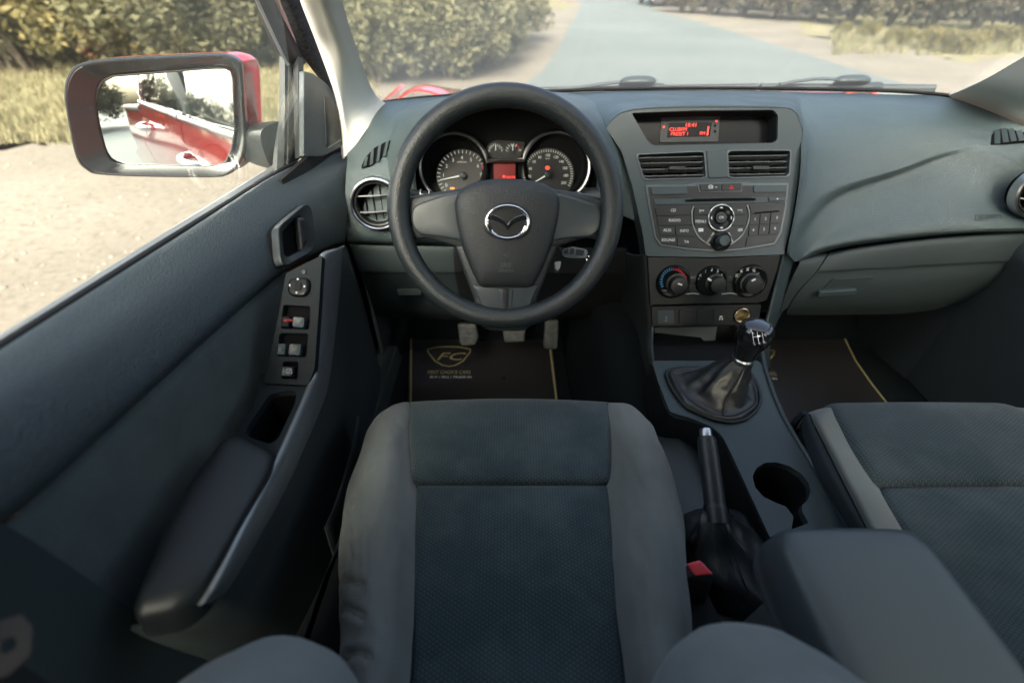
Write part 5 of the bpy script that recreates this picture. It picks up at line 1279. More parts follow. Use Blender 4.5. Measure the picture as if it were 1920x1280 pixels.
# stack flanks joining dash and console
patch('stack_flank', net([
    [(1211, 478, 0.922), (1217, 540, 0.902), (1222, 612, 0.874), (1222, 660, 0.80), (1232, 712, 0.715), (1248, 758, 0.655)],
    [(1203, 478, 0.935), (1209, 540, 0.915), (1212, 612, 0.890), (1212, 660, 0.82), (1222, 712, 0.74), (1238, 762, 0.68)],
    [(1185, 478, 0.99), (1190, 540, 0.97), (1193, 612, 0.95), (1196, 660, 0.90), (1205, 712, 0.84), (1225, 790, 0.76)],
    [(1165, 470, 1.08), (1165, 540, 1.06), (1165, 612, 1.04), (1170, 660, 1.02), (1178, 720, 0.98), (1205, 820, 0.88)],
]), M_doorlow, con, 5, 5, solid=0.005)
patch('stack_flank', net([
    [(1469, 472, 0.925), (1461, 507, 0.915), (1447, 560, 0.898), (1436, 606, 0.876), (1424, 640, 0.82), (1432, 690, 0.735)],
    [(1476, 474, 0.930), (1468, 510, 0.920), (1454, 560, 0.902), (1441, 606, 0.882), (1429, 640, 0.83), (1437, 690, 0.742)],
    [(1486, 480, 0.96), (1478, 520, 0.955), (1466, 566, 0.95), (1452, 606, 0.94), (1436, 640, 0.90), (1440, 690, 0.82)],
    [(1492, 500, 1.05), (1484, 540, 1.05), (1470, 580, 1.05), (1456, 606, 1.04), (1444, 640, 1.02), (1444, 690, 0.96)],
]), M_satin, con, 5, 5, solid=0.004)
# open cubby under the switch strip
plate('cubby_back', Plane(PY(1320, 650, 0.935), Vector((0, -0.97, 0.25))), [(1200, 590), (1440, 585), (1440, 700), (1200, 720)], 0.01, M_black, con, bevel=0)
plate('cubby_shelf', Plane(PY(1290, 640, 0.915), Vector((0, -0.75, 0.66))), [(1226, 613), (1346, 611), (1342, 640), (1228, 644)], 0.012, M_satin, con, r=0.004, bevel=0.004, segs=3)
slab('cubby_floor', [PY(1224, 640, 0.92), PY(1418, 636, 0.92), CT.hit(1424, 684) - CT.n * 0.004, CT.hit(1224, 684) - CT.n * 0.004], M_dark, con, th=0.006, bevel=0)

# gear lever: base ring, gaiter, collar, knob
gear = thing('gear_lever', 'black gear lever with leather gaiter and glossy numbered knob', 'gear lever', CT.hit(1340, 750))
BO = [(1243, 699), (1258, 692), (1300, 690), (1344, 689), (1390, 692), (1412, 706), (1424, 730), (1428, 752), (1423, 770), (1400, 790), (1372, 797), (1335, 791), (1285, 769), (1266, 747), (1252, 725)]
bc = (1338, 742)
ringplate('gaiter_frame', CT, BO, [(bc[0] + (x - bc[0]) * 0.93, bc[1] + (y - bc[1]) * 0.93) for x, y in BO], 0.012, M_leather, gear, lift=0.008, N=72, bevel=0.003, r=0.01)
KC = PZ(1391, 676, -0.583); KT = PZ(1417, 622, -0.512)
axk = (KT - KC).normalized()
base = [CT.hit(bc[0] + (x - bc[0]) * 0.93, bc[1] + (y - bc[1]) * 0.93) for x, y in BO]
bcen = sum(base, Vector()) / len(base)
rings = []
for s, lift, shift in ((1.0, 0.004, 0.0), (0.93, 0.013, 0.03), (0.84, 0.010, 0.05), (0.70, 0.014, 0.10), (0.56, 0.032, 0.2), (0.45, 0.052, 0.40), (0.34, 0.071, 0.62), (0.26, 0.088, 0.85), (0.215, 0.096, 1.0)):
    o = bcen.lerp(KC, shift); o.z = bcen.z
    ring = []
    for i, p in enumerate(base):
        q = p - bcen
        round_ = Vector((math.cos(math.atan2(q.y, q.x)), math.sin(math.atan2(q.y, q.x)), 0)) * 0.085
        q = q.lerp(round_, min(1, (1 - s) * 1.2))
        fold = 0.006 * math.sin(i * 2.4 + s * 9) * (1 - abs(2 * s - 1)) * (1 if s < 0.97 else 0)
        hh = lift * (KC.z - bcen.z) / 0.096
        ring.append(o + q * s + Vector((0, 0, hh)) + q.normalized() * fold)
    rings.append(ring)
rings.append([KC + axk * 0.004 + (Vector((math.cos(a), math.sin(a) * 0.8, 0)) * 0.0165) for a in [math.atan2((p - bcen).y, (p - bcen).x) for p in base]])
loft('gaiter', rings, M_boot, gear, 5, 4, cap=False, crease=(0.0035, 34, 34))
tube('seam', curve([rings[k][10] * 0.5 + rings[k][11] * 0.5 + Vector((0, -0.003, 0.001)) for k in range(2, len(rings))], 3), 0.0016, M_leather, gear, 6)
lathe('collar', KC, axk, [(0.016, -0.004), (0.0195, 0.0), (0.020, 0.008), (0.018, 0.011)], M_silver, gear, 28)
kax_u, kax_v = frame_at(axk, Vector((0, 1, 0)))
krings = []
for h, r, sq in ((0.009, 0.0185, 1.0), (0.016, 0.0195, 1.0), (0.03, 0.0225, 1.0), (0.045, 0.0275, 1.02), (0.06, 0.0315, 1.02), (0.072, 0.0322, 1.0), (0.082, 0.029, 1.0), (0.0885, 0.0235, 1.0), (0.0915, 0.014, 1.0), (0.0925, 0.004, 1.0)):
    krings.append([KC + axk * h + kax_u * (r * math.cos(a)) + kax_v * (r * 0.95 * math.sin(a)) for a in [6.2832 * i / 16 for i in range(16)]])
M_gloss = mat('gloss_black_knob', (0.008, 0.009, 0.010), 0.08, 0.6, coat=0.6)
kn = loft('knob', krings, M_gloss, gear, 3, 2)
KP2 = Plane(KC + axk * 0.0935, (axk * 0.9 + (-(KC + axk * 0.1)).normalized() * 0.35).normalized(), Vector((0, 1, 0.2)))
strokes('shift_pattern', KP2, [[(1410, 622), (1413.5, 642)], [(1419, 620), (1422.5, 641)], [(1428, 619), (1431.5, 639)], [(1411.7, 632), (1430, 629.5)]], 0.9, M_white, kn, lift=0.0)
for s, x, y in (('1', 1408.5, 619), ('3', 1417.5, 617), ('5', 1427, 616), ('2', 1414.5, 644.5), ('4', 1423.5, 643.5), ('R', 1433, 641.5)): text(s, KP2, x, y, 4.4, M_white, kn, lift=0.0)

# handbrake
hb = thing('handbrake', 'black leather handbrake with silver release button', 'handbrake', Vector((0.30, 0.30, -0.74)))
h0, h1 = PZ(1324, 818, -0.580), PZ(1342, 958, -0.632)
hd = (h1 - h0)
path = [h0 + hd * k for k in (0.0, 0.04, 0.15, 0.4, 0.7, 0.9, 1.0, 1.15)]
tube('grip', curve(path, 4), [0.010] * 1 + [0.0130] * 3 + [0.0145] * 4 + [0.0150] * 6 + [0.0155] * 8 + [0.0165] * 7, M_boot, hb, 16)
hn = hd.normalized()
lathe('release_button', h0 - hn * 0.0, -hn, [(0.0095, -0.004), (0.0095, 0.010), (0.0085, 0.0125), (0.0004, 0.013)], M_silver, hb, 20)
gb0 = PZ(1344, 962, -0.635)
br = []
for (c, rx, ry, k) in (((1343, 955, -0.630), 0.018, 0.012, 0), ((1346, 975, -0.640), 0.024, 0.017, 0.003), ((1352, 1005, -0.660), 0.036, 0.026, 0.006), ((1360, 1035, -0.682), 0.052, 0.042, 0.009), ((1366, 1045, -0.703), 0.064, 0.064, 0.008), ((1368, 1045, -0.722), 0.074, 0.085, 0.003), ((1368, 1045, -0.742), 0.080, 0.093, 0.0)):
    o = PZ(*c); R = random.Random(int(c[1]))
    br.append([o + Vector((rx * math.copysign(abs(math.cos(a)) ** 0.75, math.cos(a)) + k * math.sin(5 * a + c[1]), ry * math.copysign(abs(math.sin(a)) ** 0.75, math.sin(a)) + k * math.cos(4 * a + c[1]), k * math.sin(3 * a))) for a in [6.2832 * i / 14 for i in range(14)]])
loft('gaiter', br, M_boot, hb, 5, 4, cap=False, crease=(0.005, 30, 14))
for e in (-0.004, 0.004):
    tube('stitching', curve([Vector((sum(p.x for p in r) / len(r) + e + 0.002 * i, min(p.y for p in r) - 0.001 if i > 1 else min(p.y for p in r) - 0.001, r[0].z + 0.003)) for i, r in enumerate(br[:5])], 4), 0.0009, M_leather, hb, 5)
# armrest lid
ar = thing('armrest_lid', 'wide dark grey console armrest beside the driver seat', 'armrest', Vector((0.395, 0.0, -0.72)))
def aring(y, zt, ins=0.0, x0=0.302, x1=0.488, zb=-0.585):
    return [Vector((x0 + 0.012 + ins, y, zb)), Vector((x0 + ins, y, zb + 0.02)), Vector((x0 + 0.001 + ins, y, zt - 0.03)), Vector((x0 + 0.012 + ins, y, zt - 0.005)), Vector((x0 + 0.05 + ins * 0.5, y, zt)), Vector((x1 - 0.05 - ins * 0.5, y, zt)), Vector((x1 - 0.012 - ins, y, zt - 0.005)), Vector((x1 - 0.001 - ins, y, zt - 0.03)), Vector((x1 - ins, y, zb + 0.02)), Vector((x1 - 0.012 - ins, y, zb))]
loft('pad', [aring(0.288, -0.535, 0.022, zb=-0.565), aring(0.280, -0.512, 0.010, zb=-0.575), aring(0.264, -0.503, 0.003), aring(0.22, -0.500), aring(0.05, -0.497), aring(-0.15, -0.495), aring(-0.22, -0.50, 0.01)], M_lid, ar, 5, 4)
loft('storage_box', [[Vector((x0, y, z)) for x0, z in ((0.315, -0.93), (0.315, -0.588), (0.475, -0.588), (0.475, -0.93))] for y in (0.235, 0.1, -0.18)], M_doorlow, ar, 2, 2)
# belt buckle
bk = thing('belt_buckle', 'black seat belt buckle with red release button beside driver seat', 'buckle', Vector((0.245, 0.26, -0.80)))
BT = plane3(PT(1276, 1062, 0.628), PT(1325, 1050, 0.632), PT(1340, 1078, 0.622), up=Vector((0, 1, 0)))
body = [(1276, 1063), (1284, 1058), (1322, 1049), (1341, 1078), (1288, 1081)]
top = [BT.hit(*p) for p in [(1275, 1062), (1318, 1049), (1341, 1080), (1288, 1083)]]
bot = [p + Vector((0.004, -0.028, -0.16)) for p in top]
finish('housing', mesh_from(top + bot, [(0, 1, 2, 3), (4, 5, 6, 7), (0, 1, 5, 4), (1, 2, 6, 5), (2, 3, 7, 6), (3, 0, 4, 7)], True), M_buckle, bk, bevel=0.004, segs=3)
dome('release_button', BT, [(1285, 1057), (1311, 1049.5), (1337, 1076), (1302, 1080)], 0.003, M_redplastic, bk, lift=0.0005, r=0.003)
strokes('embossed_mark', plane3((top[3] * 0.75 + bot[3] * 0.25) + Vector((0, -0.002, 0)), (top[2] * 0.75 + bot[2] * 0.25) + Vector((0, -0.002, 0)), (top[3] * 0.4 + bot[3] * 0.6) + Vector((0, -0.002, 0))), [[(1293, 1125), (1300, 1140)], [(1293, 1140), (1300, 1128)], [(1297, 1150), (1297, 1165)]], 1.2, M_satin, bk, lift=0.001, kind='stuff')

# ------------------------------------------------------------------ driver door
door = thing('driver_door', 'driver door with dark grained trim, padded armrest, window switches and red outer skin', 'car door', Vector((-0.42, 0.6, -1.15)))
def netx(rows): return [[PX(*p) for p in r] for r in rows]
patch('upper_trim', netx([
    [(664, 284, -0.418), (600, 304, -0.447), (521, 334, -0.457), (350, 441, -0.452), (180, 549, -0.448), (0, 664, -0.444), (-320, 872, -0.438)],
    [(663, 278, -0.405), (600, 295, -0.437), (520, 326, -0.447), (350, 434, -0.443), (180, 542, -0.440), (0, 657, -0.436), (-320, 865, -0.430)],
    [(660, 292, -0.392), (603, 318, -0.418), (524, 356, -0.427), (352, 466, -0.425), (182, 580, -0.422), (0, 700, -0.418), (-320, 912, -0.412)],
    [(656, 330, -0.385), (606, 356, -0.399), (528, 402, -0.405), (360, 520, -0.402), (190, 640, -0.400), (10, 770, -0.396), (-320, 1000, -0.390)],
    [(652, 385, -0.382), (608, 410, -0.388), (532, 455, -0.388), (380, 572, -0.386), (215, 705, -0.384), (30, 855, -0.380), (-320, 1100, -0.374)],
    [(648, 440, -0.380), (610, 456, -0.380), (530, 500, -0.379), (400, 608, -0.377), (235, 758, -0.376), (45, 925, -0.374), (-320, 1180, -0.368)],
    [(647, 456, -0.386), (612, 467, -0.384), (528, 512, -0.384), (402, 620, -0.383), (236, 772, -0.383), (48, 942, -0.382), (-320, 1200, -0.376)],
    [(646, 464, -0.410), (612, 474, -0.410), (527, 517, -0.408), (403, 626, -0.406), (237, 778, -0.406), (49, 949, -0.405), (-320, 1206, -0.400)],
]), M_soft, door, 4, 5, solid=0.004)
# glass run strip at the window foot
SL = curve([PX(*p) for p in ((556, 306, -0.452), (521, 324, -0.456), (350, 430, -0.452), (180, 538, -0.448), (0, 652, -0.445), (-320, 858, -0.44))], 6)
tube('glass_run_strip', SL, 0.0055, M_rubber, door, 8)
# cloth insert
patch('cloth_insert', netx([
    [(540, 505, -0.392), (524, 516, -0.393), (400, 624, -0.392), (236, 776, -0.392), (50, 947, -0.390), (-40, 1030, -0.388)],
    [(535, 530, -0.385), (520, 545, -0.386), (402, 655, -0.386), (245, 805, -0.385), (75, 975, -0.383), (0, 1060, -0.381)],
    [(520, 620, -0.386), (500, 640, -0.387), (400, 740, -0.388), (265, 890, -0.388), (130, 1045, -0.385), (60, 1120, -0.383)],
    [(500, 740, -0.386), (470, 770, -0.388), (400, 850, -0.390), (300, 980, -0.390), (190, 1110, -0.387), (130, 1180, -0.385)],
    [(480, 850, -0.386), (450, 880, -0.388), (390, 960, -0.390), (310, 1080, -0.390), (240, 1180, -0.387), (200, 1240, -0.385)],
]), M_doorcloth, door, 4, 4, solid=0.004)
# switch panel
SWP = plane3(PX(598, 490, -0.292), PX(580, 715, -0.292), PX(497, 718, -0.356))
SWPIX = [(536, 512), (604, 478), (599, 560), (590, 690), (578, 722), (494, 719), (512, 640), (526, 570)]
sp_ = plate('switch_panel', SWP, SWPIX, 0.012, M_switch, door, lift=0.0, r=0.004, bevel=0.002, holes=[[(531, 571), (582, 574), (580, 618), (526, 616)], [(524, 624), (578, 625), (574, 670), (519, 668)], [(531, 677), (560, 678), (558, 711), (527, 710)]], hr=0.004)
SWB = SWP.up_by(-0.012)
plate('switch_well', SWB, [(520, 560), (592, 565), (578, 718), (512, 716)], 0.002, M_void, sp_, bevel=0)
SH = [(1, -0.5), (1, 0.2), (0.96, 0.7), (0.88, 1.0), (0.2, 0.85)]
for pix, m in (([(528, 596), (551, 596), (549, 616), (526, 615)], M_dark), ([(556, 596), (579, 598), (577, 618), (554, 616)], M_satin), ([(523, 646), (545, 646), (542, 668), (519.5, 667)], M_satin), ([(549, 646), (573, 647), (570, 669), (547, 668)], M_satin), ([(533, 688), (556, 689), (554, 707), (531, 706)], M_satin)):
    b = dome('window_switch', SWB, pix, 0.011, m, sp_, lift=0.001, r=0.003, prof=SH)
text('AUTO', SWP, 541, 601, 4.0, M_redprint, sp_, lift=0.0015)
strokes('lock_mark', SWP, [[(539, 692), (548, 692), (548, 700), (539, 700), (539, 692)], [(541, 699), (547, 693)]], 1.3, M_greyprint, sp_, lift=0.0015)
mk = dome('mirror_control', SWP, [(541, 540), (545, 524), (560, 521), (578, 522), (583, 530), (582, 548), (574, 557), (552, 557), (542, 552)], 0.006, M_piano, sp_, lift=0.0, r=0.005)
plate('centre_key', SWP, [(556, 532), (569, 532), (568, 546), (555, 546)], 0.003, M_dark, mk, lift=0.0075, r=0.002)
for q in ([(560, 527), (562.5, 524), (565, 527)], [(558, 550), (560, 553), (562.5, 550)], [(549, 535), (546, 537.5), (548.5, 540)], [(574, 537), (577, 539.5), (573.5, 542)]): plate('arrow', SWP, q, 0.0004, M_white, mk, lift=0.0072, r=0, bevel=0)
dome('small_lamp', SWP, circle_pix(570, 510, 5, 5, 14), 0.002, M_black, sp_, lift=0.0, r=0)
# panel round the pull pocket
ARP = plane3(PX(580, 722, -0.292), PX(517, 858, -0.291), PX(497, 720, -0.356))
POCK = [(506, 738), (546, 731), (556, 737), (553, 756), (522, 822), (508, 832), (478, 824), (460, 814), (464, 800)]
pp = plate('pull_pocket_panel', ARP, [(493, 722), (577, 725), (568, 748), (520, 852), (510, 858), (440, 826), (445, 812)], 0.010, M_switch, door, lift=0.0, r=0.006, bevel=0.003, holes=[POCK], hr=0.006, segs=3)
plate('panel_backing', ARP.up_by(-0.004), [(488, 700), (584, 706), (575, 740), (484, 738)], 0.004, M_rubber, door, bevel=0)
pk = [ARP.hit(*p) - ARP.n * 0.010 for p in POCK]; nP = len(pk)
finish('pull_pocket', mesh_from(pk + [p - Vector((0, 0, 0.05)) for p in pk], [(i, (i + 1) % nP, nP + (i + 1) % nP, nP + i) for i in range(nP)] + [tuple(range(nP, 2 * nP))]), M_void, door)
# silver edged trim wall running along switches, pocket and armrest
TLn = [(612, 470, -0.300), (602, 484, -0.292), (597, 560, -0.291), (589, 690, -0.290), (576, 730, -0.289), (517, 862, -0.288), (455, 980, -0.287), (400, 1086, -0.287), (372, 1132, -0.290)]
TRn = [(646, 462, -0.300), (638, 478, -0.297), (632, 560, -0.297), (618, 690, -0.296), (603, 755, -0.296), (540, 900, -0.294), (480, 1010, -0.293), (432, 1092, -0.293), (398, 1130, -0.296)]
MIDn = [tuple((a + b) / 2 for a, b in zip(p, q))[:2] + (max(p[2], q[2]) + 0.004,) for p, q in zip(TLn, TRn)]
INn = [(x - 5, y + 2, X - 0.012) for x, y, X in TLn]
patch('silver_edge_trim', [[PX(*p) for p in L] for L in (INn, TLn, MIDn, TRn, [(x + 4, y + 2, X - 0.015) for x, y, X in TRn])], M_silverdk, door, 3, 5, solid=0.003)
# armrest pad
AP = plane3(PX(517, 865, -0.290), PX(380, 1120, -0.290), PX(412, 832, -0.360), up=Vector((0, 1, 0)))
dome('armrest_pad', AP, [(414, 836), (430, 820), (455, 822), (508, 848), (519, 860), (512, 890), (470, 965), (405, 1082), (376, 1122), (335, 1150), (262, 1164), (250, 1150), (270, 1096), (310, 1000), (358, 910)], 0.022, M_leather, door, lift=-0.004, r=0.010, c=AP.uv(395, 985), skirt=0.03, seg=5, prof=[(1.0, 0.0), (0.994, 0.30), (0.97, 0.54), (0.92, 0.73), (0.82, 0.87), (0.66, 0.95), (0.42, 0.99), (0.05, 1.0)])
# inner release handle
HPp = plane3(PX(513, 430, -0.391), PX(578, 388, -0.391), PX(524, 502, -0.378)).up_by(0.006)
HO = [(514, 430), (522, 420), (566, 384), (575, 384), (580, 398), (586, 452), (583, 468), (574, 477), (532, 500), (522, 500), (518, 486)]
HI = [(527, 436), (556, 406), (562, 408), (568, 458), (562, 470), (538, 482), (531, 478)]
hz = ringplate('release_bezel', HPp, HO, HI, 0.010, M_handle, door, lift=0.008, N=72, bevel=0.003, r=0.006, din=0.006)
plate('release_cup', HPp, HO, 0.004, M_void, door, lift=-0.006, r=0.006, bevel=0)
dome('release_lever', HPp, [(552, 408), (564, 408), (570, 458), (560, 472), (556, 440)], 0.010, M_black, door, lift=-0.002, r=0.004)
# lower trim with map pocket
patch('lower_trim', netx([
    [(650, 462, -0.388), (640, 476, -0.320), (632, 565, -0.305), (619, 690, -0.302), (606, 755, -0.302), (545, 900, -0.302), (485, 1010, -0.302), (436, 1092, -0.302), (402, 1130, -0.305), (330, 1170, -0.33), (230, 1180, -0.37)],
    [(668, 520, -0.388), (660, 520, -0.350), (650, 590, -0.335), (640, 700, -0.330), (625, 775, -0.330), (570, 920, -0.330), (512, 1030, -0.330), (470, 1110, -0.330), (440, 1150, -0.333), (370, 1200, -0.35), (280, 1225, -0.375)],
    [(690, 600, -0.388), (682, 610, -0.372), (675, 660, -0.362), (665, 740, -0.358), (650, 820, -0.355), (610, 960, -0.352), (570, 1060, -0.350), (540, 1140, -0.350), (510, 1190, -0.352), (450, 1250, -0.362), (360, 1290, -0.380)],
    [(712, 690, -0.385), (706, 700, -0.372), (700, 740, -0.364), (692, 810, -0.360), (680, 880, -0.357), (650, 1010, -0.352), (622, 1110, -0.350), (600, 1190, -0.350), (580, 1240, -0.352), (530, 1310, -0.362), (450, 1370, -0.380)],
    [(726, 760, -0.382), (720, 770, -0.372), (716, 810, -0.366), (708, 880, -0.362), (700, 950, -0.359), (675, 1070, -0.354), (655, 1165, -0.352), (640, 1240, -0.352), (625, 1290, -0.354), (590, 1370, -0.364), (520, 1440, -0.382)],
]), M_doorlow, door, 4, 4, solid=0.004)
patch('map_pocket', netx([
    [(668, 782, -0.322), (655, 850, -0.318), (632, 930, -0.315), (612, 978, -0.314), (606, 990, -0.318)],
    [(676, 784, -0.316), (664, 850, -0.312), (643, 935, -0.309), (622, 985, -0.308), (612, 996, -0.312)],
    [(700, 840, -0.322), (690, 900, -0.318), (668, 985, -0.315), (650, 1060, -0.313), (640, 1085, -0.314)],
]), M_doorlow, door, 4, 4, solid=0.004)
# sail panel with tweeter
SA = plane3(PX(563, 293, -0.425), PX(640, 270, -0.398), PX(572, 134, -0.415))
sail = plate('sail_panel', SA, [(570, 133), (588, 138), (612, 156), (632, 184), (640, 215), (644, 268), (640, 276), (606, 294), (570, 294)], 0.012, M_soft, door, r=0.004, bevel=0.003, segs=3)
dome('tweeter_grille', SA, [(607, 178), (618, 182), (634, 204), (639, 218), (639, 261), (613, 277), (611, 272)], 0.003, M_black, sail, lift=0.0, r=0.004)
strokes('grille_edge', SA, [[(614, 277), (639, 262)]], 1.4, M_greyprint, sail, lift=0.001)
# quarter bar between sail and drop glass
patch('quarter_bar', netx([[(524, 106, -0.458), (523, 200, -0.462), (519, 325, -0.468)], [(534, 108, -0.448), (534, 200, -0.452), (532, 318, -0.460)]]), M_rubbergrey, door, 4, 3, solid=0.02)
patch('glass_channel', netx([[(536, 112, -0.452), (536, 200, -0.456), (534, 318, -0.462)], [(541, 116, -0.456), (541, 200, -0.460), (540, 314, -0.466)]]), M_rubbergrey, door, 4, 3, solid=0.006)
patch('quarter_bar_inner', netx([[(541, 116, -0.446), (541, 200, -0.450), (540, 314, -0.456)], [(552, 124, -0.444), (552, 200, -0.448), (552, 304, -0.452)]]), M_rubbergrey, door, 4, 3, solid=0.015)
patch('bar_gap', netx([[(550, 104, -0.450), (551, 200, -0.456), (552, 304, -0.460)], [(561, 104, -0.446), (561, 200, -0.450), (561, 298, -0.454)]]), M_void, door, 4, 3, solid=0.004)
patch('sail_strip', netx([[(559, 106, -0.432), (560, 200, -0.434), (561, 296, -0.438)], [(569, 110, -0.428), (570, 200, -0.430), (571, 296, -0.432)]]), M_rubbergrey, door, 4, 3, solid=0.012)
# upper window frame running up the screen pillar
patch('window_frame', netx([[(556, 132, -0.446), (532, 106, -0.446), (508, 56, -0.438), (482, 0, -0.428), (440, -90, -0.41), (350, -260, -0.375)], [(566, 124, -0.436), (546, 90, -0.434), (524, 44, -0.426), (503, 0, -0.416), (462, -90, -0.398), (375, -260, -0.365)], [(574, 118, -0.440), (556, 82, -0.438), (532, 36, -0.430), (514, 0, -0.420), (474, -90, -0.402), (388, -260, -0.368)]]), M_rubber, door, 4, 4, solid=0.02)
tube('frame_bead', curve([PX(*p) for p in ((540, 122, -0.446), (531, 106, -0.446), (507, 56, -0.438), (481, 0, -0.428), (439, -90, -0.41))], 4), 0.003, M_silverdk, door, 6)
patch('painted_frame', [[PX(*p) for p in r] for r in ([(560, 112, -0.470), (540, 68, -0.462), (510, 0, -0.45), (466, -90, -0.43)], [(570, 104, -0.468), (553, 64, -0.460), (527, 0, -0.448), (486, -90, -0.428)])], M_paint, truck, 3, 4, solid=0.01)
patch('door_seal', [[PX(*p) for p in r] for r in ([(600, 150, -0.440), (566, 104, -0.445), (549, 62, -0.438), (524, 0, -0.428), (482, -90, -0.41), (395, -260, -0.38)], [(622, 168, -0.422), (592, 110, -0.424), (572, 62, -0.418), (546, 0, -0.408), (508, -90, -0.392), (430, -260, -0.362)], [(648, 200, -0.418), (620, 130, -0.424), (596, 62, -0.418), (574, 0, -0.408), (540, -90, -0.392), (470, -260, -0.362)])], mat('flocked_seal', (0.022, 0.024, 0.026), 0.9, 0.2, var=0.6, vscale=160), truck, 4, 4, solid=0.01)
# glass
GB_ = [Vector((-0.466, y, belt(y) - 0.05)) for y in (1.10, 0.75, 0.4, 0.1)]
GT_ = [Vector((-0.29, y, z)) for y, z in ((0.80, 0.14), (0.55, 0.24), (0.3, 0.285), (0.06, 0.285))]
patch('window_glass', [GT_, [a.lerp(b, 0.5) + Vector((-0.02, 0, 0)) for a, b in zip(GT_, GB_)], GB_], M_sideglass, door, 4, 4, solid=0.004)
# outer skin, belt moulding, handle
patch('outer_skin', side_rows((1.205, 0.9, 0.5, 0.07), lambda y: belt(y) - 0.03, -1), M_paint, door, 3, 3, solid=0.005, face=(-9, 0.5, -0.5))
tube('belt_moulding', curve([Vector((-0.488, y, belt(y) - 0.022)) for y in (1.0, 0.6, 0.08)], 4), 0.012, M_silverdk, door, 8)
def outer_handle(parent, y, z):
    tube('outer_handle', curve([Vector((-0.52, y + 0.10, z - 0.012)), Vector((-0.560, y + 0.075, z - 0.006)), Vector((-0.578, y, z)), Vector((-0.562, y - 0.075, z + 0.006)), Vector((-0.52, y - 0.10, z + 0.010))], 5), 0.017, M_chrome, parent, 12)
outer_handle(door, 0.17, -0.45)
rear = thing('rear_door', 'red rear door behind the driver, seen in the wing mirror', 'car door', Vector((-0.5, -0.6, -1.15)))
patch('outer_skin', side_rows((0.055, -0.4, -0.9, -1.25), lambda y: belt(y) - 0.03, -1), M_paint, rear, 3, 3, solid=0.005, face=(-9, 0.5, -0.5))
tube('belt_moulding', curve([Vector((-0.488, y, belt(y) - 0.022)) for y in (0.05, -0.5, -1.15)], 4), 0.012, M_silverdk, rear, 8)
outer_handle(rear, -0.92, -0.35)
patch('window_glass', [[Vector((-0.29, 0.02, 0.285)), Vector((-0.29, -0.6, 0.285)), Vector((-0.31, -1.12, 0.24))], [Vector((-0.40, 0.03, 0.03)), Vector((-0.40, -0.6, 0.03)), Vector((-0.41, -1.14, 0.0))], [Vector((-0.466, 0.04, -0.28)), Vector((-0.466, -0.6, -0.24)), Vector((-0.466, -1.16, -0.21))]], M_rearglass, rear, 4, 4, solid=0.004)
patch('inner_trim', [[Vector((x, y, z)) for y in (0.0, -0.6, -1.2)] for x, z in ((-0.45, -0.24), (-0.40, -0.35), (-0.37, -0.6), (-0.38, -0.95))], M_doorlow, rear, 3, 3, solid=0.01)
rear2 = thing('rear_door', 'red rear door behind the passenger seat', 'car door', Vector((1.26, -0.6, -1.15)))
patch('outer_skin', side_rows((0.055, -0.4, -0.9, -1.25), lambda y: belt(y) - 0.03, 1), M_paint, rear2, 3, 3, solid=0.005, face=(9, 0.5, -0.5))
patch('window_glass', [[mirx(p) for p in r] for r in ([Vector((-0.29, 0.02, 0.285)), Vector((-0.29, -0.6, 0.285)), Vector((-0.31, -1.12, 0.24))], [Vector((-0.40, 0.03, 0.03)), Vector((-0.40, -0.6, 0.03)), Vector((-0.41, -1.14, 0.0))], [Vector((-0.466, 0.04, -0.28)), Vector((-0.466, -0.6, -0.24)), Vector((-0.466, -1.16, -0.21))])], M_rearglass, rear2, 4, 4, solid=0.004)
patch('inner_trim', [[mirx(Vector((x, y, z))) for y in (0.0, -0.6, -1.2)] for x, z in ((-0.45, -0.24), (-0.40, -0.35), (-0.37, -0.6), (-0.38, -0.95))], M_doorlow, rear2, 3, 3, solid=0.01)
M_yellow = mat('yellow_reflector', (0.80, 0.52, 0.02), 0.35, 0.5)
box_between('reflector_strip', (-0.538, -0.95, -0.78), 0.006, 0.05, 0.22, M_yellow, rear, bevel=0.002)

# ------------------------------------------------------------------ passenger door, only its forward trim shows
pdoor = thing('passenger_door', 'dark passenger door trim beyond the passenger seat', 'car door', Vector((1.16, 0.6, -1.15)))
patch('inner_trim', [[Vector((x + dx, y, z)) for y, dx in ((1.12, 0.02), (1.0, 0.0), (0.6, 0.0), (0.1, 0.0))] for x, z in ((1.24, -0.27), (1.225, -0.33), (1.215, -0.42), (1.17, -0.50), (1.18, -0.58), (1.19, -0.75), (1.19, -0.95))], M_doorlow, pdoor, 4, 4, solid=0.006)
patch('window_glass', [[mirx(p) for p in r] for r in ([GT_, [a.lerp(b, 0.5) + Vector((-0.02, 0, 0)) for a, b in zip(GT_, GB_)], GB_])], M_sideglass, pdoor, 4, 4, solid=0.004)
patch('outer_skin', side_rows((1.205, 0.9, 0.5, 0.07), lambda y: belt(y) - 0.03, 1), M_paint, pdoor, 3, 3, solid=0.005, face=(9, 0.5, -0.5))

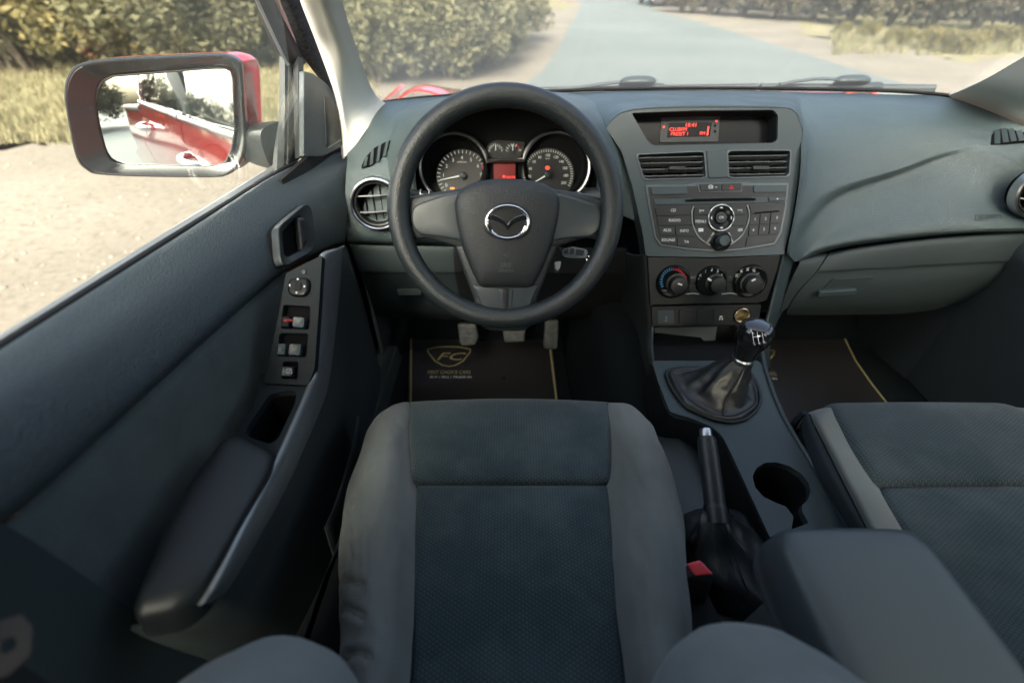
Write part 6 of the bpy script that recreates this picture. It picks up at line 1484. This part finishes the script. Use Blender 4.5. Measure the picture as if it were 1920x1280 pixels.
# ------------------------------------------------------------------ wing mirror
MD = ray(305, 220).normalized()
MN = (Vector((0.15, -1, -0.04)).normalized() - MD).normalized()
MP = Plane(PT(305, 220, 0.90), MN)
wm = thing('wing_mirror', 'red and black wing mirror reflecting the red truck flank', 'wing mirror', MP.hit(430, 331))
HO2 = [(124, 187), (126, 158), (136, 136), (152, 124), (200, 116), (300, 110), (400, 106), (424, 108), (440, 116), (449, 132), (454, 200), (458, 262), (452, 296), (440, 316), (422, 327), (395, 331), (280, 330), (190, 326), (164, 317), (146, 296), (134, 245)]
GI = [(178, 195), (183, 168), (193, 152), (212, 143), (300, 136), (400, 128), (422, 128), (433, 134), (437, 150), (440, 245), (434, 280), (424, 303), (410, 312), (390, 315), (225, 312), (206, 306), (195, 290), (185, 245)]
RM = MP.up_by(0.030)
ringplate('bezel', RM, HO2, [((x - 305) * 0.995 + 305, (y - 220) * 0.985 + 220) for x, y in [(168, 196), (172, 164), (184, 148), (206, 138), (300, 131), (402, 123), (426, 123), (438, 131), (443, 150), (446, 248), (440, 284), (430, 308), (412, 317), (390, 320), (222, 317), (200, 310), (188, 292), (176, 245)]], 0.004, M_bezel, wm, lift=0.0, N=96, din=0.026, bevel=0.002, r=0.01)
def convex_glass():
    P = rpoly([Vector(MP.uv(*p)) for p in GI], 0.012, 4); c0 = Vector(MP.uv(305, 220)); k = len(P); V = []; Fc = []
    for s in (1.0, 0.85, 0.7, 0.55, 0.4, 0.25, 0.1):
        for p in P:
            q = c0 + (p - c0) * s; V.append(MP.at(q.x, q.y, -(q - c0).length_squared / 6.0))
    for i in range(6):
        for j in range(k): Fc.append((i * k + j, i * k + (j + 1) % k, (i + 1) * k + (j + 1) % k, (i + 1) * k + j))
    Fc.append(tuple(range(6 * k, 7 * k)))
    me = mesh_from(V, Fc)
    if me.polygons[0].normal.dot(MP.n) < 0: me.flip_normals()
    return finish('mirror_glass', me, M_mirror, wm, sharp=80, solid=0.004)
convex_glass()
tube('glass_rim', [MP.hit(*p) + MP.n * 0.0005 for p in [q for i in range(len(GI)) for q in (GI[i], tuple((a + b) / 2 for a, b in zip(GI[i], GI[(i + 1) % len(GI)])))]], 0.0018, M_rubber, wm, 6, closed=True)
def shell_rows(idx, k0=0, k1=8):
    rows = []
    cuv = Vector(RM.uv(305, 220))
    for s, d, sh in ((1.0, 0.0, 0), (1.03, 0.006, 0), (1.045, 0.03, 0.0), (1.05, 0.07, 0.016), (0.98, 0.105, 0.034), (0.78, 0.135, 0.045), (0.42, 0.15, 0.05), (0.05, 0.155, 0.05))[k0:k1]:
        r = []
        for i in idx:
            q = cuv + (Vector(RM.uv(*HO2[i % len(HO2)])) - cuv) * s
            r.append(RM.at(q.x + sh, q.y, -d))
        rows.append(r)
    return rows
sr_ = shell_rows(range(len(HO2)))
up_i, lo_i = list(range(0, 12)), list(range(11, len(HO2) + 1))
mc = RM.at(0, 0, -0.06)
def skin(name, idx, m, k0=0, k1=8):
    rows = shell_rows(idx, k0, k1)
    G = upgrid(rows, 4, 4); v, f = grid_mesh(G); me = mesh_from(v, f)
    s = sum(p.normal.dot(p.center - mc) * p.area for p in me.polygons)
    if s < 0: me.flip_normals()
    finish(name, me, m, wm, solid=0.003)
skin('rim_band', list(range(len(HO2) + 1)), M_bezel, 0, 3); skin('painted_cap', up_i, M_paint, 2); skin('lower_cap', lo_i, M_black, 2)
a0, a1 = RM.hit(452, 282) - MP.n * 0.085, PX(528, 273, -0.49)
def oring(o, u, v, a, b): return [o + u * (a * math.copysign(abs(math.cos(t)) ** 0.6, math.cos(t))) + v * (b * math.copysign(abs(math.sin(t)) ** 0.6, math.sin(t))) for t in [6.2832 * i / 12 for i in range(12)]]
uu, vv = Vector((0.35, 0.94, 0)), Vector((0, 0, 1))
loft('mirror_arm', [oring(a0, uu, vv, 0.030, 0.032), oring(a0.lerp(a1, 0.5), uu, vv, 0.042, 0.041), oring(a1, uu, vv, 0.050, 0.045)], M_black, wm, 4, 3)

# ------------------------------------------------------------------ seats
ds_ = thing('driver_seat', 'worn driver seat with teal patterned centre and grey bolsters', 'car seat', Vector((0, 0.3, FZ)))
def seam_l(py): return 768 + 12 * min(1, max(0, (py - 757) / 140)) - (max(0, py - 930) / 350) * 17
def seam_r(py): return 1140 + (max(0, py - 900) / 380) * 40
SS = (0.0, 0.012, 0.05, 0.2, 0.4, 0.6, 0.8, 0.95, 0.988, 1.0)
EDGE = (-0.011, -0.004, 0.0, 0.002, 0.003, 0.003, 0.002, 0.0, -0.004, -0.011)
def row(py, z, sag=0.0, crown=0.0):
    L, R = seam_l(py), seam_r(py); out = []
    for s, e in zip(SS, EDGE):
        yy = py - crown * (1 - (2 * s - 1) ** 2)
        out.append(PZ(L + (R - L) * s, yy, z + e - sag * (1 - (2 * s - 1) ** 2)))
    return out
r0 = row(760, -0.650, 0, 6)
front = [[p + Vector((0, 0.012, -0.20)) for p in r0], [p + Vector((0, 0.020, -0.08)) for p in r0], [p + Vector((0, 0.010, -0.022)) for p in r0]]
patch('thigh_panel', front + [r0, row(785, -0.633, 0, 3), row(840, -0.627, 0.0, 0), row(885, -0.630, 0.0, 0), row(901, -0.636, 0, 0), row(905.5, -0.646, 0, 0)], M_seat, ds_, 4, 3, solid=0.006)
patch('seat_panel', [row(905.5, -0.647), row(910, -0.639), row(926, -0.633), row(1000, -0.632, 0.004), row(1100, -0.638, 0.008), row(1200, -0.645, 0.008), row(1300, -0.650, 0.006), row(1420, -0.645, 0.0)], M_seat, ds_, 4, 3, solid=0.006)
def bolster(rows, name, seat, m, s, folds=()):
    """rows run front to back, each from the seam to the outer edge; the front and side walls drop below"""
    R = []
    first = rows[0]
    for dy, dz in ((0.010, -0.20), (0.016, -0.09), (0.008, -0.03)):
        R.append([p + Vector((0, dy, dz)) for p in first] + [first[-1] + Vector((s * 0.004, dy, dz - 0.03)), first[-1] + Vector((s * 0.0, dy, dz - 0.13))])
    for r in rows:
        R.append(list(r) + [r[-1] + Vector((s * 0.006, 0, -0.04)), r[-1] + Vector((s * -0.006, 0, -0.17))])
    o = patch(name, R, m, seat, 10, 10, solid=0.004, crease=(0.0034, 34, 10))
    lines = [(curve([PZ(x, y, -0.612) for x, y in L], 5), dp, w) for L, dp, w in folds]
    for v in o.data.vertices if lines else ():
        p = v.co
        for L, dp, w in lines:
            d = min((Vector((p.x - q.x, p.y - q.y)).length for q in L))
            if d < 4 * w and p.z > -0.70:
                v.co = v.co + v.normal * (dp * (-math.exp(-(d / w) ** 2) + 0.6 * math.exp(-((d - 1.9 * w) / w) ** 2)))
    return o
ZB = (-0.648, -0.634, -0.612, -0.604, -0.618, -0.650)
def brow(pts, dz=0.0, zs=ZB): return [PZ(x, y, z + dz) for (x, y), z in zip(pts, zs)]
ZF = (-0.652, -0.648, -0.646, -0.646, -0.650, -0.660)
LB_ = [
    brow([(767, 757), (757, 757.5), (740, 762), (722, 773), (704, 792), (692, 812)], 0, ZF),
    brow([(769, 778), (758, 777), (740, 784), (718, 799), (697, 822), (681, 848)], 0, (-0.643, -0.632, -0.622, -0.618, -0.630, -0.656)),
    brow([(773, 830), (761, 830), (740, 836), (713, 850), (686, 868), (667, 888)]),
    brow([(779, 900), (764, 902), (738, 906), (705, 914), (673, 924), (653, 938)]),
    brow([(779, 980), (763, 982), (735, 986), (700, 992), (664, 1000), (645, 1008)], 0.004),
    brow([(776, 1080), (760, 1082), (732, 1085), (698, 1090), (663, 1095), (644, 1100)], 0.006),
    brow([(770, 1180), (753, 1182), (727, 1185), (695, 1188), (664, 1190), (647, 1192)], 0.006),
    brow([(761, 1290), (744, 1292), (718, 1296), (688, 1300), (660, 1302), (644, 1304)], 0.006),
    brow([(752, 1400), (735, 1402), (709, 1406), (680, 1410), (652, 1412), (636, 1414)], 0.004)]
bolster(LB_, 'bolster', ds_, M_bolster, -1, [([(640, 1078), (664, 1093), (686, 1107)], 0.0042, 0.004), ([(640, 1128), (666, 1149), (686, 1164)], 0.0042, 0.004), ([(644, 1226), (672, 1229), (698, 1238)], 0.0042, 0.004), ([(660, 940), (656, 1000), (660, 1064)], 0.003, 0.0045), ([(676, 920), (671, 1000), (674, 1075)], 0.0025, 0.0045), ([(712, 1000), (716, 1080), (722, 1170)], 0.0025, 0.005), ([(745, 790), (700, 880)], 0.002, 0.006)])
RB_ = [
    brow([(1141, 757), (1152, 757.5), (1172, 761), (1190, 769), (1208, 784), (1222, 802)], 0, ZF),
    brow([(1140, 778), (1152, 777), (1174, 783), (1197, 796), (1220, 816), (1236, 840)], 0, (-0.643, -0.632, -0.622, -0.618, -0.630, -0.656)),
    brow([(1139, 830), (1152, 830), (1178, 836), (1208, 848), (1236, 866), (1254, 884)]),
    brow([(1139, 900), (1153, 902), (1182, 906), (1218, 914), (1250, 926), (1270, 940)]),
    brow([(1143, 980), (1158, 982), (1188, 986), (1226, 992), (1261, 1000), (1279, 1008)], 0.004),
    brow([(1154, 1080), (1168, 1082), (1196, 1085), (1232, 1090), (1266, 1095), (1283, 1100)], 0.006),
    brow([(1167, 1180), (1181, 1182), (1207, 1185), (1240, 1188), (1272, 1190), (1288, 1192)], 0.006),
    brow([(1180, 1290), (1194, 1292), (1220, 1296), (1252, 1300), (1280, 1302), (1294, 1304)], 0.006),
    brow([(1190, 1400), (1204, 1402), (1230, 1406), (1260, 1410), (1288, 1412), (1302, 1414)], 0.004)]
bolster(RB_, 'bolster', ds_, M_bolster, 1)
for fx in (seam_l, seam_r):
    tube('seam', [PZ(fx(y), y, -0.6445) for y in range(764, 1300, 12)], 0.0014, M_seatside, ds_, 6)
# backrest: rolls each side, middle, and frame below
def roll(cx, rx, name, levels):
    loft(name, [[Vector((cx + dx + rx * k * math.cos(a), yc + ry * math.sin(a), z)) for a in [6.2832 * i / 14 for i in range(14)]] for z, yc, ry, k, dx in levels], M_bolster, ds_, 8, 6, crease=(0.0035, 18, 14))
lv = [(-0.70, 0.02, 0.07, 0.85, 0), (-0.62, 0.040, 0.088, 0.97, 0), (-0.54, 0.050, 0.100, 1.0, 0), (-0.475, 0.050, 0.104, 1.0, 0), (-0.435, 0.028, 0.100, 0.98, 0), (-0.395, -0.005, 0.095, 0.95, 0), (-0.30, -0.05, 0.085, 0.88, 0), (-0.15, -0.10, 0.075, 0.8, 0), (0.02, -0.16, 0.06, 0.7, 0)]
roll(-0.208, 0.100, 'backrest_bolster', [(z, y, r, k, 0.0) for z, y, r, k, d in lv])
roll(0.208, 0.100, 'backrest_bolster', [(z, y + 0.012, r, k, 0.0) for z, y, r, k, d in lv])
patch('backrest', [[Vector((x, y + 0.02 * abs(x / 0.2), z)) for x in (-0.24, -0.12, 0, 0.12, 0.24)] for z, y in ((-0.68, 0.045), (-0.55, 0.03), (-0.4, 0.0), (-0.2, -0.09), (0.0, -0.16), (0.03, -0.19))], M_seat, ds_, 4, 3, solid=0.07)
for q in (-1, 1): tube('headrest_post', [Vector((q * 0.06, -0.20, -0.02)), Vector((q * 0.06, -0.23, 0.12))], 0.006, M_silver, ds_, 8)
def rb(z, y, rx, ry): return [Vector((rx * math.cos(a), y + ry * math.sin(a), z)) for a in [6.2832 * i / 12 for i in range(12)]]
loft('headrest', [rb(0.07, -0.245, 0.10, 0.035), rb(0.10, -0.245, 0.125, 0.05), rb(0.18, -0.255, 0.13, 0.055), rb(0.23, -0.26, 0.10, 0.04)], M_seat, ds_, 3, 3)
loft('seat_base', [[Vector((x, y, z)) for x, y in ((-0.235, 0.56), (0.235, 0.56), (0.235, -0.1), (-0.235, -0.1))] for z in (-0.92, -0.8, -0.70)], M_dark, ds_, 2, 2)
# side valance of the driver seat, towards the door
patch('side_valance', [[Vector((x, y, z)) for y, x in ((0.45, -0.262), (0.30, -0.272), (0.10, -0.275), (-0.08, -0.27))] for z, in ((-0.70,), (-0.78,), (-0.86,))], M_black, ds_, 3, 3, solid=0.008)
# passenger seat
ps = thing('passenger_seat', 'passenger seat with teal patterned centre and pale grey side strip', 'car seat', Vector((0.76, 0.3, FZ)))
def prow(py, z, xs, ze):
    L = PZ(xs[0], py, z)
    return [Vector((L.x + (0.968 - L.x) * s, L.y, z + e)) for s, e in zip((0, 0.012, 0.05, 0.25, 0.5, 0.75, 0.95, 1.0), ze)]
PE = (-0.012, -0.004, 0.0, 0.002, 0.003, 0.002, 0.0, -0.012)
def pxs(py):
    t = (py - 760) / 150.0
    L = 1557 + 90 * t if py < 985 else 1557 + 90 * t
    w = (2150 + 260 * t) - L
    return [L + w * s for s in (0, 0.008, 0.035, 0.2, 0.4, 0.6, 0.85, 1.0)]
q0 = prow(762, -0.652, pxs(762), PE)
pf = [[p + Vector((0, 0.012, -0.20)) for p in q0], [p + Vector((0, 0.020, -0.08)) for p in q0], [p + Vector((0, 0.010, -0.022)) for p in q0]]
patch('thigh_panel', pf + [q0, prow(785, -0.636, pxs(785), PE), prow(840, -0.628, pxs(840), PE), prow(888, -0.631, pxs(888), PE), prow(904, -0.637, pxs(904), PE), prow(908.5, -0.648, pxs(908.5), PE)], M_seat, ps, 4, 4, solid=0.006)
patch('seat_panel', [prow(908.5, -0.649, pxs(908.5), PE), prow(914, -0.640, pxs(914), PE), prow(930, -0.634, pxs(930), PE), prow(1000, -0.632, pxs(1000), PE), prow(1090, -0.636, pxs(1090), PE), prow(1200, -0.642, pxs(1200), PE), prow(1300, -0.645, pxs(1300), PE)], M_seat, ps, 4, 4, solid=0.006)
ZP = (-0.655, -0.640, -0.626, -0.626, -0.640)
def pbrow(py, dz=0.0, seam=None):
    L = pxs(py)[0]; t = (py - 760) / 150.0
    G = 1512 + 76 * t
    return [PZ(x, y, z + dz) for x, y, z in ((L, py, ZP[0]), (L - 4, py, ZP[1]), (L * 0.6 + G * 0.4, py + 1, ZP[2]), (L * 0.2 + G * 0.8, py + 3, ZP[3]), (G, py + 6, ZP[4]))]
strip = [pbrow(y) for y in (764, 785, 830, 880, 940, 1000, 1080, 1200)]
strip[0] = [PZ(x, y, z) for x, y, z in ((1558, 763, -0.655), (1553, 763.5, -0.651), (1540, 766, -0.650), (1524, 771, -0.652), (1517, 775, -0.656))]
patch('bolster', [[p + Vector((0, 0.012, -0.15)) for p in strip[0]], [p + Vector((0, 0.012, -0.04)) for p in strip[0]]] + strip, M_bolster, ps, 4, 4, solid=0.005)
dk = []
for r, (ox, oy) in zip(strip, ((1506, 788), (1500, 812), (1508, 856), (1529, 902), (1562, 955), (1596, 1008), (1644, 1082), (1710, 1200))):
    g_ = r[-1]; o = PZ(ox, oy, -0.70)
    dk.append([g_ + Vector((0.001, 0, -0.004)), g_.lerp(o, 0.35) + Vector((-0.006, 0, 0.010)), g_.lerp(o, 0.75) + Vector((-0.006, 0, 0.006)), o, o + Vector((0.01, 0, -0.14))])
patch('side_panel', [[p + Vector((0, 0.012, -0.14)) for p in dk[0]], [p + Vector((0, 0.010, -0.03)) for p in dk[0]]] + dk, M_seatside, ps, 4, 4, solid=0.005)
mr_ = lambda p: Vector((1.565 - p.x + 0.0, p.y, p.z))
for nm, rows_, m_ in (('bolster', [[p + Vector((0, 0.012, -0.15)) for p in strip[0]], [p + Vector((0, 0.012, -0.04)) for p in strip[0]]] + strip, M_bolster), ('side_panel', [[p + Vector((0, 0.012, -0.14)) for p in dk[0]], [p + Vector((0, 0.010, -0.03)) for p in dk[0]]] + dk, M_seatside)):
    patch(nm, [[mr_(p) + Vector((0.968 - mr_(r[0] if nm == 'bolster' else strip[max(0, i - 2)][0]).x, 0, 0)) for p in r] for i, r in enumerate(rows_)], m_, ps, 4, 4, solid=0.005)
loft('seat_base', [[Vector((x, y, z)) for x, y in ((0.56, 0.54), (0.98, 0.54), (0.98, -0.1), (0.56, -0.1))] for z in (-0.92, -0.8, -0.70)], M_dark, ps, 2, 2)
loft('backrest', [[Vector((0.76 + rx * math.cos(a), y + ry * math.sin(a), z)) for a in [6.2832 * i / 16 for i in range(16)]] for z, y, rx, ry in ((-0.70, -0.06, 0.24, 0.07), (-0.5, -0.08, 0.25, 0.09), (-0.2, -0.16, 0.25, 0.08), (0.02, -0.23, 0.2, 0.06))], M_seatside, ps, 4, 3)

# ------------------------------------------------------------------ footwells
def mat_on_floor(name, pix, lab, z=FZ + 0.012):
    t = thing(name, lab, 'floor mat', PZ(*pix[0], z))
    fl = Plane(Vector((0, 1, z)), Vector((0, 0, 1)), Vector((0, 1, 0)))
    return t, fl
fm, FP = mat_on_floor('floor_mat', [(768, 620)], 'brown printed floor mat with gold border under the pedals')
DM = [(768, 617), (1033, 617), (1050, 780), (764, 780)]
plate('mat_sheet', FP, DM, 0.004, M_mat, fm, r=0.02, bevel=0.001)
strokes('gold_border', FP, [[(770, 780), (771, 640), (772, 625), (780, 620), (860, 620)]], 3.0, M_gold, fm)
strokes('gold_border', FP, [[(1030, 640), (1036, 690), (1047, 780)]], 3.0, M_gold, fm)
def logo(parent, cx, cy, k, words, sub):
    sh = [(-40, -14), (-22, -18), (0, -19), (22, -18), (40, -14), (39, -8), (26, 8), (12, 16), (0, 18), (-12, 16), (-26, 8), (-39, -8), (-40, -14)]
    strokes('shield_outline', FP, [[(cx + x * k, cy + y * k) for x, y in sh]], 2.6 * k, M_gold, parent)
    text('FC', FP, cx, cy, 14 * k, M_gold, parent, shear=0.3, sx=1.4)
    text(words, FP, cx, cy + 29 * k, 6.4 * k, M_gold, parent, sx=0.66)
    text(sub, FP, cx + 3, cy + 38 * k, 3.8 * k, M_white, parent)
logo(fm, 842, 669, 1.0, 'FIRST CHOICE CARS', 'BUY | SELL | TRADE-IN')
fm2, FP = mat_on_floor('floor_mat', [(1480, 700)], 'brown printed floor mat with gold border in the passenger footwell')
plate('mat_sheet', FP, [(1395, 630), (1582, 622), (1600, 668), (1630, 715), (1668, 760), (1690, 800), (1440, 820)], 0.004, M_mat, fm2, r=0.02, bevel=0.001)
strokes('gold_border', FP, [[(1400, 633), (1480, 628), (1560, 624), (1580, 626), (1586, 640), (1604, 676), (1636, 722), (1676, 772)]], 3.0, M_gold, fm2)
logo(fm2, 1412, 672, 1.0, 'FIRST CHOICE CARS', 'BUY | SELL | TRADE-IN')
def pedal(pix, Y, tilt, lab, ribs):
    pl = Plane(PY(pix[0][0], pix[0][1], Y), Vector((0, -math.cos(tilt), math.sin(tilt))))
    t = thing('pedal', lab, 'pedal', pl.hit(*pix[2]))
    p = dome('pedal_pad', pl, pix, 0.008, M_pedal, t, r=0.006, skirt=0.012)
    for q in ribs: plate('rib', pl, q, 0.003, M_pedal, p, lift=0.0105, r=0.001, bevel=0.0005)
    c = sum((pl.hit(*q) for q in pix), Vector()) / len(pix)
    tube('pedal_arm', curve([c + Vector((0, 0.015, 0.01)), c + Vector((0.01, 0.06, 0.10)), c + Vector((0.01, 0.10, 0.24))], 4), 0.009, M_dark, t, 8)
pedal([(858, 606), (892, 606), (897, 632), (890, 646), (866, 648), (862, 640)], 1.06, math.radians(30), 'worn grey ribbed clutch pedal', [[(864, 612 + k * 8), (890, 612 + k * 8), (890, 616 + k * 8), (864, 616 + k * 8)] for k in range(4)])
pedal([(940, 604), (986, 604), (983, 640), (946, 641)], 1.09, math.radians(30), 'grey brake pedal under the steering wheel', [[(946, 612 + k * 9), (982, 612 + k * 9), (982, 616 + k * 9), (946, 616 + k * 9)] for k in range(3)])
pedal([(1022, 600), (1047, 600), (1045, 651), (1041, 654), (1022, 653), (1019, 648)], 1.06, math.radians(24), 'narrow grey accelerator pedal beside the tunnel', [[(1034, 606), (1037, 606), (1036, 648), (1033, 648)], [(1041, 606), (1044, 606), (1043, 646), (1040, 646)]])

# ------------------------------------------------------------------ seat belt at the centre pillar
bl = thing('seat_belt', 'dark seat belt webbing with metal tongue hanging at the centre pillar', 'seat belt', Vector((-0.34, 0.05, -0.95)))
wp = [Vector((-0.345, 0.02, 0.16)), Vector((-0.352, 0.07, -0.10)), Vector((-0.350, 0.085, -0.35)), Vector((-0.348, 0.06, -0.60)), Vector((-0.345, 0.02, -0.93))]
G = curve(wp, 5); Vv = []
for p in G: Vv += [p + Vector((0, 0.024, 0)), p + Vector((0.004, -0.024, 0))]
nW = len(G)
me = mesh_from(Vv, [(2 * i, 2 * i + 1, 2 * i + 3, 2 * i + 2) for i in range(nW - 1)])
finish('webbing', me, M_webbing, bl, solid=0.0015)
TGp = Plane(Vector((-0.335, 0.09, -0.335)), Vector((0.6, 0.0, 0.8)), Vector((0, 1, 0)))
tg = ringplate('tongue', TGp, [(-20, 1170), (40, 1150), (62, 1175), (58, 1225), (20, 1262), (-20, 1270)], [(4, 1200), (26, 1190), (33, 1198), (30, 1212), (12, 1226), (2, 1222)], 0.004, mat('dull_tongue_metal', (0.035, 0.032, 0.030), 0.5, 0.4, metal=0.2), bl, bevel=0.0012)
